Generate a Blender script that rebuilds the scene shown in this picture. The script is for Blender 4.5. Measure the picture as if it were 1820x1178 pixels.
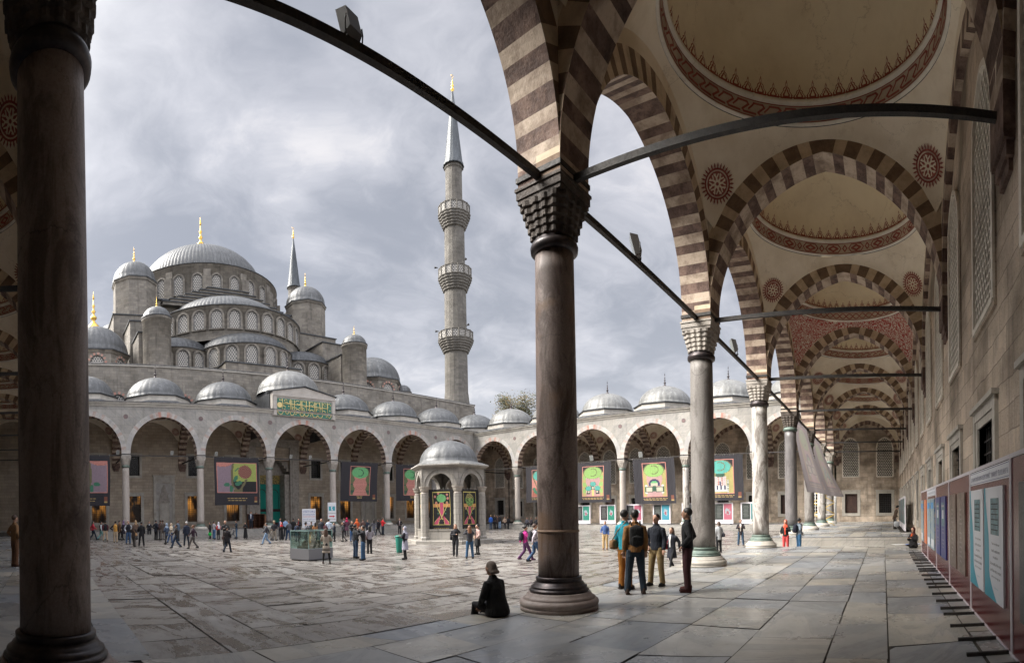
import bpy, math, random
from mathutils import Vector, Matrix
R = math.radians; PI = math.pi
sin, cos, sqrt, atan2 = math.sin, math.cos, math.sqrt, math.atan2
random.seed(7)
for _o in list(bpy.data.objects): bpy.data.objects.remove(_o)
scene = bpy.context.scene
COL = scene.collection

# ------------------------------------------------------------------ camera
# the photograph is a stitched cylindrical panorama, about 110 degrees wide
EYE = 1.72
cam_d = bpy.data.cameras.new('camera'); cam = bpy.data.objects.new('camera', cam_d); COL.objects.link(cam)
cam_d.type = 'PANO'; cam_d.panorama_type = 'CENTRAL_CYLINDRICAL'
cam_d.central_cylindrical_range_u_min = -0.962; cam_d.central_cylindrical_range_u_max = 0.962
cam_d.central_cylindrical_range_v_min = -0.2834; cam_d.central_cylindrical_range_v_max = 0.967
cam_d.central_cylindrical_radius = 1.0
cam_d.clip_start = 0.05; cam_d.clip_end = 2000
VIEW = 0.6983; ROLL = -0.014
cam.matrix_world = Matrix.Translation((0, 0, EYE)) @ Matrix.Rotation(VIEW - PI/2, 4, 'Z') @ Matrix.Rotation(PI/2, 4, 'X') @ Matrix.Rotation(ROLL, 4, 'Z')
scene.camera = cam
scene.view_settings.view_transform = 'Standard'; scene.view_settings.look = 'None'
scene.view_settings.gamma = 1.0; scene.view_settings.use_curve_mapping = False
scene.view_settings.exposure = 1.62
scene.render.engine = 'CYCLES'
scene.cycles.max_bounces = 14; scene.cycles.diffuse_bounces = 12; scene.cycles.glossy_bounces = 3
scene.cycles.transparent_max_bounces = 8; scene.cycles.caustics_reflective = False; scene.cycles.caustics_refractive = False
try: scene.cycles.use_denoising = True
except Exception: pass

# ------------------------------------------------------------------ node helper
class G:
    def __init__(s, nt): s.nt = nt; s.L = nt.links
    def n(s, t, **k):
        n = s.nt.nodes.new(t)
        for a, b in k.items(): setattr(n, a, b)
        return n
    def put(s, inp, v):
        if isinstance(v, bpy.types.NodeSocket): s.L.new(v, inp)
        elif v is not None:
            try: inp.default_value = v
            except Exception: inp.default_value = tuple(v) + (1,)
    def m(s, op, a, b=None, c=None, clamp=False):
        n = s.n('ShaderNodeMath', operation=op); n.use_clamp = clamp
        for i, v in enumerate((a, b, c)):
            if v is not None: s.put(n.inputs[i], v)
        return n.outputs[0]
    def vm(s, op, a, b=None):
        n = s.n('ShaderNodeVectorMath', operation=op); s.put(n.inputs[0], a)
        if b is not None: s.put(n.inputs[1], b)
        return n.outputs['Vector']
    def mix(s, f, a, b, mode='MIX'):
        n = s.n('ShaderNodeMix', data_type='RGBA', blend_type=mode)
        s.put(n.inputs[0], f); s.put(n.inputs[6], a); s.put(n.inputs[7], b); return n.outputs[2]
    def noise(s, v, scale, detail=4, rough=.55, dist=0):
        n = s.n('ShaderNodeTexNoise'); s.put(n.inputs['Vector'], v); s.put(n.inputs['Scale'], scale)
        s.put(n.inputs['Detail'], detail); s.put(n.inputs['Roughness'], rough); s.put(n.inputs['Distortion'], dist)
        return n.outputs['Fac']
    def ramp(s, f, a, b, x=0., y=1.):      # smooth remap a..b -> x..y, clamped
        n = s.n('ShaderNodeMapRange', interpolation_type='SMOOTHSTEP'); s.put(n.inputs['Value'], f)
        n.inputs['From Min'].default_value = a; n.inputs['From Max'].default_value = b
        n.inputs['To Min'].default_value = x; n.inputs['To Max'].default_value = y; return n.outputs[0]
    def sc(s, v, k): return s.vm('MULTIPLY', v, k)
    def sep(s, v):
        n = s.n('ShaderNodeSeparateXYZ'); s.put(n.inputs[0], v); return n.outputs
    def comb(s, x, y, z):
        n = s.n('ShaderNodeCombineXYZ')
        for i, v in enumerate((x, y, z)): s.put(n.inputs[i], v)
        return n.outputs[0]
    def bump(s, h, strength=.3, dist=.02):
        n = s.n('ShaderNodeBump'); s.put(n.inputs['Height'], h); n.inputs['Strength'].default_value = strength
        n.inputs['Distance'].default_value = dist; return n.outputs[0]

# ------------------------------------------------------------------ sky: overcast, one very soft sun
SUN_EL, SUN_AZ = R(43), R(136)           # direction towards the sun, azimuth measured from +X
w = bpy.data.worlds.new('World'); scene.world = w; w.use_nodes = True
g = G(w.node_tree); w.node_tree.nodes.clear()
sky = g.n('ShaderNodeTexSky', sky_type='NISHITA'); sky.sun_disc = False
sky.sun_elevation = SUN_EL; sky.sun_rotation = PI/2 - SUN_AZ
tc = g.n('ShaderNodeTexCoord').outputs['Generated']
d = g.vm('NORMALIZE', tc); dx, dy, dz = g.sep(d)
k = g.m('DIVIDE', 1.0, g.m('ADD', g.m('MAXIMUM', dz, 0.0), .22))
pv = g.comb(g.m('MULTIPLY', dx, k), g.m('MULTIPLY', dy, k), 0.0)
warp = g.noise(pv, 1.1, 4, .55)
pv2 = g.vm('ADD', pv, g.comb(g.m('MULTIPLY', warp, .9), g.m('MULTIPLY', warp, -.5), 0.0))
n1 = g.noise(pv2, 1.15, 9, .56, .3)
n2 = g.noise(g.sc(pv2, (1.0, 1.0, 1.0)), 3.4, 8, .6, .2)
f = g.m('ADD', g.m('MULTIPLY', n1, .56), g.m('MULTIPLY', n2, .44))
n3 = g.noise(pv2, 9.0, 6, .6)
f = g.m('ADD', g.m('MULTIPLY', f, .88), g.m('MULTIPLY', n3, .12))
cl = g.ramp(f, .40, .60)
col = g.mix(cl, (.40, .415, .465), (.69, .69, .735))
col = g.mix(g.ramp(f, .54, .64, 0, .75), col, (.98, .94, .93))
lowb = g.ramp(dz, .02, .45, 1.0, 0.0)                      # brighter towards the horizon of the overcast
col = g.mix(g.m('MULTIPLY', lowb, .34), col, (.80, .79, .80))
zen = g.ramp(dz, .71, .90, 1.0, 3.2)                      # an overcast sky is brightest overhead
col = g.mix(1.0, col, g.comb(zen, zen, zen), 'MULTIPLY')
col = g.mix(1.0, col, (.335, .335, .335), 'MULTIPLY')
south = g.ramp(dy, -.05, -.5, 1.0, 2.7)                     # extra sky brightness added behind the camera to light the mosque front
col = g.mix(1.0, col, g.comb(south, south, south), 'MULTIPLY')
# the veiled sun: bright cloud patch added out of view to light the gallery
dt = g.n('ShaderNodeVectorMath', operation='DOT_PRODUCT'); g.put(dt.inputs[0], d); dt.inputs[1].default_value = (cos(SUN_AZ)*cos(SUN_EL), sin(SUN_AZ)*cos(SUN_EL), sin(SUN_EL))
lobe = g.m('MULTIPLY', g.m('EXPONENT', g.m('DIVIDE', g.m('SUBTRACT', dt.outputs['Value'], 1.0), .045)), 10.5)
lobe = g.m('MULTIPLY', lobe, g.ramp(dz, -.05, .05))
col = g.mix(1.0, col, g.comb(lobe, g.m('MULTIPLY', lobe, .96), g.m('MULTIPLY', lobe, .90)), 'ADD')
skc = g.mix(1.0, sky.outputs[0], (.1, .1, .1), 'MULTIPLY')
col = g.mix(.93, skc, col)
bg = g.n('ShaderNodeBackground'); g.put(bg.inputs[0], col); bg.inputs[1].default_value = 1.0
g.L.new(bg.outputs[0], g.n('ShaderNodeOutputWorld').inputs[0])
sun_d = bpy.data.lights.new('sun', 'SUN'); sun = bpy.data.objects.new('sun', sun_d); COL.objects.link(sun)
sun_d.energy = 1.5; sun_d.angle = R(30); sun_d.color = (1, .95, .88)
sun.rotation_euler = Vector((cos(SUN_AZ)*cos(SUN_EL), sin(SUN_AZ)*cos(SUN_EL), sin(SUN_EL))).to_track_quat('Z', 'Y').to_euler()
sun.location = (0, 0, 60)

# ------------------------------------------------------------------ materials
MATS = {}
def mat(name, col=(.5, .5, .5), rough=.7, fn=None, metal=0., spec=None):
    if name in MATS: return MATS[name]
    m = bpy.data.materials.new(name); m.use_nodes = True
    nt = m.node_tree; b = nt.nodes['Principled BSDF']
    b.inputs['Base Color'].default_value = (*col, 1); b.inputs['Roughness'].default_value = rough
    b.inputs['Metallic'].default_value = metal
    if spec is not None: b.inputs['Specular IOR Level'].default_value = spec
    if fn: fn(G(nt), b)
    MATS[name] = m; return m

def wallcoord(g):
    """along-the-wall, height coordinates in metres, for walls facing any way"""
    ge = g.n('ShaderNodeNewGeometry'); x, y, z = g.sep(ge.outputs['Position']); nx, ny, nz = g.sep(ge.outputs['True Normal'])
    t = g.m('GREATER_THAN', g.m('ABSOLUTE', nx), g.m('ABSOLUTE', ny))
    u = g.m('ADD', g.m('MULTIPLY', t, y), g.m('MULTIPLY', g.m('SUBTRACT', 1.0, t), x))
    return u, z, ge.outputs['Position']

def stone(name, ca, cb, mortar, bw=.75, bh=.34, dark=.55, rough=.85, streaks=.5, veins=0., pits=.5, patch=.5, wob_=.05, bmp=.45):
    def fn(g, b):
        u, z, P = wallcoord(g)
        wob = g.m('MULTIPLY', g.noise(P, 1.3, 3), wob_)
        br = g.n('ShaderNodeTexBrick'); g.put(br.inputs['Vector'], g.comb(g.m('ADD', u, wob), g.m('ADD', z, wob), 0.0))
        br.inputs['Scale'].default_value = 1; br.inputs['Brick Width'].default_value = bw; br.inputs['Row Height'].default_value = bh
        br.inputs['Mortar Size'].default_value = .010; br.inputs['Mortar Smooth'].default_value = .3
        br.inputs['Bias'].default_value = -.1; br.offset = .5; br.squash = .8; br.squash_frequency = 3
        g.put(br.inputs['Color1'], ca); g.put(br.inputs['Color2'], cb); g.put(br.inputs['Mortar'], mortar)
        c = br.outputs['Color']
        big = g.noise(P, .45, 5, .6); mid = g.noise(P, 2.6, 6, .65); fine = g.noise(P, 22, 4, .7)
        c = g.mix(g.ramp(big, .38, .68, 0, patch), c, g.mix(1.0, c, (dark, dark*.97, dark*.92), 'MULTIPLY'))
        c = g.mix(g.ramp(mid, .45, .75, 0, .55), c, g.mix(1.0, c, (1.25, 1.22, 1.15), 'MULTIPLY'))
        c = g.mix(g.ramp(fine, .50, .78, 0, pits), c, g.mix(1.0, c, (.55, .52, .5), 'MULTIPLY'))
        if streaks:
            st = g.noise(g.comb(g.m('MULTIPLY', u, 1.7), 0.0, g.m('MULTIPLY', z, .16)), 1.0, 5, .65)
            c = g.mix(g.ramp(st, .50, .72, 0, streaks), c, g.mix(1.0, c, (.42, .41, .42), 'MULTIPLY'))
        if veins:
            vn = g.noise(g.comb(g.m('ADD', u, z), g.m('MULTIPLY', g.m('SUBTRACT', z, u), .25), 0.0), 1.1, 6, .6, 1.2)
            c = g.mix(g.ramp(g.m('ABSOLUTE', g.m('SUBTRACT', vn, .5)), 0, .05, veins, 0), c, g.mix(1.0, c, (.62, .64, .68), 'MULTIPLY'))
        g.put(b.inputs['Base Color'], c)
        h = g.m('ADD', g.m('MULTIPLY', br.outputs['Fac'], -1.0), g.m('MULTIPLY', fine, .8)); h = g.m('ADD', h, g.m('MULTIPLY', mid, .7))
        g.put(b.inputs['Normal'], g.bump(h, bmp, .025))
    return mat(name, ca, rough, fn)

def blotchy(name, ca, cb, scale=2., rough=.7, lo=.4, hi=.65, bump=.2, stretch=(1, 1, 1), fine=.35, dirt=(.6, .58, .55), metal=0., dirtamt=.6, spec=None):
    def fn(g, b):
        P = g.n('ShaderNodeNewGeometry').outputs['Position']; V = g.sc(P, stretch)
        n = g.noise(V, scale, 6, .62, .2); n2 = g.noise(V, scale*7, 5, .65)
        c = g.mix(g.ramp(n, lo, hi), ca, cb)
        c = g.mix(g.ramp(n2, .5, .8, 0, fine), c, g.mix(1.0, c, (.5, .5, .5), 'MULTIPLY'))
        c = g.mix(g.ramp(g.noise(P, scale*.4, 4), .5, .72, 0, dirtamt), c, g.mix(1.0, c, dirt, 'MULTIPLY'))
        if 'plaster' in name:
            vo = g.n('ShaderNodeTexVoronoi', feature='DISTANCE_TO_EDGE'); g.put(vo.inputs['Vector'], g.vm('ADD', P, g.sc(g.comb(n, n2, n), (1.2, 1.2, 1.2)))); vo.inputs['Scale'].default_value = .35
            c = g.mix(g.ramp(vo.outputs['Distance'], 0, .006, .45, 0), c, g.mix(1.0, c, (.45, .4, .35), 'MULTIPLY'))
            c = g.mix(g.ramp(g.noise(P, 1.6, 6, .7), .60, .68, 0, .35), c, g.mix(1.0, c, (.72, .66, .58), 'MULTIPLY'))
        g.put(b.inputs['Base Color'], c); g.put(b.inputs['Roughness'], g.ramp(n2, .3, .7, rough*.8, min(1, rough*1.15)))
        g.put(b.inputs['Normal'], g.bump(n2, bump, .01))
    return mat(name, ca, rough, fn, metal, spec)

wall_grey = stone('ashlar_grey', (.26, .235, .20), (.17, .155, .135), (.13, .118, .102), .8, .33, streaks=.7, dark=.5, pits=.8, patch=.7)
wall_tan = stone('ashlar_tan', (.48, .405, .32), (.35, .295, .24), (.22, .185, .15), .8, .34, dark=.6, streaks=.25)
wall_arcade = stone('ashlar_arcade', (.66, .55, .44), (.44, .36, .285), (.36, .295, .235), .95, .42, dark=.36, streaks=.6, pits=1., patch=.95, wob_=.16, bmp=.9)
facade_marble = stone('facade_marble', (.32, .303, .275), (.25, .24, .222), (.165, .158, .147), 1.7, .78, dark=.72, rough=.55, streaks=.42, veins=.45, pits=.2)
wall_minaret = stone('ashlar_minaret', (.175, .162, .143), (.125, .116, .102), (.10, .092, .08), .8, .33, streaks=.5, dark=.55, pits=.8, patch=.6)
trim_stone = blotchy('trim_stone', (.45, .42, .37), (.36, .33, .29), 1.6, .6)
dark_trim = blotchy('weathered_cornice', (.10, .098, .095), (.22, .21, .20), 3., .7)
lead = None
def lead_fn(base, streakc):
    def fn(g, b):
        P = g.n('ShaderNodeNewGeometry').outputs['Position']; x, y, z = g.sep(P)
        n = g.noise(g.sc(P, (1, 1, .35)), 1.4, 6, .65); n2 = g.noise(g.sc(P, (4.5, 4.5, .45)), 1.0, 4, .6)
        c = g.mix(g.ramp(n, .38, .66), base, tuple(v*.68 for v in base))
        c = g.mix(g.ramp(n2, .52, .70, 0, .55), c, streakc)
        seam = g.m('FRACT', g.m('ADD', g.m('MULTIPLY', z, .62), g.m('MULTIPLY', g.noise(P, .25, 1), .9)))
        c = g.mix(g.ramp(seam, 0, .035, .45, 0), c, (.08, .085, .09))
        g.put(b.inputs['Base Color'], c); g.put(b.inputs['Normal'], g.bump(g.noise(P, 2.6, 5), .55, .06))
    return fn
lead = mat('lead_sheet', (.33, .34, .34), .5, lead_fn((.095, .098, .10), (.185, .19, .195)), .15)
lead_pale = mat('lead_pale', (.46, .46, .45), .5, lead_fn((.165, .165, .158), (.28, .285, .285)), .1)
lead_dark = mat('lead_dark', (.12, .125, .13), .5, lead_fn((.05, .053, .057), (.13, .135, .14)), .2)
gold = mat('gilded', (.80, .50, .12), .32, None, .9)
bronze_dark = blotchy('dark_bronze', (.035, .03, .032), (.07, .055, .055), 6, .38, metal=.5, bump=.1)
bronze_green = blotchy('green_bronze', (.10, .14, .12), (.16, .20, .17), 6, .6, metal=.2)
iron = blotchy('iron', (.016, .014, .013), (.035, .028, .024), 5, .7, bump=.2)
brown_st = blotchy('brown_voussoir', (.10, .062, .05), (.22, .145, .115), 2.6, .9, bump=1., fine=.9, dirt=(.4, .35, .33), dirtamt=.8)
tan_st = blotchy('tan_voussoir', (.52, .42, .33), (.27, .20, .15), 2.0, .8, bump=.7, fine=.7, dirt=(.45, .38, .33), dirtamt=.8)
brown2 = blotchy('brown_painted', (.22, .145, .095), (.15, .10, .068), 3, .85)
tan2 = blotchy('tan_painted', (.62, .50, .36), (.50, .39, .27), 3, .85)
white_v = blotchy('white_voussoir', (.40, .375, .345), (.33, .31, .29), 2.5, .6)
pink_v = blotchy('pink_voussoir', (.33, .245, .215), (.37, .32, .285), 2.5, .65)
red_v = blotchy('red_voussoir', (.36, .17, .13), (.42, .26, .21), 2.5, .65)
grey_v = blotchy('grey_voussoir', (.30, .29, .28), (.35, .335, .315), 2.5, .65)
plaster = blotchy('cream_plaster', (.84, .755, .62), (.75, .66, .52), .9, .9, bump=.2, fine=.12, dirt=(.74, .68, .58), dirtamt=.85)
plaster_dome = blotchy('ochre_plaster', (.80, .715, .54), (.73, .64, .475), .6, .9, bump=.1, fine=.08, dirt=(.85, .82, .75), dirtamt=.8)
plaster_white = blotchy('pale_plaster', (.80, .76, .68), (.72, .68, .60), 1.5, .9)
paint_red = blotchy('red_paint', (.27, .06, .045), (.33, .10, .075), 5, .85, bump=.05)
paint_brown = blotchy('brown_paint', (.27, .17, .105), (.21, .13, .085), 5, .85, bump=.05)
lattice_m = blotchy('pierced_plaster', (.80, .75, .67), (.70, .65, .57), 3, .8, fine=.2)
glass_dark = mat('dark_glass', (.012, .012, .014), .25)
wood_dark = blotchy('dark_wood', (.07, .035, .025), (.045, .022, .018), 3, .6, stretch=(1, 1, .2))
def arab_fn(g, b):
    P = g.n('ShaderNodeNewGeometry').outputs['Position']
    n = g.noise(P, 3.2, 2, .4, 3.2); v = g.ramp(g.m('ABSOLUTE', g.m('SUBTRACT', n, .5)), .045, .06)
    g.put(b.inputs['Base Color'], g.mix(v, (.62, .55, .46), (.36, .07, .055)))
arabesque = mat('red_arabesque', (.4, .1, .08), .85, arab_fn)

def floor_fn(kind):
    def fn(g, b):
        P = g.n('ShaderNodeNewGeometry').outputs['Position']
        at = g.n('ShaderNodeAttribute', attribute_name='slab'); rx, ry, rz = g.sep(at.outputs['Vector'])
        off = g.comb(g.m('MULTIPLY', rx, 60.0), g.m('MULTIPLY', ry, 60.0), g.m('MULTIPLY', rz, 60.0))
        V = g.vm('ADD', P, off)
        rot = g.n('ShaderNodeVectorRotate', rotation_type='Z_AXIS'); g.put(rot.inputs['Vector'], V); g.put(rot.inputs['Angle'], g.m('MULTIPLY', rz, 6.28))
        VS = g.sc(rot.outputs[0], (1, .22, 1))
        if kind == 'gallery':
            n = g.noise(VS, 1.6, 7, .62, 1.3); n2 = g.noise(V, 9, 5, .65); n3 = g.noise(P, .55, 5, .6)
            c = g.mix(rx, (.43, .40, .345), (.27, .29, .315))
            c = g.mix(g.ramp(n, .38, .68, 0, .75), c, g.mix(1.0, c, (.66, .70, .76), 'MULTIPLY'))
            c = g.mix(g.ramp(g.m('ABSOLUTE', g.m('SUBTRACT', n, .52)), 0, .022, .35, 0), c, (.14, .145, .155))
            c = g.mix(g.ramp(n3, .5, .75, 0, .5), c, g.mix(1.0, c, (.80, .72, .60), 'MULTIPLY'))
            c = g.mix(g.m('MULTIPLY', ry, .6), c, g.mix(1.0, c, (.55, .54, .53), 'MULTIPLY'))
            c = g.mix(g.ramp(n2, .58, .8, 0, .4), c, (.10, .09, .08))
            r = g.m('ADD', g.ramp(n3, .35, .65, .14, .42), g.m('MULTIPLY', n2, .12))
            g.put(b.inputs['Normal'], g.bump(g.m('ADD', g.m('MULTIPLY', n2, .5), g.noise(V, 2.2, 3)), .16, .012))
        else:
            st = g.sc(P, (1, .34, 1)); st = g.mix(g.m('GREATER_THAN', rz, .5), st, g.sc(P, (.34, 1, 1)))
            n = g.noise(VS, 1.0, 7, .66, .8); n2 = g.noise(V, 8, 5, .7); n3 = g.noise(g.vm('ADD', st, g.sc(off, (.02, .02, .02))), 1.9, 8, .72, .5)
            n4 = g.noise(st, 6.5, 6, .72)
            c = g.mix(rx, (.25, .23, .203), (.195, .184, .172))
            c = g.mix(g.ramp(n, .35, .7, 0, .6), c, (.34, .325, .305))
            c = g.mix(g.m('MULTIPLY', ry, .55), c, (.13, .112, .10))
            c = g.mix(g.ramp(n3, .46, .58, 0, .72), c, (.095, .078, .064))
            c = g.mix(g.ramp(n4, .48, .62, 0, .6), c, (.105, .090, .078))
            c = g.mix(g.ramp(n2, .60, .8, 0, .5), c, (.13, .075, .05))
            r = g.ramp(n3, .42, .60, .46, .16)
            g.put(b.inputs['Normal'], g.bump(g.m('ADD', g.m('MULTIPLY', n2, .6), n4), .3, .02))
        g.put(b.inputs['Base Color'], c); g.put(b.inputs['Roughness'], r)
    return fn
pave_gallery = mat('gallery_marble', (.4, .4, .4), .35, floor_fn('gallery'))
pave_court = mat('court_marble', (.3, .3, .3), .4, floor_fn('court'))
joint_m = blotchy('joint_dirt', (.05, .043, .036), (.085, .075, .06), 4, .9)
gran_dark = None
def granite(name, ca, cb, rough=.42, streak=(.5, .5, .5), samt=.5, gold_=0.):
    def fn(g, b):
        P = g.n('ShaderNodeNewGeometry').outputs['Position']
        n = g.noise(P, 38, 4, .75); n1 = g.noise(g.sc(P, (2.4, 2.4, .62)), 1.2, 8, .72, .9); n2 = g.noise(P, 1.1, 5)
        c = g.mix(g.ramp(n, .35, .65), ca, cb)
        c = g.mix(g.ramp(n1, .44, .60, 0, samt), c, g.mix(1.0, c, streak, 'MULTIPLY'))
        if gold_: c = g.mix(g.ramp(n2, .52, .66, 0, gold_), c, (.20, .115, .06))
        cr = g.n('ShaderNodeTexVoronoi', feature='DISTANCE_TO_EDGE'); g.put(cr.inputs['Vector'], g.vm('ADD', g.sc(P, (.8, .8, .45)), g.sc(g.comb(n2, n1, n2), (.5, .5, .5)))); cr.inputs['Scale'].default_value = 1.
        c = g.mix(g.ramp(cr.outputs['Distance'], 0, .006, .5, 0), c, (.02, .016, .014))
        g.put(b.inputs['Base Color'], c); g.put(b.inputs['Roughness'], g.ramp(n1, .3, .7, rough, rough+.2))
        g.put(b.inputs['Normal'], g.bump(g.m('ADD', n1, g.m('MULTIPLY', n, .15)), .15, .01))
    return mat(name, ca, rough, fn)
gran_dark = granite('porphyry_brown', (.17, .128, .112), (.235, .185, .165), .45, (.33, .28, .25), .9, .55)
gran_left = granite('porphyry_grey', (.25, .20, .18), (.33, .27, .245), .5, (.42, .38, .36), .85)
gran_grey = granite('granite_grey', (.17, .155, .142), (.235, .22, .205), .5, (.45, .42, .4), .7)
gran_black = granite('granite_dark', (.09, .085, .085), (.14, .13, .13), .35, (1.7, 1.7, 1.7), .5)
gran_pink = granite('granite_pink', (.36, .32, .285), (.43, .385, .345), .6, (.75, .73, .72), .5)
marb_white = granite('marble_white', (.40, .38, .355), (.45, .43, .405), .45, (.25, .21, .18), .85)
base_pink = blotchy('pinkish_plinth', (.25, .20, .18), (.31, .26, .235), 3, .6, bump=.4)
cap_st = blotchy('capital_marble', (.36, .325, .285), (.25, .225, .20), 3, .7, bump=.4)
cap_dark = blotchy('capital_sooty', (.055, .043, .036), (.11, .088, .073), 3, .8, bump=.4)
def flat(name, c, rough=.8): return mat(name, c, rough)

# ------------------------------------------------------------------ mesh builder
ORIG = {}
class MB:
    def __init__(s): s.v = []; s.f = []; s.m = []; s.sm = []
    def vert(s, p): s.v.append(tuple(p)); return len(s.v)-1
    def face(s, ids, m=0, smooth=False): s.f.append(tuple(ids)); s.m.append(m); s.sm.append(smooth)
    def poly(s, pts, m=0): b = len(s.v); s.v += [tuple(p) for p in pts]; s.face(range(b, b+len(pts)), m)
    def box(s, x0, x1, y0, y1, z0, z1, m=0):
        b = len(s.v)
        s.v += [(x, y, z) for z in (z0, z1) for x, y in ((x0, y0), (x1, y0), (x1, y1), (x0, y1))]
        for q in ((3, 2, 1, 0), (4, 5, 6, 7), (0, 1, 5, 4), (1, 2, 6, 5), (2, 3, 7, 6), (3, 0, 4, 7)): s.face([b+i for i in q], m)
    def prism(s, pts, z0, z1, m=0, mt=None, cap=True):    # pts ccw in xy
        n = len(pts); b = len(s.v)
        s.v += [(p[0], p[1], z0) for p in pts] + [(p[0], p[1], z1) for p in pts]
        for i in range(n): j = (i+1) % n; s.face((b+i, b+j, b+n+j, b+n+i), m)
        if cap: s.face([b+n+i for i in range(n)], m if mt is None else mt); s.face([b+n-1-i for i in range(n)], m)
    def rings(s, rings, m=0, closed=True, smooth=True, cap0=False, cap1=False):
        n = len(rings[0]); b = len(s.v)
        for r in rings: s.v += [tuple(p) for p in r]
        for k in range(len(rings)-1):
            mm = m[k] if isinstance(m, (list, tuple)) else m
            for i in range(n if closed else n-1):
                j = (i+1) % n; s.face((b+k*n+i, b+k*n+j, b+(k+1)*n+j, b+(k+1)*n+i), mm, smooth)
        m0 = m[0] if isinstance(m, (list, tuple)) else m
        if cap0: s.face([b+n-1-i for i in range(n)], m0)
        if cap1: s.face([b+(len(rings)-1)*n+i for i in range(n)], m[-1] if isinstance(m, (list, tuple)) else m)
    def lathe(s, prof, seg=24, c=(0, 0, 0), m=0, smooth=True, a0=0, caps=True, rib=0, ribn=1):
        rr = []
        for r, z in prof:
            rr.append([(c[0]+(r*(1+rib*(i % ribn == 0)) )*cos(a0+2*PI*i/seg), c[1]+(r*(1+rib*(i % ribn == 0)))*sin(a0+2*PI*i/seg), c[2]+z) for i in range(seg)])
        s.rings(rr, m, True, smooth, caps, caps)
    def tube(s, pts, r, seg=8, m=0, cap=True):
        pts = [Vector(p) for p in pts]; rr = []; ref = None
        for i, p in enumerate(pts):
            t = (pts[min(i+1, len(pts)-1)] - pts[max(i-1, 0)]).normalized()
            if ref is None: ref = t.orthogonal().normalized()
            ref = (ref - t*ref.dot(t)); ref = ref.normalized() if ref.length > 1e-5 else t.orthogonal().normalized()
            q = t.cross(ref); ra = r[i] if isinstance(r, (list, tuple)) else r
            rr.append([p + (ref*cos(2*PI*k/seg) + q*sin(2*PI*k/seg))*ra for k in range(seg)])
        s.rings(rr, m, True, True, cap, cap)
    def bar(s, a, b_, w, h, m=0):     # box section along a line, h is vertical-ish
        a, b_ = Vector(a), Vector(b_); t = (b_-a).normalized(); up = Vector((0, 0, 1)) if abs(t.z) < .95 else Vector((0, 1, 0))
        q = t.cross(up).normalized()*w/2; u = q.cross(t).normalized()*h/2; n = len(s.v)
        for p in (a, b_): s.v += [tuple(p+q+u), tuple(p-q+u), tuple(p-q-u), tuple(p+q-u)]
        for f in ((0, 1, 2, 3), (7, 6, 5, 4), (0, 4, 5, 1), (1, 5, 6, 2), (2, 6, 7, 3), (3, 7, 4, 0)): s.face([n+i for i in f], m)
    def ell(s, c, r, seg=10, m=0, rings=7):
        s.rings([[(c[0]+r[0]*sin(PI*k/rings)*cos(2*PI*i/seg), c[1]+r[1]*sin(PI*k/rings)*sin(2*PI*i/seg), c[2]-r[2]*cos(PI*k/rings)) for i in range(seg)] for k in range(1, rings)], m, True, True, True, True)
    def xf(s, M, start=0):
        for i in range(start, len(s.v)): s.v[i] = tuple(M @ Vector(s.v[i]))
        return s
    def mesh(s, name, mats, org=(0, 0, 0)):
        me = bpy.data.meshes.new(name)
        me.from_pydata([(x-org[0], y-org[1], z-org[2]) for x, y, z in s.v], [], s.f)
        for m in mats: me.materials.append(m)
        me.polygons.foreach_set('material_index', s.m); me.polygons.foreach_set('use_smooth', s.sm); me.update()
        return me
    def build(s, name, mats, parent=None, **k):
        if not isinstance(mats, (list, tuple)): mats = [mats]
        org = ORIG.get(parent.name, (0, 0, 0)) if parent else k.pop('org', (0, 0, 0))
        o = link(name, s.mesh(name, mats, org), parent, **k)
        if not parent: o.location = org
        ORIG[o.name] = org
        return o
def props(o, label=None, cat=None, group=None, kind=None):
    for a, b in (('label', label), ('category', cat), ('group', group), ('kind', kind)):
        if b: o[a] = b
    return o
def link(name, me, parent=None, loc=None, rz=0, scale=None, **k):
    o = bpy.data.objects.new(name, me); COL.objects.link(o)
    if parent: o.parent = parent
    if loc is not None: o.location = loc
    if rz: o.rotation_euler = (0, 0, rz)
    if scale: o.scale = scale
    return props(o, **k)
def thing(name, label, cat, loc=(0, 0, 0), rz=0, group=None, world=True):
    o = bpy.data.objects.new(name, None); COL.objects.link(o); o.empty_display_size = .3
    o.location = loc; o.rotation_euler = (0, 0, rz); ORIG[o.name] = tuple(loc) if world else (0, 0, 0)
    return props(o, label, cat, group)
def inst(name, me, parent, x, y, z=0, rz=0, scale=None, **k):     # shared mesh at a world place under a world-built thing
    g0 = ORIG[parent.name]; return link(name, me, parent, (x-g0[0], y-g0[1], z-g0[2]), rz, scale, **k)
def sub(name, me, part, loc=(0, 0, 0), rz=0, **k):
    return link(name, me, part, loc, rz, **k)

def f_px(px): return (1570.5 - px)/945.9                       # photo column -> azimuth, from the fitted lens
def hor(px): return 911 - 14*sin((px-910)/945.9)*.945
def ground(px, py, z):
    a = f_px(px); r = (EYE-z)*942/(py-hor(px)); return Vector((r*cos(a), r*sin(a), z)), r
# ------------------------------------------------------------------ plan of the courtyard (metres)
XS = [.07, 7.78, 15.49, 23.20, 31.15, 38.86, 46.57, 54.28]      # columns along the entrance and mosque sides
YS = [5.46+7.82*j for j in range(7)]                            # columns along the two other sides
DW = 7.36                                                       # column line to back wall
WL, WR, WE, WM = XS[0]-DW, XS[-1]+DW, YS[0]-DW, YS[-1]+DW       # inner faces of the four back walls
ZC, ZM, ZR = -.42, .4, .15                                      # courtyard, mosque-side platform, side platform
PE = .85                                                        # platform edge in front of the column line
BW = 7.75; HX = BW/2-.45; HY = 3.37; VC = 3.82                # canonical bay
ZS, ZF = 7.75, 7.45                                             # springing, top of the capital

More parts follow.
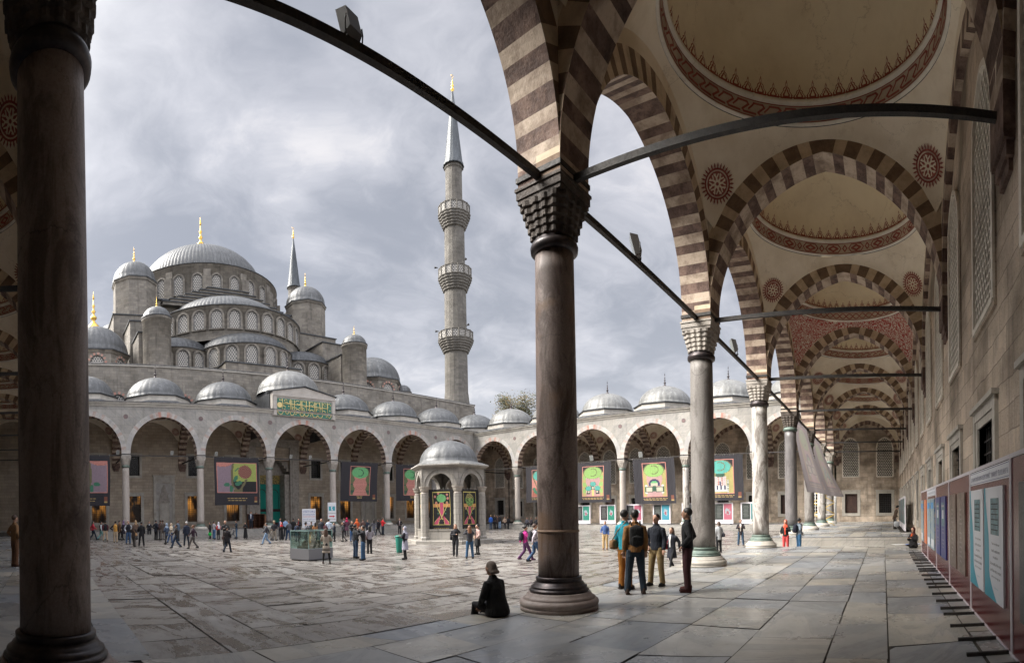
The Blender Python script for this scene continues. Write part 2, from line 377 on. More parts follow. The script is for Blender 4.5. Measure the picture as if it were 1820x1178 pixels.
# ------------------------------------------------------------------ ground and paving
def slabs(name, mname, x0, x1, y0, y1, z, along, wr, lr, clip=None, gap=.014, seed=1, tilt=.003, label=None, chip=.16):
    rnd = random.Random(seed); V = []; F = []; A = []
    def emit(p):
        if clip:
            for (a, b_, c) in clip:                 # keep a*x+b*y<=c
                q = []
                for i in range(len(p)):
                    P, Q = p[i], p[(i+1) % len(p)]; dp = a*P[0]+b_*P[1]-c; dq = a*Q[0]+b_*Q[1]-c
                    if dp <= 0: q.append(P)
                    if dp*dq < 0: t = dp/(dp-dq); q.append((P[0]+t*(Q[0]-P[0]), P[1]+t*(Q[1]-P[1])))
                p = q
                if len(p) < 3: return
        b0 = len(V); h = rnd.uniform(-tilt, tilt); tx, ty = rnd.uniform(-tilt, tilt), rnd.uniform(-tilt, tilt)
        cx, cy = p[0]; V.extend((x, y, z+h+tx*(x-cx)+ty*(y-cy)) for x, y in p); F.append(tuple(range(b0, b0+len(p))))
        t = (rnd.random(), rnd.random()**1.6, rnd.random()); A.extend([t]*len(p))
    a0, a1, c0, c1 = (x0, x1, y0, y1) if along == 'x' else (y0, y1, x0, x1)
    c = c0
    while c < c1-.05:
        psk = 0
        wd = min(rnd.uniform(*wr), c1-c)
        if c1-c-wd < .35: wd = c1-c
        a = a0 - rnd.uniform(0, lr[1]*.8)
        while a < a1:
            l = rnd.uniform(*lr); s, e = max(a, a0)+gap/2, min(a+l, a1)-gap/2
            if e-s > .05:
                sk = rnd.uniform(-.07, .07) if rnd.random() < .7 else rnd.uniform(-.35, .35)
                g2 = gap/2*rnd.uniform(.6, 1.8)
                q = [(s, c+g2), (e, c+g2), (e+sk, c+wd-g2), (s+psk, c+wd-g2)]
                if e >= a1-.1: q[2] = (e, q[2][1])
                psk = sk if e < a1-.1 else 0
                q = [(u+rnd.uniform(-.006, .006)*(1 if s > a0+.2 and e < a1-.2 else 0), v+rnd.uniform(-.008, .008)) for u, v in q]
                if rnd.random() < chip:           # a broken corner
                    i = rnd.randrange(4); A_, B_, C_ = Vector(q[i-1]), Vector(q[i]), Vector(q[(i+1) % 4]); k1, k2 = rnd.uniform(.04, .22), rnd.uniform(.04, .22)
                    q = q[:i]+[tuple(B_.lerp(A_, min(.45, k1/max(.1, (A_-B_).length)))), tuple(B_.lerp(C_, min(.45, k2/max(.1, (C_-B_).length))))]+q[i+1:]
                emit([(u, v) if along == 'x' else (v, u) for u, v in q][::1 if along == 'x' else -1])
            a += l
        c += wd
    me = bpy.data.meshes.new(name); me.from_pydata(V, [], F); me.materials.append(mname)
    at = me.attributes.new('slab', 'FLOAT_VECTOR', 'POINT'); at.data.foreach_set('vector', [q for t in A for q in t]); me.update()
    o = link(name, me, None); o['kind'] = 'structure'; return o
def struct(mb, name, mats):
    o = mb.build(name, mats); o['kind'] = 'structure'; return o
mb = MB(); mb.poly([(-900, -900, -.95), (900, -900, -.95), (900, 900, -.95), (-900, 900, -.95)]); struct(mb, 'ground', [joint_m])
PX0, PX1 = 24.0, 28.75                                          # the sunken passage from the street door
XR, YM = XS[-1]-PE, YS[-1]-PE                                   # courtyard edges
XL, YE = XS[0]+1.18, YS[0]+PE
mb = MB()
for (x0, x1, y0, y1, zt) in ((WL-.3, PX0, WE-.3, YE, 0), (WL-.3, XL, YE, YM+.2, 0), (PX1, WR+.3, WE-.3, YE, ZR), (XR, WR+.3, YE, YM+.2, ZR), (WL-.3, WR+.3, YM, WM+.3, ZM)):
    mb.box(x0, x1, y0, y1, -.9, zt-.02)
mb.box(XL-.1, XR+.1, YE-.1, YM+.1, -.9, ZC-.02); mb.box(PX0-.1, PX1+.1, WE-.3, YE+.1, -.9, ZC-.024)
struct(mb, 'terrace', [joint_m])
# steps up to the raised platforms
mb = MB()
mb.box(XL+.0, XR-.36, YM-.40, YM-.012, -.8, ZC+.42); mb.box(XR-.42, XR-.012, YE+.3, YM-.0, -.8, ZC+.29)
mb.box(XL+.0, XR-.36, YM-.80, YM-.412, -.8, ZC+.16)
mb.box(PX1-.36, PX1-.012, WE-.2, YE, -.8, ZC+.10)
mb.box(PX1-.010, PX1+.3, WE-.2, YE, -.8, ZR-.022)
mb.box(XL, XR, YM-.010, YM+.3, -.8, ZM-.022); mb.box(XR-.010, XR+.3, YE, YM, -.8, ZR-.022)
mb.box(PX0-.3, PX0+.010, WE-.2, YE, -.8, -.022); mb.box(XL-.3, XL+.01, YE, YM, -.8, -.022); mb.box(WL, PX0, YE-.3, YE+.01, -.8, -.022)
struct(mb, 'steps', [facade_marble])
G1 = (1.0, 1.5)
slabs('gallery_floor', pave_gallery, WL, PX0, WE, YE, 0, 'x', (.66, 1.12), (.8, 1.9), seed=3, tilt=.004, gap=.02)
slabs('gallery_floor', pave_gallery, PX1, WR, WE, YE, ZR, 'x', (.8, 1.2), (1.2, 2.4), seed=4)
slabs('gallery_floor', pave_gallery, WL, XL, YE, YM, 0, 'y', (.8, 1.2), (1.2, 2.6), seed=5)
slabs('gallery_floor', pave_gallery, XR, WR, YE, YM, ZR, 'y', (.8, 1.2), (1.2, 2.4), seed=6)
slabs('gallery_floor', pave_gallery, WL, WR, YM, WM, ZM, 'x', (.8, 1.2), (1.2, 2.4), seed=7)
slabs('passage_floor', pave_gallery, PX0, PX1, WE, YE, ZC, 'x', (.8, 1.2), (1.2, 2.2), seed=8)
cx0, cy0 = (XL+XR)/2, (YE+YM)/2; hw, hh = (XR-XL)/2, (YM-YE)/2; sl = hh/hw
for i, (sg, al) in enumerate((((0, -1), 'x'), ((0, 1), 'x'), ((-1, 0), 'y'), ((1, 0), 'y'))):
    # four triangles of paving that meet on the diagonals, as one sees from the long joints
    if sg[0] == 0: cl = [(-sl, sg[1]*-1, -sl*cx0 - sg[1]*cy0), (sl, -sg[1], sl*cx0 - sg[1]*cy0)]
    else: cl = [(-sg[0]*sl, 1, cy0 - sg[0]*sl*cx0), (-sg[0]*sl, -1, -cy0 - sg[0]*sl*cx0)]
    slabs('courtyard_floor', pave_court, XL, XR, YE, YM, ZC, al, (.9, 1.6), (1.3, 3.4), clip=cl, gap=.03, seed=20+i, tilt=.005)

# ------------------------------------------------------------------ pointed arches
def arcgeo(hs, rise): Ra = (hs*hs+rise*rise)/(2*hs); return Ra, hs-Ra
def extz(u, hs, rise, band):
    Ra, cx = arcgeo(hs, rise); Re = Ra+band; return ZS + sqrt(max(0, Re*Re-(abs(u)-cx)**2))
def arch_mb(hs, rise, z0, band, hb, v0, v1, nv, ms, ztop=None, seed=1, ns=1, front=True, back=True, zs=None):
    """an arch across local x, thickness v0..v1 in local y. ms: per-voussoir cycles for front, back, soffit; then spandrel front, back"""
    zs = ZS if zs is None else zs
    rnd = random.Random(seed); mb = MB(); Ra, cx = arcgeo(hs, rise); amax = math.acos(-cx/Ra); msf, msb, mss, spf, spb = ms
    cutz = []
    for side in (1, -1):
        cuts = [('s', z0+(zs-z0)*i/ns) for i in range(ns)]; a = 0; step = amax/nv
        angs = [0]+[step*(i+rnd.uniform(-.14, .14)) for i in range(1, nv)]+[amax]
        secs = []                                                # (inner, outer) at each boundary; voussoirs get 2 sub-steps
        for i in range(ns+1): z = z0+(zs-z0)*i/ns; secs.append(((hs, z), (min(hs+band, hb), z), i))
        idx = ns
        for i in range(nv):
            for q in (.5, 1):
                t = angs[i]+(angs[i+1]-angs[i])*q
                secs.append(((cx+Ra*cos(t), zs+Ra*sin(t)), (cx+(Ra+band)*cos(t), zs+(Ra+band)*sin(t)), idx+1 if q == 1 else None))
            idx += 1
        if front or back:
            k = -1
            for (I, O, tg), (I2, O2, tg2) in zip(secs, secs[1:]):
                if tg is not None: k += 1
                if abs(O2[0]) < 1e-3: pass
                o1 = (min(O[0], hb), O[1]); o2 = (min(O2[0], hb), O2[1])
                if I2[0] < 1e-4 or O2[0] < 0: o2 = (0, sqrt((Ra+band)**2-cx*cx)+zs)
                if O[0] < 0: o1 = o2
                P = lambda p, v: (side*p[0], v, p[1])
                if front:
                    mb.poly([P(I, v0), P(o1, v0), P(o2, v0), P(I2, v0)], msf[k % len(msf)])
                if back: mb.poly([P(I, v1), P(I2, v1), P(o2, v1), P(o1, v1)], msb[k % len(msb)])
                mb.poly([P(I, v0), P(I2, v0), P(I2, v1), P(I, v1)], mss[k % len(mss)])
                if ztop is None:
                    mb.poly([P(o1, v0), P(o1, v1), P(o2, v1), P(o2, v0)], msf[0])
                elif o1[0] > o2[0]+1e-5:
                    if front: mb.poly([P(o1, v0), P((o1[0], ztop), v0), P((o2[0], ztop), v0), P(o2, v0)], spf)
                    if back: mb.poly([P(o1, v1), P(o2, v1), P((o2[0], ztop), v1), P((o1[0], ztop), v1)], spb)
    if ztop is not None and hs+band < hb-1e-4:
        for side in (1, -1):
            for v, on in ((v0, front), (v1, back)):
                if on: mb.poly([(side*(hs+band), v, z0), (side*hb, v, z0), (side*hb, v, ztop), (side*(hs+band), v, ztop)], spf)
    return mb
FM = [facade_marble, white_v, pink_v, red_v, brown_st, tan_st, brown2, tan2, plaster, grey_v]
nV = 19
rr_ = random.Random(5)
cyc = [rr_.choice([1, 1, 9, 2, 1, 9]) for _ in range(nV)]; cyc += [3, 1]
front_m = arch_mb(HX, 3.65, ZF, .52, BW/2, -.45, .45, 21, ([1]+cyc, [6, 7], [5, 4], 0, 8), 12.75, 2).mesh('arch', FM)
front_m2 = arch_mb(HX, 3.65, ZF, .52, BW/2, -.45, .45, 20, ([9, 1, 2, 1, 9, 1, 1, 2], [6, 7], [4, 5], 0, 8), 12.75, 3).mesh('arch', FM)
HT = 3.38; RT = 4.1
trans_m = arch_mb(HT, RT, ZF, .55, HT+.5, -.45, .45, 18, ([6, 7], [7, 6], [5, 4], 8, 8), 12.5, 4).mesh('transverse_arch', FM)
wallarch_m = arch_mb(HX, 3.65, 7.0, .45, BW/2, -.18, .0, 18, ([4, 5], [4, 5], [4, 5], 8, 8), 12.75, 6).mesh('wall_arch', FM)

# ------------------------------------------------------------------ painted vaults (pendentives, ring, dome seen from below)
def vault_mb(style, pend=0, detail=True):
    mb = MB(); N = 96; T = 8; r1, z1 = 3.2, 12.42
    SR, SZ = 4.89, 8.70                  # each pendentive is part of one sphere, cut by the four arch planes
    def base(ph):
        c_, s_ = cos(ph), sin(ph); r = min(HX/abs(c_) if abs(c_) > 1e-6 else 1e9, HY/abs(s_) if abs(s_) > 1e-6 else 1e9)
        return r, SZ+sqrt(max(0, SR*SR-r*r))
    def pend_pt(ph, t, off=0):
        r0, z0 = base(ph); e0 = math.asin((z0-SZ)/SR); e = e0+(math.acos(3.2/SR)-e0)*t
        return ((SR-off)*cos(e)*cos(ph), (SR-off)*cos(e)*sin(ph), SZ+(SR-off)*sin(e))
    rings = [[pend_pt(2*PI*(i+.5)/N, k/T) for i in range(N)] for k in range(T+1)]
    mb.rings(rings, pend, True, True)
    prof = [(3.2, 12.42), (3.13, 12.44), (3.12, 12.47), (3.07, 12.90), (2.99, 12.92), (2.98, 13.02), (3.04, 13.05)]
    seg = 72
    mb.rings([[(r*cos(2*PI*i/seg), r*sin(2*PI*i/seg), z) for i in range(seg)] for r, z in prof], [2, 2, 5, 2, 2, 2], True, True)
    RD, HD, ZD = 3.04, 2.8, 13.05
    dp = lambda ph, e, off=0: ((RD-off)*cos(e)*cos(ph), (RD-off)*cos(e)*sin(ph), ZD+(HD-off)*sin(e))
    mb.rings([[dp(2*PI*i/seg, PI/2*k/12) for i in range(seg)] for k in range(12)]+[[dp(2*PI*i/seg, PI/2*.998) for i in range(seg)]], 1, True, True, False, True)
    if not detail: return mb
    bp = lambda ph, s, off=.008: ((3.12-.05*s-off)*cos(ph), (3.12-.05*s-off)*sin(ph), 12.47+.43*s)
    def line(P, pts, wd, m, asp):      # thick polyline in (phi, s); asp = radians per unit of s
        for (a, b_), (c, e) in zip(pts, pts[1:]):
            dx, dy = (c-a)/asp, e-b_; L = sqrt(dx*dx+dy*dy) or 1; nx, ny = -dy/L*wd/2, dx/L*wd/2; ex, ey = dx/L*wd*.35, dy/L*wd*.35
            mb.poly([P(a+(nx-ex)*asp, b_+ny-ey), P(c+(nx+ex)*asp, e+ny+ey), P(c+(-nx+ex)*asp, e-ny+ey), P(a+(-nx-ex)*asp, b_-ny-ey)], m)
    asp = .43/3.1
    for s in (.04, .96): line(bp, [(2*PI*i/seg, s) for i in range(seg+1)], .06, 3, asp)
    if style == 0:
        n = 42; u = 2*PI/n
        for i in range(n):
            a = i*u; line(bp, [(a-.1*u, .2), (a+.62*u, .2), (a+.74*u, .32), (a+.36*u, .66), (a+.48*u, .80), (a+1.05*u, .80)], .12, 3, asp)
            line(bp, [(a+.02*u, .80), (a+.12*u, .66), (a+.34*u, .42)], .10, 3, asp)
    elif style == 1:
        n = 20; u = 2*PI/n
        for i in range(n):
            a = i*u
            line(bp, [(a+.04*u, .5), (a+.16*u, .15), (a+.58*u, .15), (a+.70*u, .5), (a+.58*u, .85), (a+.16*u, .85), (a+.04*u, .5)], .09, 3, asp)
            line(bp, [(a+.18*u, .5), (a+.37*u, .28), (a+.56*u, .5), (a+.37*u, .72), (a+.18*u, .5)], .16, 3, asp)
            line(bp, [(a+.78*u, .5), (a+.87*u, .22), (a+.96*u, .5), (a+.87*u, .78), (a+.78*u, .5)], .10, 3, asp)
    else:
        n = 26; u = 2*PI/n
        line(bp, [(2*PI*j/260, .5+.3*sin(2*PI*j/10)) for j in range(261)], .11, 3, asp); line(bp, [(2*PI*j/260, .5-.3*sin(2*PI*j/10)) for j in range(261)], .11, 3, asp)
    # crest of buds standing on the dome's edge
    n = 52; u = 2*PI/n; H = .50/HD
    bud = [(-.44, .0), (-.47, .22), (-.27, .42), (-.24, .56), (-.10, .66), (-.07, .82), (0, 1.0)]
    for i in range(n):
        h = H*(1.0 if i % 2 == 0 else .80); c0 = (i+.5)*u
        for kx, ky, y0, m, off in ((1, 1, 0, 3, .010), (.78, .80, .07, 1, .016), (.58, .62, .10, 3, .022), (.30, .36, .16, 1, .028)):
            pts = [(x*kx, y0+y*ky) for x, y in bud]; pts = pts+[(-x, y) for x, y in pts[-2::-1]]
            pp = [dp(c0+x*u, max(.004, y*h), off) for x, y in pts]
            half = len(bud)
            for j in range(half-1): mb.poly([pp[j], pp[j+1], pp[len(pp)-2-j], pp[len(pp)-1-j]] if j < half-2 else [pp[j], pp[j+1], pp[len(pp)-1-j]], m)
    for s, wd in ((.010, .03),): line(lambda a, e: dp(a, max(.001, e), .03), [(2*PI*i/seg, s) for i in range(seg+1)], .012, 3, .33)
    if pend == 0:                       # one painted roundel on each pendentive
        for q in range(4):
            pc = [atan2(HY, HX), PI-atan2(HY, HX), PI+atan2(HY, HX), -atan2(HY, HX)][q]; e_m = .52
            def rp(x, y, off=.03): e = e_m+y/SR; return ((SR-off)*cos(e)*cos(pc+x/4.24), (SR-off)*cos(e)*sin(pc+x/4.24), SZ+(SR-off)*sin(e))
            def disc(r_, m, off, seg=28, r2=0, ph0=0, sx=1):
                for i in range(seg):
                    a, b_ = 2*PI*i/seg+ph0, 2*PI*(i+1)/seg+ph0
                    mb.poly([rp(r_*cos(a), r_*sin(a), off), rp(r_*cos(b_), r_*sin(b_), off), rp(r2*cos(b_), r2*sin(b_), off), rp(r2*cos(a), r2*sin(a), off)] if r2 else [rp(0, 0, off), rp(r_*cos(a), r_*sin(a), off), rp(r_*cos(b_), r_*sin(b_), off)], m)
            disc(.40, 3, .030, r2=.35); disc(.30, 3, .030); disc(.315, 3, .028, r2=.29)
            for i in range(28):                 # rays
                a = 2*PI*i/28
                mb.poly([rp(.38*cos(a-.03), .38*sin(a-.03)), rp(.46*cos(a-.055), .46*sin(a-.055)), rp(.53*cos(a), .53*sin(a)), rp(.46*cos(a+.055), .46*sin(a+.055)), rp(.38*cos(a+.03), .38*sin(a+.03))], 3)
            for k in range(8):                 # cream arabesque inside
                a = 2*PI*k/8
                for (ra, aa, rb, ab, wd) in ((.05, 0, .16, .35, .02), (.16, .35, .26, .1, .02), (.16, -.35, .26, -.1, .018), (.24, .32, .27, .05, .016), (.05, 0, .15, -.4, .018)):
                    x1, y1, x2, y2 = ra*cos(a+aa), ra*sin(a+aa), rb*cos(a+ab), rb*sin(a+ab); dx, dy = x2-x1, y2-y1; L = sqrt(dx*dx+dy*dy) or 1; nx, ny = -dy/L*wd, dx/L*wd
                    mb.poly([rp(x1+nx, y1+ny, .037), rp(x2+nx, y2+ny, .037), rp(x2-nx, y2-ny, .037), rp(x1-nx, y1-ny, .037)], 0)
    return mb
VMATS = [plaster, plaster_dome, plaster_white, paint_red, arabesque, blotchy('band_ground', (.47, .37, .27), (.40, .31, .22), 2, .9)]
vault_ms = [vault_mb(0).mesh('vault', VMATS), vault_mb(1).mesh('vault', VMATS), vault_mb(2, 4).mesh('vault', VMATS), vault_mb(2).mesh('vault', VMATS)]

# ------------------------------------------------------------------ roofs: lead sheet, low drum, ribbed dome, finial
def roof_mb():
    mb = MB(); N = 32
    def sq(i, hx, hy):
        a = 2*PI*i/N; c_, s_ = cos(a), sin(a); k = min(hx/abs(c_) if abs(c_) > 1e-6 else 1e9, hy/abs(s_) if abs(s_) > 1e-6 else 1e9); return k*c_, k*s_
    hy = (DW+.45)/2
    R0 = [(*sq(i, BW/2, hy), 12.78) for i in range(N)]; Rb = [(*sq(i, BW/2, hy), 12.86) for i in range(N)]
    oc = lambda r, i: r/cos(((2*PI*i/N+PI/8) % (PI/4))-PI/8)
    C = lambda r, z: [(oc(r, i)*cos(2*PI*i/N), oc(r, i)*sin(2*PI*i/N), z) for i in range(N)]
    mb.rings([R0, Rb, C(3.6, 13.15), C(3.38, 13.2)], 0, True, False)
    mb.rings([C(3.38, 13.2), C(3.34, 13.72)], 1, True, False)
    mb.rings([C(3.34, 13.72), C(3.5, 13.76), C(3.5, 13.84), C(3.30, 13.9)], 2, True, False)
    return mb
def dome_mb(r, h, nr=24, sub_=3, z0=0., lip=.1, rib=.02, prof=None):
    mb = MB(); seg = nr*sub_; P = []
    for k in range(11):
        e = PI/2*k/10.2; P.append((r*cos(e), z0+h*sin(e)))
    P = [(r+lip, z0-.06), (r+lip, z0)]+P
    rr = []
    for j, (q, z) in enumerate(P):
        f = 1+rib*(.3 if j > 9 else 1)
        rr.append([(q*(f if i % sub_ == 0 else 1)*cos(2*PI*i/seg), q*(f if i % sub_ == 0 else 1)*sin(2*PI*i/seg), z) for i in range(seg)])
    mb.rings(rr, 0, True, True, False, True); return mb
def finial_mb(s=1., gilt=False):
    mb = MB(); pr = [(.34, -.05), (.30, .10), (.12, .30), (.06, .42), (.15, .50), (.16, .58), (.06, .68), (.05, .78), (.11, .86), (.05, .96), (.04, 1.08), (.08, 1.15), (.03, 1.24), (.02, 1.5)]
    mb.lathe([(r*s, z*s) for r, z in pr], 12); mb.lathe([(r*s, z*s) for r, z in ((.02, 1.46), (.05, 1.55), (.012, 1.75), (.004, 1.9))], 8)
    return mb
roof_m = roof_mb().mesh('roof', [lead_dark, trim_stone, lead_dark])
pdome_m = dome_mb(3.16, 2.42, 28, 3, 13.86).mesh('dome', [lead_pale])
pdome2_m = dome_mb(3.16, 2.42, 28, 3, 13.86).mesh('dome', [lead])
pfin_m = finial_mb(.95).mesh('finial', [bronze_dark])

# ------------------------------------------------------------------ columns with muqarnas capitals
def shaft_mb(zb, rb, rt, zt=6.36):
    mb = MB(); n = 14; mb.lathe([(rb+(rt-rb)*(i/n)+.008*sin(i/n*PI), zb+(zt-zb)*i/n) for i in range(n+1)], 40); return mb
def base_mb(s=1.):
    lo = [(.70, 0), (.70, .085), (.685, .10), (.70, .12), (.712, .17), (.70, .235), (.66, .265), (.645, .28), (.65, .30), (.60, .34), (.57, .40), (.56, .43)]
    hi = [(.52, .43), (.535, .46), (.535, .49), (.51, .515), (.495, .53), (.505, .55), (.50, .575), (.47, .60), (.455, .62), (.44, .66), (.395, .69), (.41, .70), (.415, .78), (.40, .80), (.37, .80)]
    mb = MB(); mb.lathe([(r*s, z*.72) for r, z in lo], 48); mb.lathe([(r*s, .31+(z-.43)*.73) for r, z in hi], 48, m=1); return mb
def collar_mb(r=.40):
    mb = MB(); mb.lathe([(r-.06, 6.30), (r-.02, 6.31), (r+.02, 6.34), (r+.03, 6.42), (r+.015, 6.47), (r-.02, 6.50), (r-.02, 6.53), (r-.05, 6.55)], 40); return mb
def capital_mb():
    mb = MB(); z = 6.52; tiers = 5; nseg = 64
    def ring(k, f, zz):        # k = 0 round .. 1 square
        out = []
        for i in range(nseg):
            a = 2*PI*i/nseg; sqr = 1/max(abs(cos(a)), abs(sin(a))); sq = min(sqr, 1.22)
            r = (.365+.095*k)*(1+(sq-1)*k); r *= 1+f*(1 if (i//2) % 2 else 0); out.append((r*cos(a), r*sin(a), zz))
        return out
    rr = [ring(0, 0, z-.02), ring(0, 0, z)]
    for t in range(tiers):
        k0, k1 = t/tiers, (t+1)/tiers; zb = z+.13*t
        rr += [ring(k0, .0, zb+.02), ring(k1, .07, zb+.045), ring(k1, .075, zb+.13)]
        rr += [ring(k1*.97, .0, zb+.132)]
    mb.rings(rr, 0, True, False)
    zt = z+.13*tiers
    mb.box(-.455, .455, -.455, .455, zt+.0, zt+.08); mb.box(-.475, .475, -.475, .475, zt+.08, ZF-.06); mb.box(-.495, .495, -.495, .495, ZF-.06, ZF-.006)
    # pendant tips
    for i in range(16):
        a = 2*PI*(i+.5)/16; q = min(1/max(abs(cos(a)), abs(sin(a))), 1.2); r = .42*q
        mb.lathe([(.035, .10), (.03, .02), (.008, -.05)], 6, (r*cos(a), r*sin(a), zt-.14))
    return mb
base_ms = {'pink': base_mb().mesh('base', [base_pink, bronze_dark]), 'grey': base_mb().mesh('base', [trim_stone, bronze_green])}
collar_ms = {'dark': collar_mb().mesh('collar', [bronze_dark]), 'green': collar_mb().mesh('collar', [bronze_green])}
cap_ms = {'dark': capital_mb().mesh('capital', [cap_dark]), 'grey': capital_mb().mesh('capital', [cap_st])}
shaft_ms = {k: shaft_mb(.56, .365, .345).mesh('column', [m]) for k, m in
            (('brown', gran_dark), ('left', gran_left), ('grey', gran_grey), ('white', marb_white), ('black', gran_black), ('pink', gran_pink))}
def column(par, x, y, z, sh, ba='grey', co='green', ca='grey', label=None):
    s = (ZF-z)/ZF if z == ZR and par.get('short') else 1
    c = inst('column', shaft_ms[sh], par, x, y, z, 0, (1, 1, s), label=label)
    for nm, me in (('base', base_ms[ba]), ('collar', collar_ms[co]), ('capital', cap_ms[ca])): sub(nm, me, c)
    return c
def lattice_mb(w, z0, z1, cell=.21, th=.045, dp=.05, pointed=True, hs=None):
    """pierced plaster screen: hexagon cells inside a pointed frame; local x across, z up, y=0 face"""
    mb = MB(); h = w/2; zs = z1-h*1.25 if pointed else z1; s = cell/sqrt(3)
    def top(x):
        if not pointed: return z1
        rise = z1-zs; Ra = (h*h+rise*rise)/(2*h); cx = h-Ra; return zs+sqrt(max(0, Ra*Ra-(abs(x)-cx)**2))
    inside = lambda x, z: abs(x) < h-.02 and z0 < z < top(x)-.02
    done = set()
    nx, nz = int(h/cell)+2, int((z1-z0)/(1.5*s))+2
    for j in range(nz):
        for i in range(-nx, nx+1):
            cx, cz = i*cell+(cell/2 if j % 2 else 0), z0+j*1.5*s
            P = [(cx+s*sin(PI/3*k), cz+s*cos(PI/3*k)) for k in range(6)]
            for a, b_ in zip(P, P[1:]+P[:1]):
                key = tuple(sorted(((round(a[0], 3), round(a[1], 3)), (round(b_[0], 3), round(b_[1], 3)))))
                if key in done or not (inside(*a) or inside(*b_)): continue
                done.add(key); mb.bar((a[0], dp/2+.02, a[1]), (b_[0], dp/2+.02, b_[1]), dp, th)
    # rim following the opening
    o = [(-h, z0), (-h, zs)] if pointed else [(-h, z0), (-h, z1)]
    if pointed: o += [(x, top(x)) for x in [-h*(1-k/8) for k in range(9)]]; o += [(-x, z) for x, z in o[::-1][1:]]
    else: o += [(h, z1), (h, z0)]
    for a, b_ in zip(o, o[1:]+o[:1]): mb.bar((a[0], 0.03, a[1]), (b_[0], 0.03, b_[1]), .13, .11)
    return mb
def frame_mb(w, z0, z1, fw=.28, pr=.07, d=.45):
    mb = MB(); h = w/2
    for q, (f0, f1, p) in enumerate(((0, fw*.45, pr*.6), (fw*.45, fw, pr))):
        mb.box(-h-f1, -h-f0, -p, d-.01*q, z0-f1, z1+f1); mb.box(h+f0, h+f1, -p, d-.01*q, z0-f1, z1+f1)
        mb.box(-h-f0-.001, h+f0+.001, -p+.004, d, z1+f0, z1+f1-.003); mb.box(-h-f0-.001, h+f0+.001, -p+.004, d, z0-f1+.003, z0-f0)
    mb.box(-h-fw-.06, h+fw+.06, -pr-.06, 0, z1+fw, z1+fw+.09)
    return mb
def grille_mb(w, z0, z1, nx, nz, t=.025, y=.1):
    mb = MB()
    for i in range(1, nx): x = -w/2+w*i/nx; mb.box(x-t/2, x+t/2, y, y+t, z0, z1)
    for i in range(1, nz): z = z0+(z1-z0)*i/nz; mb.box(-w/2, w/2, y-.005, y+t+.005, z-t/2, z+t/2)
    return mb
def pane_mb(w, z0, z1, y=.3):
    mb = MB(); mb.poly([(-w/2, y, z0), (w/2, y, z0), (w/2, y, z1), (-w/2, y, z1)]); return mb
UW, UZ0, UZ1 = 1.9, 5.2, 9.75; LW, LZ0, LZ1 = 1.45, 1.0, 3.25
lat_m = lattice_mb(UW, UZ0, UZ1).mesh('lattice', [lattice_m]); upane_m = pane_mb(UW, UZ0, UZ1, .14).mesh('pane', [glass_dark])
uf = MB()
for s in (1, -1):        # pointed head of the opening, filling the square corners of the hole
    h = UW/2; zs = UZ1-h*1.25; rise = UZ1-zs; Ra = (h*h+rise*rise)/(2*h); cx = h-Ra; pp = [(h*k/8, zs+sqrt(max(0, Ra*Ra-(h*k/8-cx)**2))) for k in range(9)]
    for a, b_ in zip(pp, pp[1:]): uf.poly([(s*a[0], -.0, a[1]), (s*b_[0], -.0, b_[1]), (s*b_[0], -.0, UZ1+.02), (s*a[0], -.0, UZ1+.02)])
    uf.box(s*h-.0 if s > 0 else -h-.07, s*h+.07 if s > 0 else -h, -.03, .0, UZ0-.07, zs)
uf.box(-UW/2-.07, UW/2+.07, -.05, .0, UZ0-.12, UZ0)
ufr_m = uf.mesh('window', [wall_arcade]); lfr_m = frame_mb(LW, LZ0, LZ1, .34).mesh('window', [trim_stone])
shut = MB(); shut.box(-LW/2, LW/2, .35, .4, LZ0, LZ1)
for i in range(4):
    for j in range(5): shut.box(-LW/2+.06+i*.345, -LW/2+.06+i*.345+.28, .33, .35, LZ0+.08+j*.44, LZ0+.08+j*.44+.34)
shut_m = shut.mesh('shutter', [wood_dark])
lgr_m = grille_mb(LW, LZ0, LZ1, 6, 9, .03).mesh('grille', [iron]); lpane_m = pane_mb(LW, LZ0, LZ1, .42).mesh('pane', [glass_dark])

def wallpiece(mb, T, u0, u1, z0, z1, holes, depth=.5, m=0):
    """wall in the plane v=0 of transform T (local x=u, y into the wall, z) with rectangular holes and their reveals"""
    us = sorted({u0, u1, *[h[0] for h in holes], *[h[1] for h in holes]}); zs_ = sorted({z0, z1, *[h[2] for h in holes], *[h[3] for h in holes]})
    P = lambda u, v, z: tuple(T @ Vector((u, v, z)))
    for a, b_ in zip(us, us[1:]):
        for c, d_ in zip(zs_, zs_[1:]):
            if any(h[0] <= a+1e-6 and b_ <= h[1]+1e-6 and h[2] <= c+1e-6 and d_ <= h[3]+1e-6 for h in holes): continue
            mb.poly([P(a, 0, c), P(b_, 0, c), P(b_, 0, d_), P(a, 0, d_)], m)
    for a, b_, c, d_ in holes:
        for q in (((a, c), (a, d_)), ((b_, d_), (b_, c)), ((a, d_), (b_, d_)), ((b_, c), (a, c))):
            mb.poly([P(q[0][0], 0, q[0][1]), P(q[1][0], 0, q[1][1]), P(q[1][0], depth, q[1][1]), P(q[0][0], depth, q[0][1])], m)
disc_mb = MB(); disc_mb.lathe([(.24, -.03), (.24, .02)], 20); disc_mb.xf(Matrix.Rotation(PI/2, 4, 'X'))
disc_m = disc_mb.mesh('roundel', [blotchy('red_marble', (.16, .10, .095), (.12, .09, .09), 5, .5)])
ring_mb = MB(); ring_mb.lathe([(.30, -.015), (.30, .03)], 20); ring_mb.xf(Matrix.Rotation(PI/2, 4, 'X')); ringd_m = ring_mb.mesh('roundel_rim', [white_v])

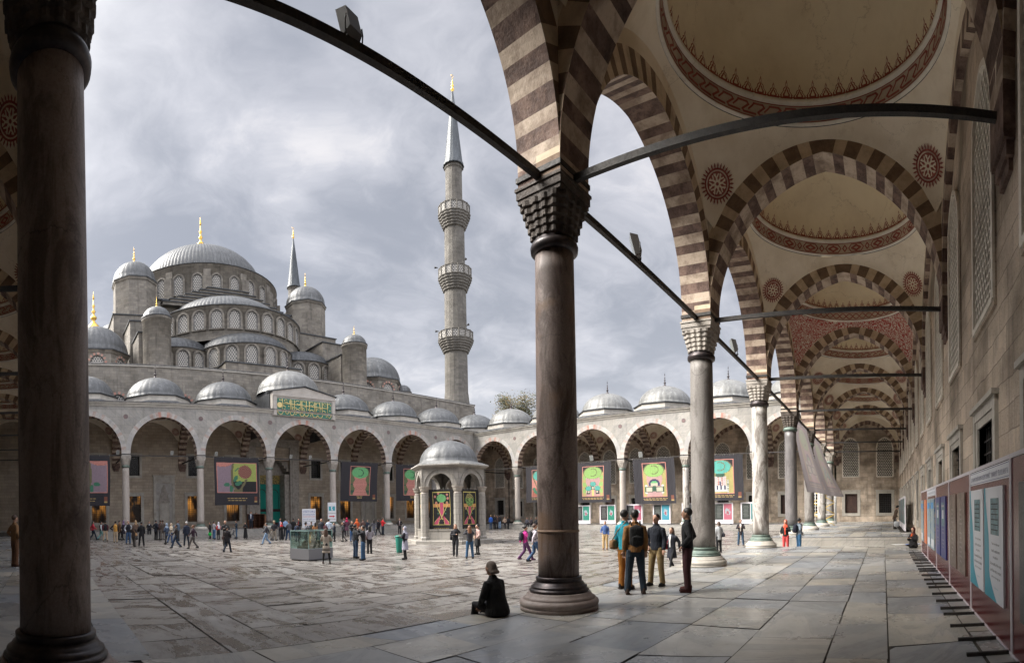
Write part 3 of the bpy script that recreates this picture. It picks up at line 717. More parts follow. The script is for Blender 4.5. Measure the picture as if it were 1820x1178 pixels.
def arcade(label, line, rz, z, wall_label_holes, name='arcade', wallmat=wall_arcade, shafts=None, cols=None, corners=(), styles=None, holes=None, wins=True, dome=pdome_m, walls=True):
    """line: column positions along the arcade; rz turns local (u, v) so that v points to the back wall"""
    Rm = Matrix.Rotation(rz, 4, 'Z'); n = len(line)
    base = ((line[0][0]+line[-1][0])/2, (line[0][1]+line[-1][1])/2, z)
    par = thing(name, label, 'arcade', base)
    par['zoff'] = z
    U = Rm @ Vector((1, 0, 0)); Vv = Rm @ Vector((0, 1, 0))
    W_ = MB(); rods = []; cor = MB()
    def bay(cx, cy, W, i, corner=False):
        c = Vector((cx, cy, z)); s = W/BW
        if not corner: inst('arch', front_m if i % 2 else front_m2, par, cx, cy, z, rz, (s, 1, 1))
        q = c+Vv*VC; st = styles[i] if styles else i % 2
        inst('vault', vault_ms[st], par, q.x, q.y, z, rz, (s, 1, 1))
        q = c+Vv*3.6
        inst('roof', roof_m, par, q.x, q.y, z, rz, (s, 1, 1))
        o = inst('dome', dome, par, q.x, q.y, z, rz+.1*i); sub('finial', pfin_m, o, (0, 0, 16.2))
        if walls: q = c+Vv*DW; inst('wall_arch', wallarch_m, par, q.x, q.y, z, rz, (s*.998, 1, 1))
    for i in range(n-1):
        a, b_ = Vector((*line[i], 0)), Vector((*line[i+1], 0)); m_ = (a+b_)/2; W = (b_-a).length
        bay(m_.x, m_.y, W, i)
        cor_T = Matrix.Translation((m_.x, m_.y, z)) @ Rm; k = len(cor.v)
        for (p0, p1, z0, z1, mm) in ((.45, .52, 12.35, 12.46, 0), (.45, .56, 12.46, 12.60, 0), (.45, .68, 12.60, 12.75, 0), (.30, .76, 12.752, 12.83, 1)):
            cor.box(-W/2, W/2, -p1, -p0+.002, z0, z1, mm)
        cor.xf(cor_T, k)
        if walls:
            T = Matrix.Translation((m_.x, m_.y, z)) @ Rm @ Matrix.Translation((0, DW, 0))
            hl = [(sx-w_/2, sx+w_/2, a_, b2) for sx in (-1.97, 1.97) for w_, a_, b2 in ((UW, UZ0, UZ1), (LW, LZ0, LZ1))]
            wallpiece(W_, T, -W/2, W/2, -.3, 12.9, hl)
            for sx in (-1.97, 1.97):
                q = T @ Vector((sx, 0, 0)); o = inst('window', ufr_m, par, q.x, q.y, z, rz); sub('lattice', lat_m, o, (0, -.05, 0)); sub('pane', upane_m, o)
                o = inst('window', lfr_m, par, q.x, q.y, z, rz); sub('shutter', shut_m, o) if (i+int(sx > 0)) % 3 == 0 else (sub('grille', lgr_m, o), sub('pane', lpane_m, o))
    for k, (x, y) in enumerate(line):
        c = Vector((x, y, z)); q = c+Vv*3.84
        inst('transverse_arch', trans_m, par, q.x, q.y, z, rz+PI/2)
        for du in (0,):
            T = Matrix.Translation((x, y, z)) @ Rm; s0 = 0; K_ = MB()
            K_.box(-.44, .44, 7.19, DW+.1, 6.95, ZF+.02); K_.box(-.38, .38, 7.24, DW+.1, 6.75, 6.95); K_.box(-.30, .30, 7.29, DW+.1, 6.58, 6.75); K_.xf(T, s0); K_.build('corbel', [brown_st], par)
        if 0 < k < n-1 or True:
            q = c-Vv*.45; inst('roundel', disc_m, par, q.x, q.y, z+11.35, rz); 
    if walls: W_.build('wall', [wallmat], par)
    cor.build('cornice', [trim_stone, dark_trim], par)
    for (cx, cy, st) in corners: bay(cx, cy, BW, st, True)
    rd = 7.52
    for i in range(n):
        c = Vector((*line[i], z)); mbr = MB(); mbr.bar(c+Vector((0, 0, rd))+Vv*.3, c+Vector((0, 0, rd))+Vv*7.32, .10, .12); mbr.build('tie_rod', [iron], par)
        if i < n-1:
            d_ = Vector((*line[i+1], z)); e = (d_-c).normalized(); mbr = MB(); mbr.bar(c+Vector((0, 0, rd))+e*.3, d_+Vector((0, 0, rd))-e*.3, .10, .12); mbr.build('tie_rod', [iron], par)
        # iron cramp band round the arch foot
    for i in range(n):
        T = Matrix.Translation((*line[i], z)) @ Rm; cr = MB(); q = .478
        cr.rings([[(x_*(q+o_), y_*(q+o_), zz) for x_, y_ in ((-1, -1), (1, -1), (1, 1), (-1, 1))] for o_, zz in ((-.028, ZF+.10), (0, ZF+.10), (0, ZF+.19), (-.028, ZF+.19))], 0, True, False); cr.xf(T)
        cr.build('cramp_band', [iron], par)
    return par
L = [(x, YS[0]) for x in XS]
ent = arcade('near arcade of tall stone columns around the camera, striped pointed arches and painted domes overhead', L, PI, 0, None,
             corners=[(XS[-1]+3.9, YS[0], 0), (XS[0]-3.9, YS[0], 1)], styles=[1, 0, 1, 2, 0, 1, 3, 0])
ent['short'] = 1
E1 = [('left', 'pink', 'dark', 'dark', 'dark grey-brown column, nearest of all'), ('brown', 'pink', 'dark', 'dark', 'cracked brown porphyry column on pinkish plinth'), ('grey', 'grey', 'dark', 'grey', 'speckled grey granite column'),
      ('white', 'grey', 'dark', 'grey', 'white marble column with dark streaks'), ('black', 'grey', 'green', 'dark', 'glossy near-black column'), ('grey', 'grey', 'green', 'dark', None), ('white', 'grey', 'green', 'grey', None), ('grey', 'grey', 'green', 'grey', None)]
for k, (x, (sh, ba, co, ca, lb)) in enumerate(zip(XS, E1)): column(ent, x, YS[0], ZR if x > PX1 else 0, sh, ba, co, ca, lb)
rb = MB(); rb.lathe([(.365, 1.36), (.378, 1.365), (.378, 1.40), (.363, 1.405)], 40, (XS[1], YS[0], 0)); rb.build('repair_band', [blotchy('rusty_mortar', (.34, .24, .17), (.22, .15, .11), 6, .8)], ent)
mos = arcade('arcade along the mosque front with raised gabled centre bay under a green inscription', [(x, YS[-1]) for x in XS], 0, ZM, None, wallmat=wall_tan,
             corners=[(XS[-1]+3.9, YS[-1], 1), (XS[0]-3.9, YS[-1], 0)], styles=[0, 1, 0, 1, 0, 1, 0], walls=False, dome=pdome2_m)
for k, x in enumerate(XS): column(mos, x, YS[-1], ZM, 'pink' if k % 3 else 'grey', 'grey', 'green', 'grey')
rgt = arcade('pale marble side arcade with lattice windows behind, far right side of the courtyard', [(XS[-1], y) for y in YS], -PI/2, ZR, None, styles=[0, 1, 0, 1, 0, 1])
for k in range(1, 6): column(rgt, XS[-1], YS[k], ZR, ['white', 'white', 'white', 'pink', 'pink', 'pink'][k], 'grey', 'green', 'grey')
lft = arcade('dim side arcade glimpsed to the left behind the nearest column', [(XS[0], y) for y in YS], PI/2, 0, None, styles=[0, 1, 0, 1, 0, 1])
for k in range(1, 6): column(lft, XS[0], YS[k], 0, 'grey', 'grey', 'green', 'grey')
# end walls of the corner bays
def endwall(par, T, holes=True, W=DW+.4, z=0, mat_=wall_arcade):
    mb = MB(); wz = [(sx-w_/2, sx+w_/2, a_, b2) for sx in (-1.97, 1.97) for w_, a_, b2 in ((UW, UZ0, UZ1), (LW, LZ0, LZ1))] if holes else []
    wallpiece(mb, T, -W/2, W/2, -.5, 12.9, wz); mb.build('end_wall', [mat_], par)
    if holes:
        rz = T.to_euler().z; g0 = ORIG[par.name]
        for j, sx in enumerate((-1.97, 1.97)):
            q = T @ Vector((sx, 0, 0)); o = inst('window', ufr_m, par, q.x, q.y, q.z, rz); sub('lattice', lat_m, o, (0, -.05, 0)); sub('pane', upane_m, o)
            o = inst('window', lfr_m, par, q.x, q.y, q.z, rz); sub('shutter', shut_m, o) if j == 0 else (sub('grille', lgr_m, o), sub('pane', lpane_m, o))
TR = Matrix.Translation; RZ = lambda a: Matrix.Rotation(a, 4, 'Z')
endwall(ent, TR((WR, YS[0]-3.68, ZR)) @ RZ(-PI/2)); endwall(ent, TR((XS[-1]+3.68, WE, ZR)) @ RZ(PI))
endwall(ent, TR((XS[0]-3.68, WE, 0)) @ RZ(PI)); endwall(ent, TR((WL, YS[0]-3.68, 0)) @ RZ(PI/2))
endwall(mos, TR((WR, YS[-1]+3.68, ZM)) @ RZ(-PI/2)); endwall(mos, TR((WL, YS[-1]+3.68, 0)) @ RZ(PI/2))
for (q, rz_, zz, pr_) in (((WR, YS[0]-3.7), -PI/2, 0, ent), ((XS[-1]+3.9, WE), PI, 0, ent), ((WR, YS[-1]+3.7), -PI/2, ZM, mos), ((WL, YS[-1]+3.7), PI/2, ZM, mos), ((XS[0]-3.9, WE), PI, 0, ent), ((WL, YS[0]-3.7), PI/2, 0, ent)):
    inst('wall_arch', wallarch_m, pr_, q[0], q[1], zz, rz_, (.9, 1, 1))
# raised gable over the portal bay, with its green inscription
mb = MB(); gx0, gx1, gy = XS[3]+.25, XS[4]+.1, YS[-1]-.45
gp = [(gx0, 12.55), (gx1, 12.55), (gx1, 15.15), ((gx0+gx1)/2, 15.85), (gx0, 15.15)]
mb.poly([(x, gy-.16, z) for x, z in gp]); mb.poly([(x, gy+.5, z) for x, z in gp[::-1]])
for a, b_ in zip(gp, gp[1:]+gp[:1]): mb.poly([(a[0], gy-.16, a[1]), (a[0], gy+.5, a[1]), (b_[0], gy+.5, b_[1]), (b_[0], gy-.16, b_[1])])
mb.box(gx0+.1, gx0+.45, gy-.26, gy-.158, 12.55, 14.6); mb.box(gx1-.45, gx1-.1, gy-.26, gy-.158, 12.55, 14.6)
for q, (z0, z1, p) in enumerate(((14.55, 14.68, .22), (14.68, 14.80, .30))): mb.box(gx0, gx1, gy-p, gy-.157, z0, z1)
mb.build('gable', [blotchy('gable_stone', (.42, .385, .345), (.36, .33, .30), 1.2, .6)], mos)
mb = MB()
for a, b_ in (((gx0-.2, 15.1), ((gx0+gx1)/2, 15.92)), (((gx0+gx1)/2, 15.92), (gx1+.2, 15.1))): mb.bar((a[0], gy+.4, a[1]+.05), (b_[0], gy+.4, b_[1]+.05), 1.4, .09)
mb.bar((gx0-.05, gy+.5, 12.9), (gx0-.05, gy+6, 12.9), .1, 4.4); mb.bar((gx1+.05, gy+.5, 12.9), (gx1+.05, gy+6, 12.9), .1, 4.4)
mb.lathe([(4.1, 14.2), (4.1, 14.9), (3.75, 15.3), (3.7, 15.8)], 8, ((gx0+gx1)/2, YS[-1]+3.6, 0), a0=PI/8, smooth=False); mb.build('roof', [lead_dark], mos)
o = inst('dome', dome_mb(3.6, 2.75, 28, 3, 15.85).mesh('dome', [lead_pale]), mos, (gx0+gx1)/2, YS[-1]+3.6, 0); sub('finial', finial_mb(1.1).mesh('finial', [bronze_dark]), o, (0, 0, 18.5))
GREEN = flat('inscription_green', (.02, .13, .085), .5)
pz0, pz1, px0_, px1_ = 12.62, 14.42, gx0+.55, gx1-.55
mb = MB(); mb.box(px0_, px1_, gy-.20, gy-.155, pz0, pz1); ip = mb.build('inscription_panel', [GREEN], mos)
mb = MB(); S = lambda u, v: (px0_+(px1_-px0_)*u, gy-.215, pz0+(pz1-pz0)*v)
def stroke(pts, wd=.055, n=1):
    mb.tube([S(*p) for p in pts], wd, 4)
def bowl(u, v, ru, rv, a0=200, a1=400, wd=.055): stroke([(u+ru*cos(R(a0+(a1-a0)*k/8)), v+rv*sin(R(a0+(a1-a0)*k/8))) for k in range(9)], wd)
for u, a, b_ in ((.085, .55, .98), (.23, .20, .97), (.255, .2, .95), (.30, .25, .95), (.42, .15, .95), (.44, .15, .95), (.52, .2, .97), (.575, .2, .97), (.675, .2, .95), (.70, .25, .95), (.775, .3, .97), (.82, .3, .97), (.92, .35, .98)): stroke([(u, b_), (u+.004, a)], .045)
stroke([(.10, .70), (.4, .68), (.7, .64), (.93, .62)], .05)
for u, v, ru, rv, a0, a1 in ((.05, .25, .05, .22, 160, 370), (.11, .45, .03, .12, 0, 330), (.17, .30, .035, .22, 170, 380), (.26, .22, .04, .20, 180, 370), (.285, .42, .02, .09, 0, 340), (.36, .30, .04, .12, -20, 300), (.44, .18, .04, .18, 180, 360), (.465, .42, .018, .09, 0, 350), (.52, .20, .04, .18, 180, 350), (.62, .33, .035, .13, -20, 300), (.68, .15, .045, .15, 170, 360), (.735, .40, .03, .12, 60, 330), (.78, .15, .045, .15, 180, 370), (.85, .36, .03, .11, -20, 320), (.955, .20, .035, .14, 60, 400), (.955, .80, .03, .12, 0, 250), (.15, .86, .03, .08, 30, 330), (.19, .82, .03, .10, 200, 420), (.36, .84, .035, .08, 20, 200), (.38, .78, .03, .07, 200, 380), (.47, .86, .03, .07, 10, 190), (.62, .86, .035, .07, 20, 200), (.63, .78, .03, .07, 200, 380), (.74, .84, .03, .07, 10, 200), (.87, .86, .03, .08, 20, 300)):
    bowl(u, v, ru, rv, a0, a1, .042)
for u, v in ((.04, .9), (.065, .9), (.2, .55), (.33, .5), (.4, .5), (.56, .45), (.6, .1), (.33, .12), (.9, .12), (.5, .6), (.8, .56), (.97, .5)): mb.box(S(u, v)[0]-.06, S(u, v)[0]+.06, gy-.225, gy-.2, S(u, v)[2]-.05, S(u, v)[2]+.05)
mb.lathe([(.30, 0), (.30, .02)], 16, (0, 0, 0), m=0); k0 = len(mb.v)-32; mb.xf(TR(Vector(S(.04, .60))) @ Matrix.Rotation(PI/2, 4, 'X'), k0)
mb.build('gilded_lettering', [flat('inscription_gold', (.62, .48, .20), .45)], ip)

# ------------------------------------------------------------------ the mosque
CX = 27.2
mq = thing('mosque', 'great grey stone mosque with stacked lead domes, turrets and gilded finials behind its arcade', 'mosque', (CX, WM, 0))
wins = [(5.8, 1.6), (9.8, 1.6), (16.9, 1.6), (21.7, 1.6), (33.0, 1.6), (37.4, 1.6), (44.6, 1.6), (48.6, 1.6), (52.3, 1.6), (1.9, 1.6), (-2, 1.6)]
hl = []
for x, w_ in wins: hl += [(x-.8, x+.8, ZM+.75, 4.15), (x-.68, x+.68, 6.5, 8.75)]
DXP = 26.9; hl.append((DXP-2.3, DXP+2.3, ZM, 8.6))
mb = MB(); wallpiece(mb, TR((0, WM, 0)), WL-.4, WR+.4, -.3, 12.9, hl, .55, 0); wallpiece(mb, TR((0, WM, 0)), WL-.4, WR+.4, 12.9, 19.2, [], m=1)
mb.build('front_wall', [wall_tan, wall_grey], mq)
mb = MB(); mb.box(WL-.4, WR+.4, WM+1.6, WM+56, 0, 19.0); mb.box(WL-.4, WR+.4, WM+.6, WM+1.58, 12.9, 19.18); mb.build('hall_wall', [wall_grey], mq)
mb = MB(); mb.box(WL-.5, WR+.5, WM-.16, WM+1.7, 19.2, 19.3); mb.box(WL-.5, WR+.5, WM-.10, WM+.3, 19.02, 19.2, 1); mb.build('cornice', [dark_trim, trim_stone], mq)
warm = mat('lit_interior', (.03, .012, .004), .4)
def lit_fn(g, b):
    P = g.n('ShaderNodeNewGeometry').outputs['Position']; x, y, z = g.sep(P)
    n = g.noise(g.sc(P, (1.1, 1, .5)), 1.3, 2); n2 = g.ramp(z, 1.4, 4.0, .05, 1.0)
    e = g.m('MULTIPLY', g.ramp(n, .38, .70), n2); g.put(b.inputs['Emission Color'], (1, .42, .08)); g.put(b.inputs['Emission Strength'], g.m('MULTIPLY', e, .28))
warm = mat('lamplit_glass', (.03, .015, .008), .3, lit_fn)
mf_m = frame_mb(1.6, ZM+.75, 4.15, .34).mesh('window', [trim_stone]); mg_m = grille_mb(1.6, ZM+.75, 4.15, 6, 12, .035, .12).mesh('grille', [iron]); mp_m = pane_mb(1.6, ZM+.75, 4.15, .5).mesh('pane', [warm])
mf2_m = frame_mb(1.36, 6.5, 8.75, .26).mesh('window', [trim_stone]); mg2_m = grille_mb(1.36, 6.5, 8.75, 6, 9, .035, .12).mesh('grille', [iron]); mp2_m = pane_mb(1.36, 6.5, 8.75, .5).mesh('pane', [glass_dark])
for x, w_ in wins:
    o = inst('window', mf_m, mq, x, WM, 0, label='barred lower window with warm lamplight inside'); sub('grille', mg_m, o); sub('pane', mp_m, o)
    o = inst('window', mf2_m, mq, x, WM, 0); sub('grille', mg2_m, o); sub('pane', mp2_m, o)
for x in (13.3, 41.1):          # carved marble prayer niches in the wall
    mb = MB(); h = 1.25
    mb.box(x-h, x-h+.3, WM-.16, WM+.05, ZM, 6.4); mb.box(x+h-.3, x+h, WM-.16, WM+.05, ZM, 6.4); mb.box(x-h+.3, x+h-.3, WM-.157, WM+.05, 5.6, 6.4); mb.box(x-h-.08, x+h+.08, WM-.24, WM+.05, 6.4, 6.55)
    mb.box(x-.95, x+.95, WM-.06, WM+.05, ZM, 5.6, 1)
    for k in range(8): f_ = 1-k/8; mb.box(x-.62*f_-.04, x+.62*f_+.04, WM-.075-.016*k, WM-.05, 3.35+k*.26, 3.35+k*.26+.255, 2)
    mb.rings([[(x+.6*cos(PI*i/10), WM-.07-.22*sin(PI*i/10), z_) for i in range(11)] for z_ in (ZM, 3.35)], 0, False)
    mb.build('prayer_niche', [trim_stone, white_v, cap_st], mq)
# portal: stalactite hood, inscription, teal hangings
mb = MB(); y0 = WM
for sx in (-1, 1):
    x = DXP+sx*2.9; mb.box(x-.6, x+.6, y0-.35, y0+.1, ZM, 10.2); mb.box(x-.35, x+.35, y0-.42, y0-.34, ZM, 9.8)
    mb.box(DXP+sx*2.0-.33, DXP+sx*2.0+.33, y0+.0, y0+1.6, ZM, 6.9)
mb.box(DXP-3.5, DXP+3.5, y0-.37, y0+.1, 10.2, 11.0); mb.box(DXP-3.6, DXP+3.6, y0-.45, y0+.1, 10.98, 11.2)
for k in range(8):
    w_ = 2.3*(1-k/8.3); mb.box(DXP-2.32, DXP-w_, y0+.05+.1*k, y0+1.5, 6.9+k*.38, 6.9+k*.38+.375); mb.box(DXP+w_, DXP+2.32, y0+.05+.1*k, y0+1.5, 6.9+k*.38, 6.9+k*.38+.375)
mb.box(DXP-2.3, DXP+2.3, y0+1.52, y0+1.6, ZM, 10.2)
po = mb.build('portal', [cap_st], mq)
mb = MB(); mb.box(DXP-1.65, DXP+1.65, y0+1.40, y0+1.50, 5.75, 6.85)
mb.build('inscription_band', [blotchy('gilt_inscription', (.07, .075, .03), (.36, .25, .06), 9, .5, lo=.47, hi=.52)], po)
mb = MB(); mb.box(DXP-1.65, DXP+1.65, y0+1.42, y0+1.5, ZM, 5.72)
mb.box(DXP-1.65, DXP+1.65, y0+1.38, y0+1.42, 2.25, 2.6, 1); mb.box(DXP-.07, DXP+.07, y0+1.38, y0+1.42, ZM, 5.7, 1)
for sx in (-1, 1):
    x = DXP+sx*.83; pts = [(x+.62*cos(PI*k/12), 4.3+.75*sin(PI*k/12)) for k in range(13)]
    for a, b_ in zip([(x+.62, 2.6)]+pts, pts+[(x-.62, 2.6)]): mb.bar((a[0], y0+1.40, a[1]), (b_[0], y0+1.40, b_[1]), .03, .07, 1)
mb.box(DXP-1.65, DXP+1.65, y0+1.39, y0+1.43, ZM, .9, 1)
mb.build('door', [flat('teal_hanging', (.005, .20, .155), .85), flat('dark_band', (.03, .012, .012), .9)], po)

def wscreen_fn(g, b):
    u, z, P = wallcoord(g); s = .30; r = g.m('DIVIDE', z, s*.866); odd = g.m('MULTIPLY', g.m('FLOORED_MODULO', g.m('FLOOR', r), 2.0), .5)
    fx = g.m('SUBTRACT', g.m('FRACT', g.m('ADD', g.m('DIVIDE', u, s), odd)), .5); fz = g.m('SUBTRACT', g.m('FRACT', r), .5)
    d2 = g.m('ADD', g.m('MULTIPLY', fx, fx), g.m('MULTIPLY', fz, fz)); g.put(b.inputs['Base Color'], g.mix(g.ramp(d2, .08, .13), (.035, .035, .038), (.40, .38, .345)))
screen = mat('window_screen', (.3, .3, .3), .8, wscreen_fn)
def awin_mb(w, h, mats2=False):
    """arched window set on a wall: screen, dark reveal band and stone surround standing proud; faces -y, base at z=0"""
    mb = MB(); hs = w/2; zs = h-hs*1.1; rise = h-zs; Ra = (hs*hs+rise*rise)/(2*hs); cx = hs-Ra; am = math.acos(-cx/Ra); N = 7
    arc = [(hs, 0), (hs, zs)]+[(cx+Ra*cos(am*k/N), zs+Ra*sin(am*k/N)) for k in range(1, N+1)]
    def off(o):  r = [(hs+o, 0), (hs+o, zs)]+[(cx+(Ra+o)*cos(am*k/N), zs+(Ra+o)*sin(am*k/N)) for k in range(1, N)]; return r+[(0, zs+sqrt((Ra+o)**2-cx*cx))]
    full = lambda q: q+[(-x, z) for x, z in q[-2::-1]]
    A, B_, C_ = full(arc), full(off(w*.10)), full(off(w*.30)); n = len(A)
    mb.poly([(x, -.03, z) for x, z in A], 0)
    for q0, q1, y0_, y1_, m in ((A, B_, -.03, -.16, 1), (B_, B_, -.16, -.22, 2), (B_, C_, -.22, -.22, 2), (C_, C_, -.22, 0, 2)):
        for i in range(n-1):
            mm = m if not (mats2 and q1 is C_ and q0 is B_ and i % 2) else 3
            mb.poly([(q0[i][0], y0_, q0[i][1]), (q0[i+1][0], y0_, q0[i+1][1]), (q1[i+1][0], y1_, q1[i+1][1]), (q1[i][0], y1_, q1[i][1])], mm)
    mb.box(-hs-w*.32, hs+w*.32, -.26, 0, -.14, 0, 2)
    return mb
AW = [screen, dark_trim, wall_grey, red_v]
aw_m = awin_mb(1.25, 2.9).mesh('window', AW); aw2_m = awin_mb(1.3, 2.4).mesh('window', AW); aw3_m = awin_mb(1.5, 1.5, True).mesh('window', AW)
def drum(cx, cy, r, z0, z1, n, wm, wz, a0=0, a1=2*PI, dome=None, name='dome', eave=.35, wall='drum', phase=.5, facets=None, leadm=lead, finial=None, ph=0, poly_=None, dr_=.975):
    """a windowed drum, its eave and its lead dome (rise = dome)"""
    seg = poly_ or 64
    mb = MB(); mb.lathe([(r, z0), (r, z1-.35), (r+.12, z1-.3), (r+.12, z1-.15), (r+eave*.8, z1)], seg, (cx, cy, 0), a0=PI/seg, smooth=not poly_, caps=False)
    dr = mb.build(wall, [wall_grey], mq); g0 = ORIG[mq.name]
    for k in range(n):
        a = a0+(a1-a0)*(k+phase)/n; rr = r*(cos(PI/poly_) if poly_ else 1)
        o = link('window', wm, dr, (cx+rr*cos(a)-g0[0], cy+rr*sin(a)-g0[1], wz), a+PI/2+0)
    mb = MB(); mb.lathe([(r+eave*.8, z1), (r+eave, z1+.02), (r+eave, z1+.16), (r*dr_-.05, z1+.25+(r-r*dr_)*.10)], seg, (cx, cy, 0), a0=PI/seg, smooth=not poly_, caps=False); ev = mb.build('eave', [lead_dark], dr)
    if dome:
        nr = max(16, int(2*PI*r/.75)); do = inst(name, dome_mb(r*dr_, dome, nr, 3, z1+.22+(r-r*dr_)*.06, .05, .012 if r > 6 else .02).mesh('dome', [leadm]), mq, cx, cy, 0)
        if finial: sub('finial', finial_mb(finial).mesh('finial', [gold]), do, (0, 0, z1+.2+dome*.985))
    return dr
DY = 90
mb = MB()
mb.box(CX-13.5, CX+13.5, DY-13.2, DY+13.5, 19.0, 34.0)
for k in range(7): hw_ = 10.2-k*1.15; mb.box(CX-hw_, CX+hw_, DY-14.3+.02*k, DY-12.2, 33.0+.44*k, 33.44+.46*k)
for s in (-1, 1):
    mb.box(CX+s*14.1-3.6, CX+s*14.1+3.6, 74.0, 81.5, 19, 30.4)
    mb.box(CX+s*14.1-2.2, CX+s*14.1+2.2, 68.2, 74.0, 19, 27.4); mb.box(CX+s*14.1-1.9, CX+s*14.1+1.9, 63.6, 68.2, 19, 24.3)
    mb.box(CX+s*8-5.4, CX+s*8+5.4, 73.5, 77, 19, 25.5)
mb.build('upper_wall', [wall_grey], mq)
mb = MB()
mb.box(CX-13.8, CX+13.8, DY-13.5, DY+13.8, 34.0, 34.18)
for k in range(7): hw_ = 10.2-k*1.15; mb.box(CX-hw_-.12, CX+hw_+.12, DY-14.45+.02*k, DY-12.1, 33.44+.46*k, 33.56+.46*k)
for s in (-1, 1):
    mb.box(CX+s*14.1-3.75, CX+s*14.1+3.75, 73.85, 81.65, 30.4, 30.55); mb.box(CX+s*14.1-2.35, CX+s*14.1+2.35, 68.05, 73.84, 27.4, 27.55); mb.box(CX+s*14.1-2.05, CX+s*14.1+2.05, 63.45, 68.04, 24.3, 24.45)
mb.build('parapet_capping', [lead_dark], mq)
mb = MB(); mb.box(CX-5.2, CX+5.2, 62.6, 66, 19.0, 21.1); mb.box(CX-5.35, CX+5.35, 62.45, 66, 21.1, 21.25, 1); mb.build('raised_wall', [wall_grey, lead_dark], mq)
drum(CX, DY, 13.0, 34.1, 40.5, 28, aw_m, 35.9, dome=7.7, leadm=lead, finial=3.6, dr_=.825)
for k in range(14):
    mb = MB(); a = 2*PI*(k+0)/14; T = TR((CX, DY, 0)) @ RZ(a); s0 = len(mb.v); mb.box(12.8, 13.9, -.62, .62, 34.1, 38.4); mb.box(12.8, 13.4, -.55, .55, 38.4, 39.6); mb.xf(T, s0); mb.build('buttress', [wall_grey], mq)
drum(CX, 78, 11.5, 25.5, 30.1, 30, aw2_m, 27.0, dome=4.3, dr_=.80)
drum(CX, 70, 6.6, 20.5, 24.1, 16, aw2_m, 21.4, dome=2.6, leadm=lead_dark)
drum(CX-9.6, 72, 5.2, 19.5, 23.8, 14, aw2_m, 21.0, dome=2.3, leadm=lead_dark); drum(CX+9.6, 72, 5.2, 19.5, 23.8, 14, aw2_m, 21.0, dome=2.3, leadm=lead_dark)
for s in (-1, 1):
    drum(CX+s*14.1, 77.5, 3.25, 30.4, 36.2, 0, None, 0, dome=3.1, wall='turret', poly_=8, eave=.25, finial=1.35)
    drum(CX+s*13.9, 62.7, 1.72, 19.2, 25.6, 0, None, 0, dome=1.35, wall='turret', eave=.18, finial=.75)
    drum(CX+s*21, 68.6, 4.5, 19.1, 22.3, 8, aw3_m, 20.0, dome=3.9, poly_=8, phase=0, finial=2.6 if s < 0 else None)
drum(52.4, 66, 1.25, 19.1, 20.9, 0, None, 0, dome=1.1, wall='turret', eave=.15)
for s in (-1, 1): drum(CX+s*14.1, 102.5, 3.25, 30.4, 36.2, 0, None, 0, dome=3.1, wall='turret', poly_=8, eave=.25, finial=1.35)
for x in [XS[k]+.3 for k in (0, 1, 2, 5, 6)]+[3.6]: inst('window', aw3_m, mq, x, WM, 14.1)

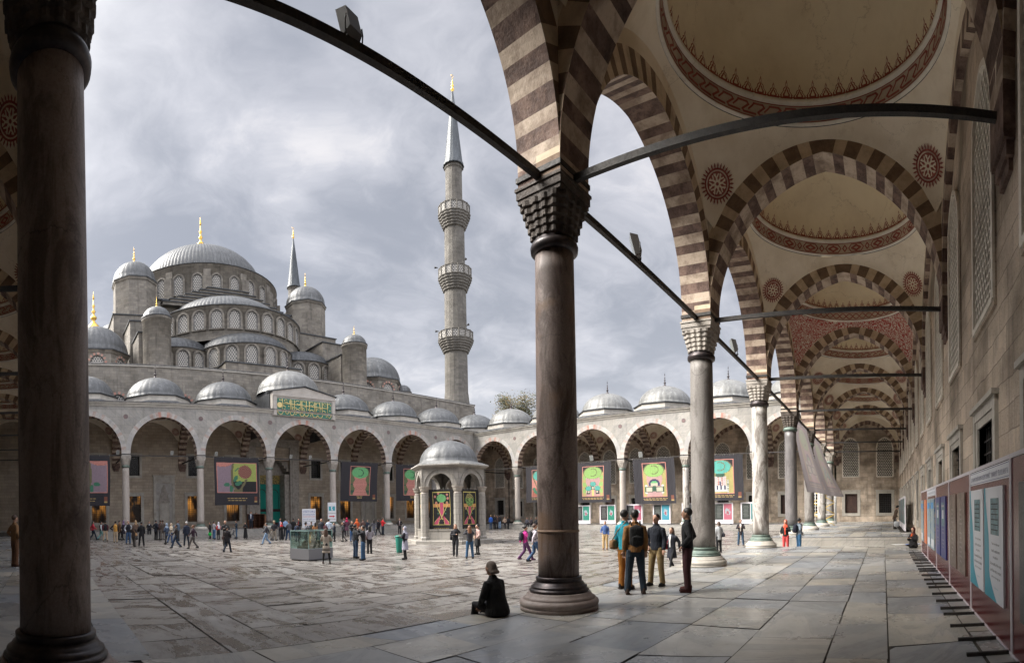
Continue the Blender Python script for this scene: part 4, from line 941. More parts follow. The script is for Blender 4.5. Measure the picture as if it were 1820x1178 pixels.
# ------------------------------------------------------------------ minarets
def minaret(x, y, s, label):
    m = thing('minaret', label, 'minaret', (x, y, 0)); N = 16
    Z = lambda z: z*s
    def part(name, prof, mt, seg=N, smooth=False, p=m, mod=0):
        mb = MB()
        if mod:
            rr = []
            for r, z in prof: rr.append([(x+r*(1+mod*((i//2) % 2))*cos(2*PI*i/64), y+r*(1+mod*((i//2) % 2))*sin(2*PI*i/64), Z(z)) for i in range(64)])
            mb.rings(rr, 0, True, False, True, True)
        else: mb.lathe([(r, Z(z)) for r, z in prof], seg, (x, y, 0), a0=PI/N, smooth=smooth)
        return mb.build(name, [mt], p)
    part('base', [(2.5, 0), (2.5, 18), (2.3, 18.4), (1.95, 21.5)], wall_minaret)
    part('shaft', [(1.93, 21.4), (1.88, 29)], wall_minaret); part('shaft', [(1.84, 31), (1.80, 39.5)], wall_minaret); part('shaft', [(1.70, 41), (1.66, 50)], wall_minaret); part('shaft', [(1.42, 51), (1.38, 58.2), (1.5, 58.35), (1.5, 58.8)], wall_minaret)
    for zb, zt, r0, r1 in ((28.0, 31.4, 1.9, 2.75), (38.1, 41.8, 1.82, 2.62), (48.4, 52.1, 1.7, 2.5)):
        h = zt-zb; pr = []
        for k in range(5): a = r0+(r1-r0)*(k/5); b_ = r0+(r1-r0)*((k+1)/5); pr += [(a, zb+h*.11*k), (b_, zb+h*.11*k+.12), (b_, zb+h*.11*(k+1))]
        ba = part('balcony', pr+[(r1+.02, zb+h*.56), (r1+.12, zb+h*.58), (r1+.12, zb+h*.62), (1.2, zb+h*.62)], wall_minaret, mod=.035)
        part('rail', [(r1-.1, zt-.14), (r1+.1, zt-.12), (r1+.12, zt), (r1-.1, zt)], wall_minaret, p=ba, seg=16)
        mb = MB(); mb.lathe([(r1+.02, Z(zb+h*.62)), (r1+.02, Z(zt-.12))], 16, (x, y, 0), a0=PI/N, smooth=False, m=1)
        for k in range(16): a = 2*PI*k/16+PI/16; mb.box(x+(r1+.05)*cos(a)-.08, x+(r1+.05)*cos(a)+.08, y+(r1+.05)*sin(a)-.08, y+(r1+.05)*sin(a)+.08, Z(zb+h*.62), Z(zt+.04))
        mb.build('parapet', [wall_minaret, screen], ba)
    mb = MB(); prof = [(1.68, 58.75), (1.68, 58.95), (1.42, 59.6), (1.02, 63.3), (.52, 68.0), (.12, 71.3)]
    rr = [[(x+r*(1.0 if i % 3 else 1.05)*cos(2*PI*i/48), y+r*(1.0 if i % 3 else 1.05)*sin(2*PI*i/48), Z(z)) for i in range(48)] for r, z in prof]
    mb.rings(rr, 0, True, True, True, True); sp = mb.build('spire', [mat('spire_lead', (.2, .22, .24), .5, lead_fn((.055, .064, .072), (.13, .148, .16)), .2)], m)
    mb = MB(); z0 = Z(71.1)
    mb.lathe([(.14, 0), (.10, .2), (.28, .45), (.30, .6), (.10, .85), (.24, 1.1), (.25, 1.2), (.08, 1.45), (.19, 1.65), (.06, 1.95), (.03, 2.6)], 12, (x, y, z0))
    mb.tube([(x+.0+.22*cos(R(-60+30*k)), y-.2*cos(R(-60+30*k))*0, z0+2.75+.22*sin(R(-60+30*k))) for k in range(11)], .035, 5); mb.build('finial', [gold], sp)
    for zb, da in ((41.9, 2.4), (41.9, 4.5), (31.5, 2.3), (31.5, 4.6)):
        if s > .9:
            a = da; r1 = 2.8; px, py = x+r1*cos(a), y+r1*sin(a); mb = MB(); mb.tube([(px, py, Z(zb)+.35), (px+.2*cos(a), py+.2*sin(a), Z(zb)+.37), (px+.55*cos(a), py+.55*sin(a), Z(zb)+.4)], [.05, .08, .20], 10); mb.build('loudspeaker', [iron], m)
    return m
minaret(60.9, 62.6, 1.0, 'tall fluted minaret with three balconies rising at the courtyard corner')
minaret(58.4, 115.5, .975, 'distant minaret whose slim lead spire rises behind the mosque turrets')

# ------------------------------------------------------------------ the fountain kiosk
FX, FY = 27.2, 28.9; th = atan2(FY, FX)
def hexp(a, r): return Vector((FX-r*cos(a)*cos(th)+r*sin(a)*sin(th), FY-r*cos(a)*sin(th)-r*sin(a)*cos(th), 0))
HA = [R(14+60*k) for k in range(6)]
kio = thing('fountain_kiosk', 'six-sided marble ablution fountain with scalloped eave and grey dome in the courtyard', 'fountain', (FX, FY, ZC))
kst = stone('kiosk_marble', (.32, .30, .27), (.265, .25, .226), (.165, .152, .135), .9, .42, dark=.7, rough=.6, streaks=.5, veins=.3)
def hexring(r, z): return [(*hexp(a, r)[:2], z) for a in HA]
mb = MB()
mb.rings([hexring(3.35, ZC-.2), hexring(3.35, ZC+.22)], 0, True, False); mb.rings([hexring(3.35, ZC+.22), hexring(3.30, ZC+.25), hexring(.5, ZC+.25)], 0, True, False)
mb.build('plinth', [kst], kio)
KR = 2.45
caprofs = [(.27, -.02), (.29, .05), (.25, .10), (.25, .16), (.30, .22), (.34, .32), (.34, .36), (.40, .46), (.42, .55)]
for a in HA:
    p = hexp(a, KR); mb = MB(); mb.lathe([(.38, ZC+.2), (.38, ZC+.42), (.31, ZC+.5), (.30, 3.12)], 8, (p.x, p.y, 0), smooth=False, a0=.2); c = mb.build('column', [kst], kio)
    mb = MB(); mb.lathe([(r, 3.12+z) for r, z in caprofs], 16, (p.x, p.y, 0), smooth=False); mb.build('capital', [cap_st], c)
kf = MB(); ks = KR  # side length
for k in range(6):
    a, b_ = hexp(HA[k], KR), hexp(HA[(k+1) % 6], KR); m_ = (a+b_)/2; d_ = (b_-a).normalized(); ang = atan2(d_.y, d_.x); T = TR((m_.x, m_.y, 0)) @ RZ(ang)
    mba = arch_mb(.86, .62+.28, 3.66, .33, ks/2+.16, -.2, .2, 7, ([0], [0], [0], 0, 0), 5.0, 9, zs=3.68); s0 = len(kf.v)
    kf.v += mba.v; kf.f += [tuple(i+s0 for i in f_) for f_ in mba.f]; kf.m += mba.m; kf.sm += mba.sm; kf.xf(T, s0)
    s0 = len(kf.v)      # proud arch ring and low parapet wall
    arc = arcgeo(.86, .9)
    ch = [(arc[1]+(arc[0]+.33)*cos(t), 3.68+(arc[0]+.33)*sin(t)) for t in [math.acos(-arc[1]/(arc[0]+.33))*q/7 for q in range(8)]]
    for sx in (1, -1):
        for p, q in zip(ch, ch[1:]): kf.bar((sx*p[0], -.235, p[1]), (sx*q[0], -.235, q[1]), .07, .05); kf.bar((sx*p[0], .235, p[1]), (sx*q[0], .235, q[1]), .07, .05)
    kf.box(-ks/2+.25, ks/2-.25, -.12, .12, ZC+.22, ZC+.95); kf.box(-ks/2+.25, ks/2-.25, -.16, .16, ZC+.95, ZC+1.03)
    kf.xf(T, s0)
kf.build('arched_wall', [kst], kio)
mb = MB(); mb.rings([hexring(2.62, 4.8), hexring(2.68, 4.95), hexring(2.80, 5.0), hexring(3.02, 5.12), hexring(3.02, 5.22), hexring(2.98, 5.24)], 0, True, False)
for k in range(6):
    a, b_ = hexp(HA[k], 3.0), hexp(HA[(k+1) % 6], 3.0)
    for j in range(26): p = a.lerp(b_, (j+.5)/26); mb.ell((p.x, p.y, 5.16), (.055, .055, .07), 6, 0, 4)
mb.build('cornice', [kst], kio)
mb = MB(); N = 48
def hx(i, r): a = 2*PI*i/N+HA[0]; k = ((2*PI*i/N) % (PI/3))-PI/6; rr_ = r*cos(PI/6)/cos(k); p = hexp(a, rr_); return p
mb.rings([[(*hx(i, 3.0)[:2], 5.24) for i in range(N)], [(*hexp(2*PI*i/N+HA[0], 2.2)[:2], 5.50) for i in range(N)]], 0, True, False); mb.build('roof', [lead_pale], kio)
inst('dome', dome_mb(2.12, 1.68, 18, 3, 5.48, .05, .030).mesh('dome', [lead]), kio, FX, FY, 0)
mb = MB(); mb.lathe([(1.5, ZC+.25), (1.5, 3.0)], 12, (FX, FY, 0), smooth=False); mb.build('water_basin', [blotchy('basin_marble', (.12, .11, .10), (.07, .065, .06), 2, .6)], kio)

# ------------------------------------------------------------------ tree beyond the courtyard wall
def tree(x, y, h, r, label, seed):
    rnd = random.Random(seed); t = thing('tree', label, 'tree', (x, y, 0))
    mb = MB(); mb.tube([(x, y, -1), (x+.2, y, h*.3), (x-.1, y+.2, h*.82)], [.55, .4, .2], 8); tips = []
    for k in range(16):
        a = rnd.uniform(0, 2*PI); el = rnd.uniform(.25, 1.2); L_ = rnd.uniform(.6, 1.0)*r; z0 = h*rnd.uniform(.66, .82)
        e = Vector((x+L_*cos(a)*cos(el), y+L_*sin(a)*cos(el), min(h, z0+L_*1.3*sin(el)))); mb.tube([(x, y, z0), ((x+e.x)/2, (y+e.y)/2, (z0+e.z)/2+.3), e], [.16, .09, .03], 5); tips.append(e)
        for q in range(3): e2 = e+Vector((rnd.uniform(-1, 1), rnd.uniform(-1, 1), rnd.uniform(-.4, 1)))*r*.28; mb.tube([e, e2], [.035, .012], 4); tips.append(e2)
    mb.build('trunk', [blotchy('bark', (.10, .08, .06), (.06, .05, .04), 3, .9)], t)
    mb = MB()
    for e in tips:
        for _ in range(110):
            d_ = Vector((rnd.gauss(0, 1), rnd.gauss(0, 1), rnd.gauss(0, .8)))*r*.13; p = e+d_; s_ = rnd.uniform(.14, .26)
            u_ = Vector((rnd.gauss(0, 1), rnd.gauss(0, 1), rnd.gauss(0, 1))).normalized(); v_ = u_.orthogonal().normalized()
            mb.poly([p-u_*s_, p+v_*s_*.5, p+u_*s_, p-v_*s_*.5], rnd.choice((0, 0, 1, 1, 2)))
    mb.build('crown', [flat('leaf_olive', (.055, .058, .022)), flat('leaf_ochre', (.12, .082, .025)), flat('leaf_green', (.035, .045, .018))], t)
tree(82, 68.5, 24.6, 5.4, 'autumn tree showing its thin yellowing crown above the arcade domes', 3)
# ------------------------------------------------------------------ writing
def text_mb(s, size=1., bold=0):
    cu = bpy.data.curves.new('t', 'FONT'); cu.body = s; cu.size = size; cu.offset = bold; cu.resolution_u = 2
    o = bpy.data.objects.new('t', cu); COL.objects.link(o); bpy.context.view_layer.update()
    me = bpy.data.meshes.new_from_object(o.evaluated_get(bpy.context.evaluated_depsgraph_get()))
    V = [tuple(v.co) for v in me.vertices]; F = [tuple(p.vertices) for p in me.polygons]
    bpy.data.objects.remove(o); bpy.data.curves.remove(cu); bpy.data.meshes.remove(me)
    xs = [v[0] for v in V] or [0]; ys = [v[1] for v in V] or [0]
    return V, F, min(xs), max(xs), min(ys), max(ys)
def put_text(mb, s, T, x0, x1, z0, z1, m, align='c', y=0., keep=False, bold=0):
    """fit one line of lettering into a rectangle of the local x-z plane"""
    V, F, a, b_, c, d_ = text_mb(s, 1., bold); k = (z1-z0)/max(.01, d_-c); w_ = (b_-a)*k; kx = k
    if w_ > x1-x0 or not keep: kx = (x1-x0)/(b_-a) if (w_ > x1-x0 or keep is None) else k
    w_ = (b_-a)*kx; xo = (x0+x1-w_)/2 if align == 'c' else x0; n = len(mb.v)
    mb.v += [tuple(T @ Vector((xo+(v[0]-a)*kx, y, z0+(v[1]-c)*k))) for v in V]
    for f in F: mb.face([n+i for i in f], m)

# ------------------------------------------------------------------ painted cloth banners
PAL = {}
def pal(n, c):
    gq = sum(c)/3; c = tuple((v*.85+gq*.15)*.75 for v in c)
    def fn(g, b):
        P = g.n('ShaderNodeNewGeometry').outputs['Position']; v = g.noise(P, 6, 5, .7); v2 = g.noise(P, 40, 3, .7)
        q = g.mix(g.ramp(v, .35, .7, 0, .45), (*c, 1), tuple(x*.55+.01 for x in c)+(1,)); q = g.mix(g.ramp(v2, .5, .75, 0, .35), q, tuple(x*1.3+.015 for x in c)+(1,)); g.put(b.inputs['Base Color'], q)
        g.put(b.inputs['Normal'], g.bump(g.noise(g.sc(P, (1.5, 1.5, .5)), 1.6, 4), .8, .08))
    PAL[n] = mat('cloth_'+n, c, .85, fn); return n
for n, c in (('charcoal', (.022, .019, .026)), ('salmon', (.62, .22, .17)), ('mauve', (.29, .20, .25)), ('lime', (.36, .42, .07)), ('fruit', (.24, .065, .045)), ('fruitdot', (.36, .16, .11)), ('leaf', (.035, .20, .11)), ('stem', (.16, .14, .06)),
             ('black', (.012, .011, .013)), ('gold', (.45, .30, .09)), ('emblem', (.22, .06, .03)), ('green', (.12, .46, .16)), ('lgreen', (.26, .48, .10)), ('olive', (.13, .16, .06)), ('cream', (.55, .50, .36)), ('teal', (.06, .40, .33)), ('ochre', (.42, .36, .10)),
             ('pink', (.62, .05, .15)), ('yellow', (.66, .56, .12)), ('orange', (.72, .30, .06)), ('rose', (.50, .28, .27)), ('white', (.6, .6, .58)), ('brick', (.40, .10, .06)), ('navy', (.03, .03, .10)), ('dgreen', (.03, .10, .06)), ('text', (.42, .17, .13))): pal(n, c)
def frame_of(s, t, a, b_, c, d_, w=.016):
    if not (a-w <= s <= b_+w and c-w <= t <= d_+w): return None
    return 'edge' if (s < a or s > b_ or t < c or t > d_) else 'in'
def caption(s, t, a, b_, c, rows=2, dt=.045):
    for k in range(rows):
        if abs(t-(c-k*dt)) < .009 and a+.02*k < s < b_-.03*k: return 'gold' if (int(s*60)*7+k*3) % 5 != 0 else None
    return None
def emblem(s, t): return ('emblem' if .885 < s < .945 and .09 < t < .175 else 'gold' if .885 < s < .945 and .065 < t < .085 else None)
def paint_a(s, t, flip=False):
    if flip: s = 1-s
    f_ = frame_of(s, t, .06, .93, .27, .88, .013)
    if f_ is None: return emblem(s if not flip else 1-s, t) or caption(s, t, .28, .72, .145) or 'charcoal'
    if f_ == 'edge': return 'salmon'
    if (s-.19)**2/.06+(t-.95)**2/.022 < 1: return 'text' if abs(((s-.19)**2/.06+(t-.95)**2/.022)-.85) < .06 else 'salmon'
    if (s-.68)**2/.0225+(t-.70)**2/.020 < 1: return 'fruitdot' if (int(s*70)+int(t*60)) % 3 == 0 else 'fruit'
    st = .39+.10*(t-.6)**2*4 if t > .42 else .39+(.42-t)*1.1
    if abs(s-st) < .024 or (t < .55 and abs(s-(.56+(t-.30)*.62)) < .028) or (t < .33 and .42 < s < .62): return 'stem'
    for lx, ly, ra, rb, an in ((.47, .56, .075, .038, 60), (.53, .46, .085, .045, 20), (.27, .43, .07, .04, 10), (.37, .35, .04, .08, 0), (.50, .75, .07, .015, 40)):
        dx, dy = s-lx, t-ly; c_, s_ = cos(R(an)), sin(R(an)); u, v = dx*c_+dy*s_, -dx*s_+dy*c_
        if u*u/ra/ra+v*v/rb/rb < 1: return 'leaf'
    if s < st: return 'mauve'
    return 'lime' if t > .50+(.3 if s > .9 else 0)*0 - .0 and not (s > .84 and t < .5) else 'black'
def paint_b(s, t):
    f_ = frame_of(s, t, .27, .78, .17, .90, .014)
    if f_ is None: return emblem(s, t) or caption(s, t, .42, .60, .125, 2, .035) or 'charcoal'
    if f_ == 'edge': return 'salmon'
    q = ((s-.52)/.22)**2+((t-.74)/.145)**2
    if q < 1: return 'dgreen' if abs(sqrt(((s-.50)/.10)**2+((t-.74)/.085)**2)-1) < .12 and s > .47 else 'green'
    if t > .72: return 'black' if q > 1.25 else 'olive'
    d_ = min(s-.27, .78-s)
    if d_ < .09+.02*sin(t*25): return 'olive' if (int(t*14) % 3) else 'dgreen' if t < .45 else 'stem'
    if .38 < s < .68 and .22 < t < .60 and int(t*90) % 3 == 0 and (int(s*70)*5+int(t*90)) % 7 > 1: return 'text'
    return 'salmon'
def paint_c(kind):
    def fn(s, t):
        f_ = frame_of(s, t, .23, .78, .16, .90, .014)
        if f_ is None: return emblem(s, t) or caption(s, t, .22, .80, .115, 2, .03) or 'charcoal'
        if f_ == 'edge': return 'salmon'
        q = ((s-.50)/.245)**2+((t-.735)/.15)**2; big = 'teal' if kind in (2, 3) else 'lgreen'
        if q < 1: return 'stem' if abs(sqrt(((s-.50)/.11)**2+((t-.75)/.09)**2)-1) < .10 and s > .45 or q > .93 else big
        if t > .74: return 'black' if q > 1.2 else 'stem'
        e = min(s-.23, .78-s)
        if kind == 0:
            for cx, cy in ((.51, .46), (.39, .355), (.63, .355)):
                q = ((s-cx)/.085)**2+((t-cy)/.062)**2
                if q < 1: return 'dgreen' if q > .85 else 'teal'
                if abs(s-cx) < .05 and cy-.14 < t < cy-.05: return 'black' if abs(abs(s-cx)-.035) < .012 or t < cy-.12 else 'cream'
            if abs(s-.51) < .02 and t < .38: return 'yellow'
        elif kind == 1:
            q = ((s-.50)/.13)**2+((t-.43)/.12)**2
            if q < 1 and t > .40: return 'navy' if q > .42 else 'green' if t > .46 else 'cream'
            for cx in (.37, .63):
                m_ = max(abs(s-cx)/.095, abs(t-.32)/.062)
                if m_ < 1: return 'dgreen' if m_ > .8 else 'cream'
                for ty in (.40, .25):
                    if ((s-cx-(.06 if cx > .5 else -.06)*1.1)/.03)**2+((t-ty)/.022)**2 < 1: return 'white'
            if abs(s-.5) < .035 and .28 < t < .42: return 'dgreen'
        elif kind == 2:
            if ((s-.50)/.11)**2+((t-.565)/.05)**2 < 1: return 'dgreen'
            if abs(s-.50) < .13 and .33 < t < .53: return 'navy' if abs(s-.5) < .02 and t < .43 else 'brick' if abs(abs(s-.5)-.04) < .014 else 'white' if (int(s*60)+int(t*40)) % 2 else 'rose'
            if abs(s-.50) < .15 and .19 < t < .33: return 'navy' if t > .24 and ((int(s*36)) % 3 == 0) else 'white'
            if abs(abs(s-.5)-.17) < .018 and t < .45: return 'dgreen' if int(t*50) % 2 else 'white'
        else:
            if abs(s-(.30+(.6-t)*.5)) < .02: return 'stem'
            for cx, cy in ((.33, .30), (.29, .37), (.38, .27)):
                if ((s-cx)/.05)**2+((t-cy)/.045)**2 < 1: return 'leaf'
            return 'brick' if t < .4 else 'salmon'
        if e < .10+.02*sin(t*20): return 'ochre' if kind != 0 else 'lgreen' if int(t*12) % 2 else 'ochre'
        return 'rose' if kind != 2 else 'ochre'
    return fn
def paint_k(kind):
    def lobe(s, t, sg):      # a drop-shaped foot of the crossed stems
        cx, cy = .5+sg*.20, .26; dx, dy = s-cx, t-cy; an = R(sg*28); u, v = dx*cos(an)+dy*sin(an)*1.7, (-dx*sin(an)/1.7+dy*cos(an))
        w_ = .095*max(0, 1-max(0, v)/.17)**.8; return abs(u)/(w_+1e-4) if -.075 < v < .17 and w_ > 0 and (v > 0 or (u/.095)**2+(v/.075)**2 < 1) else 9
    def fn(s, t):
        f_ = frame_of(s, t, .16, .84, .22, .93, .016)
        if f_ is None: return caption(s, t, .18, .80, .13, 2, .03) or 'black'
        if f_ == 'edge': return 'yellow'
        if kind == 0:
            if ((s-.50)/.19)**2+((t-.80)/.092)**2 < 1: return 'lgreen' if (int(s*50)*3+int(t*70)*5) % 7 == 0 else 'green'
            for cx, cy in ((.24, .84), (.38, .91), (.74, .88), (.76, .80)):
                if ((s-cx)/.045)**2+((t-cy)/.03)**2 < 1: return 'salmon'
        else:
            q = ((s-.50)/.235)**2+((t-.765)/.15)**2
            if q < 1: return 'black' if int(8+9*sqrt(q)+2*sin(s*40)) % 2 and q > .05 and (int(s*50)+int(t*60)) % 3 else 'lgreen' if t < .8 else 'ochre'
        for sg in (-1, 1):
            l_ = lobe(s, t, sg)
            if l_ < 1: return 'pink' if l_ < .78 else 'yellow'
            q = ((s-.5-sg*.22)/.045)**2+((t-(.69 if kind == 0 else .58))/.04)**2
            if q < 1: return 'pink' if q < .5 else 'yellow'
            if t < .66 and abs((s-.5)-sg*(.24*(t-.38)/.28)) < .012 and t > .32: return 'yellow'
        hw_ = .065+.03*sin((t-.42)*9)
        if .34 < t < (.71 if kind == 0 else .61) and abs(s-.5) < hw_*(1 if t > .44 else (t-.32)/.12): return 'pink' if abs(s-.5) < hw_*.8-.0 else 'yellow'
        if .60 < t < .68: return 'orange'
        if .42 < t < .60 and abs(abs(s-.5)-.15) < .03 and int(t*40) % 3 == 0: return 'leaf'
        return 'black'
    return fn
def banner(label, p0, p1, ztop, h, paint, n=(60, 66), group='painted banners hung between the columns', amp=.05, blow=0., inward=(0, 0), seed=1, pale=False, slack=.10, drift=0., name='hanging_banner'):
    p0, p1 = Vector((*p0, 0)), Vector((*p1, 0)); e = (p1-p0); W = e.length; e.normalize(); nn = Vector((e.y, -e.x, 0)); org = ((p0.x+p1.x)/2, (p0.y+p1.y)/2, ztop-h)
    rnd = random.Random(seed); ph = [rnd.uniform(0, 6.28) for _ in range(4)]; iw = Vector((*inward, 0)); mb = MB(); keys = []; idx = {}
    def P(s, t):
        y = amp*(sin(s*9+ph[0]+2*(1-t))+.6*sin(s*17+ph[1]))*(.35+.65*(1-t)); sag = slack*(abs(sin(s*PI*4+ph[3])))*.35*t**6
        return p0+e*(W*s+drift*(1-t)+.03*sin(t*5+ph[2])) + nn*y + iw*(blow*(1-t)**1.25*(.7+.5*s)) + Vector((0, 0, ztop-h*(1-t)-sag))
    b0 = 0
    for j in range(n[1]+1):
        for i in range(n[0]+1): mb.v.append(tuple(P(i/n[0], j/n[1])))
    for j in range(n[1]):
        for i in range(n[0]):
            k = paint((i+.5)/n[0], (j+.5)/n[1]) or 'charcoal'
            if k not in idx: idx[k] = len(keys); keys.append(k)
            a = j*(n[0]+1)+i; mb.face((a, a+1, a+n[0]+2, a+n[0]+1), idx[k], True)
    o = mb.build(name, [PAL[k] if not pale else PALE[k] for k in keys], None, org=org); props(o, label, 'banner', group)
    for k in range(6): mb = MB(); q = P(k/5, 1); mb.tube([q+Vector((0, 0, -.03)), q+Vector((0, 0, .12))], .012, 4); mb.build('hanging_tie', [flat('tie_cord', (.4, .4, .38))], o)
    return o
PALE = {}
for k in PAL:        # the backs of the thin cloths, which let daylight through
    c_ = tuple(.30+.30*v+w_ for v, w_ in zip(PAL[k].node_tree.nodes['Principled BSDF'].inputs[0].default_value[:3], (.03, .0, .01)))
    m_ = bpy.data.materials.new('thin_'+k); m_.use_nodes = True; q_ = G(m_.node_tree); m_.node_tree.nodes.clear()
    df = q_.n('ShaderNodeBsdfDiffuse'); tl = q_.n('ShaderNodeBsdfTranslucent'); ms = q_.n('ShaderNodeMixShader'); ms.inputs[0].default_value = .5
    df.inputs[0].default_value = (*c_, 1); tl.inputs[0].default_value = (*c_, 1); q_.L.new(df.outputs[0], ms.inputs[1]); q_.L.new(tl.outputs[0], ms.inputs[2]); q_.L.new(ms.outputs[0], q_.n('ShaderNodeOutputMaterial').inputs[0]); PALE[k] = m_
Ym = YS[-1]-.06
banner('banner with a giant brown fruit, half hidden by the nearest column', (1.2, Ym), (6.2, Ym), 7.9, 5.0, lambda s, t: paint_a(s, t, True), seed=1)
banner('banner of a brown fruit on a lime ground hanging left of the portal', (17.0, Ym), (22.0, Ym), 7.9, 5.0, paint_a, seed=2)
banner('black banner with green treetop over salmon text panel, right of the portal', (32.3, Ym), (37.5, Ym), 7.9, 4.6, paint_b, seed=3, drift=-.25)
banner('black banner with green treetop, partly hidden behind the fountain dome', (40.2, Ym), (45.2, Ym), 7.9, 4.5, paint_b, seed=4)
Xr = XS[-1]-.06
banner('banner with teal treetop, mostly behind the cracked brown column', (Xr, 43.1), (Xr, 38.4), 7.6, 4.6, paint_c(3), seed=5)
banner('banner with one large green treetop over three small teal trees', (Xr, 35.5), (Xr, 30.4), 7.6, 4.8, paint_c(0), seed=6)
banner('banner with green treetop over a walled dome plan', (Xr, 27.6), (Xr, 22.5), 7.6, 5.1, paint_c(1), seed=7, drift=.3)
banner('banner with teal treetop over a red and white palace', (Xr, 19.7), (Xr, 14.6), 7.6, 4.9, paint_c(2), seed=8)
banner('pale back of a wind-blown banner between the black column and the next', (31.9, YS[0]), (37.9, YS[0]), 7.55, 4.8, paint_c(1), seed=9, blow=1.25, inward=(0, -1), pale=True, amp=.04)
banner('pale back of the farther wind-blown banner down the gallery', (39.6, YS[0]), (45.6, YS[0]), 7.5, 4.8, paint_c(0), seed=10, blow=1.7, inward=(0, -1), pale=True, amp=.04)
for k, kind, lb in ((5, 0, 'tall black banner with round green crown over crossed pink stems on the fountain'), (0, 1, 'tall black banner with ornamental oval crown over pink stems, right face of the fountain'), (4, 0, 'sliver of black and pink banner on the left face of the fountain')):
    a, b_ = hexp(HA[k], KR-.05), hexp(HA[(k+1) % 6], KR-.05); d_ = (b_-a).normalized()
    banner(lb, tuple((a+d_*.30)[:2]), tuple((b_-d_*.30)[:2]), 3.45, 3.2, paint_k(kind), n=(56, 96), group='tall banners on the fountain', amp=.012, seed=20+k, slack=.02)

# ------------------------------------------------------------------ floodlights and little lamps on the tie rods
def floodlight(x, y, z, rz, s, label, white=False, cat='floodlight', tilt=-.25):
    t = thing('floodlight', label, cat, (x, y, z), rz, 'lamps on the tie rods', False); t.scale = (s, s, s)
    mb = MB(); mb.tube([(-.17, 0, .04), (-.19, 0, .25), (-.17, 0, .34)], .012, 5); mb.tube([(.17, 0, .04), (.19, 0, .25), (.17, 0, .34)], .012, 5); mb.box(-.18, .18, -.03, .03, .0, .03); mb.build('bracket', [iron], t)
    mb = MB(); hs_ = [(-.15, -.05, .10), (.15, -.05, .10)]
    q = [[(-.17, .10, -.02), (.17, .10, -.02), (.17, .10, .46), (-.17, .10, .46)], [(-.13, -.06, .06), (.13, -.06, .06), (.13, -.06, .40), (-.13, -.06, .40)]]
    mb.rings(q, 0, True, False, True, True); M_ = TR((0, 0, .12)) @ Matrix.Rotation(tilt, 4, 'X'); mb.xf(M_)
    h = mb.build('housing', [flat('lamp_white', (.5, .5, .48), .5) if white else flat('lamp_grey', (.10, .095, .09), .5)], t)
    mb = MB(); mb.poly([(-.15, .104, .0), (.15, .104, .0), (.15, .104, .44), (-.15, .104, .44)]); mb.xf(M_); mb.build('lens', [mat('lamp_glass', (.20, .21, .20), .15)], h)
    return t
floodlight(3.64, YS[0], 7.56, .25, .85, 'large floodlight clamped on the nearest tie rod against the sky')
floodlight(11.25, YS[0], 7.58, .5, 1.1, 'floodlight on the tie rod beyond the cracked brown column')
floodlight(19.5, YS[0], 7.58, .5, 1.1, 'floodlight on the tie rod between the grey granite and white marble columns')
floodlight(34.9, YS[0], 7.58, .5, 1.0, 'floodlight above the wind-blown pale banner')
for x, y, lb in ((7.0, YS[-1], 'small white lamp just left of the leftmost free-standing column of the mosque front'), (12.5, YS[-1], 'small white lamp hanging above the left prayer niche'), (17.2, YS[-1], 'small white lamp at the top left corner of the brown fruit banner'), (25.8, YS[-1], 'small white lamp over the portal, left one'), (28.2, YS[-1], 'small white lamp over the portal, right one')):
    floodlight(x, y, 7.95, PI, .9, lb, True, 'lamp', -.3)
for y, lb in ((33.0, 'white lamp above the three teal trees banner'), (26.5, 'white lamp above the walled dome plan banner'), (18.2, 'white lamp above the red and white palace banner')): floodlight(XS[-1], y, 7.72, PI/2, 1.3, lb, True, 'lamp', -.3)

# ------------------------------------------------------------------ exhibition panels along the gallery wall
maroon = mat('maroon_panel', (.115, .022, .024), .22)
panel_white = flat('panel_frame_white', (.55, .52, .55), .5); ink = flat('ink', (.03, .03, .035)); navy_p = flat('navy_poster', (.015, .025, .16), .4)
white_p = flat('poster_white', (.62, .64, .68), .4); teal_p = flat('poster_teal', (.0, .26, .36), .4); slate_p = blotchy('poster_slate', (.03, .045, .05), (.06, .07, .075), 6, .4, bump=0.)
brown_p = blotchy('poster_brown', (.10, .065, .05), (.18, .13, .10), 3, .4, bump=0.); blueimg = blotchy('script_tile', (.02, .10, .13), (.10, .26, .30), 8, .4, bump=0.)
litxt = flat('poster_letter', (.5, .48, .46)); strip_ink = flat('strip_ink', (.10, .10, .20)); map_p = blotchy('poster_map', (.30, .36, .34), (.12, .22, .36), 7, .4, bump=0.); orange_p = flat('poster_orange', (.55, .16, .06), .4)
PY = -1.45
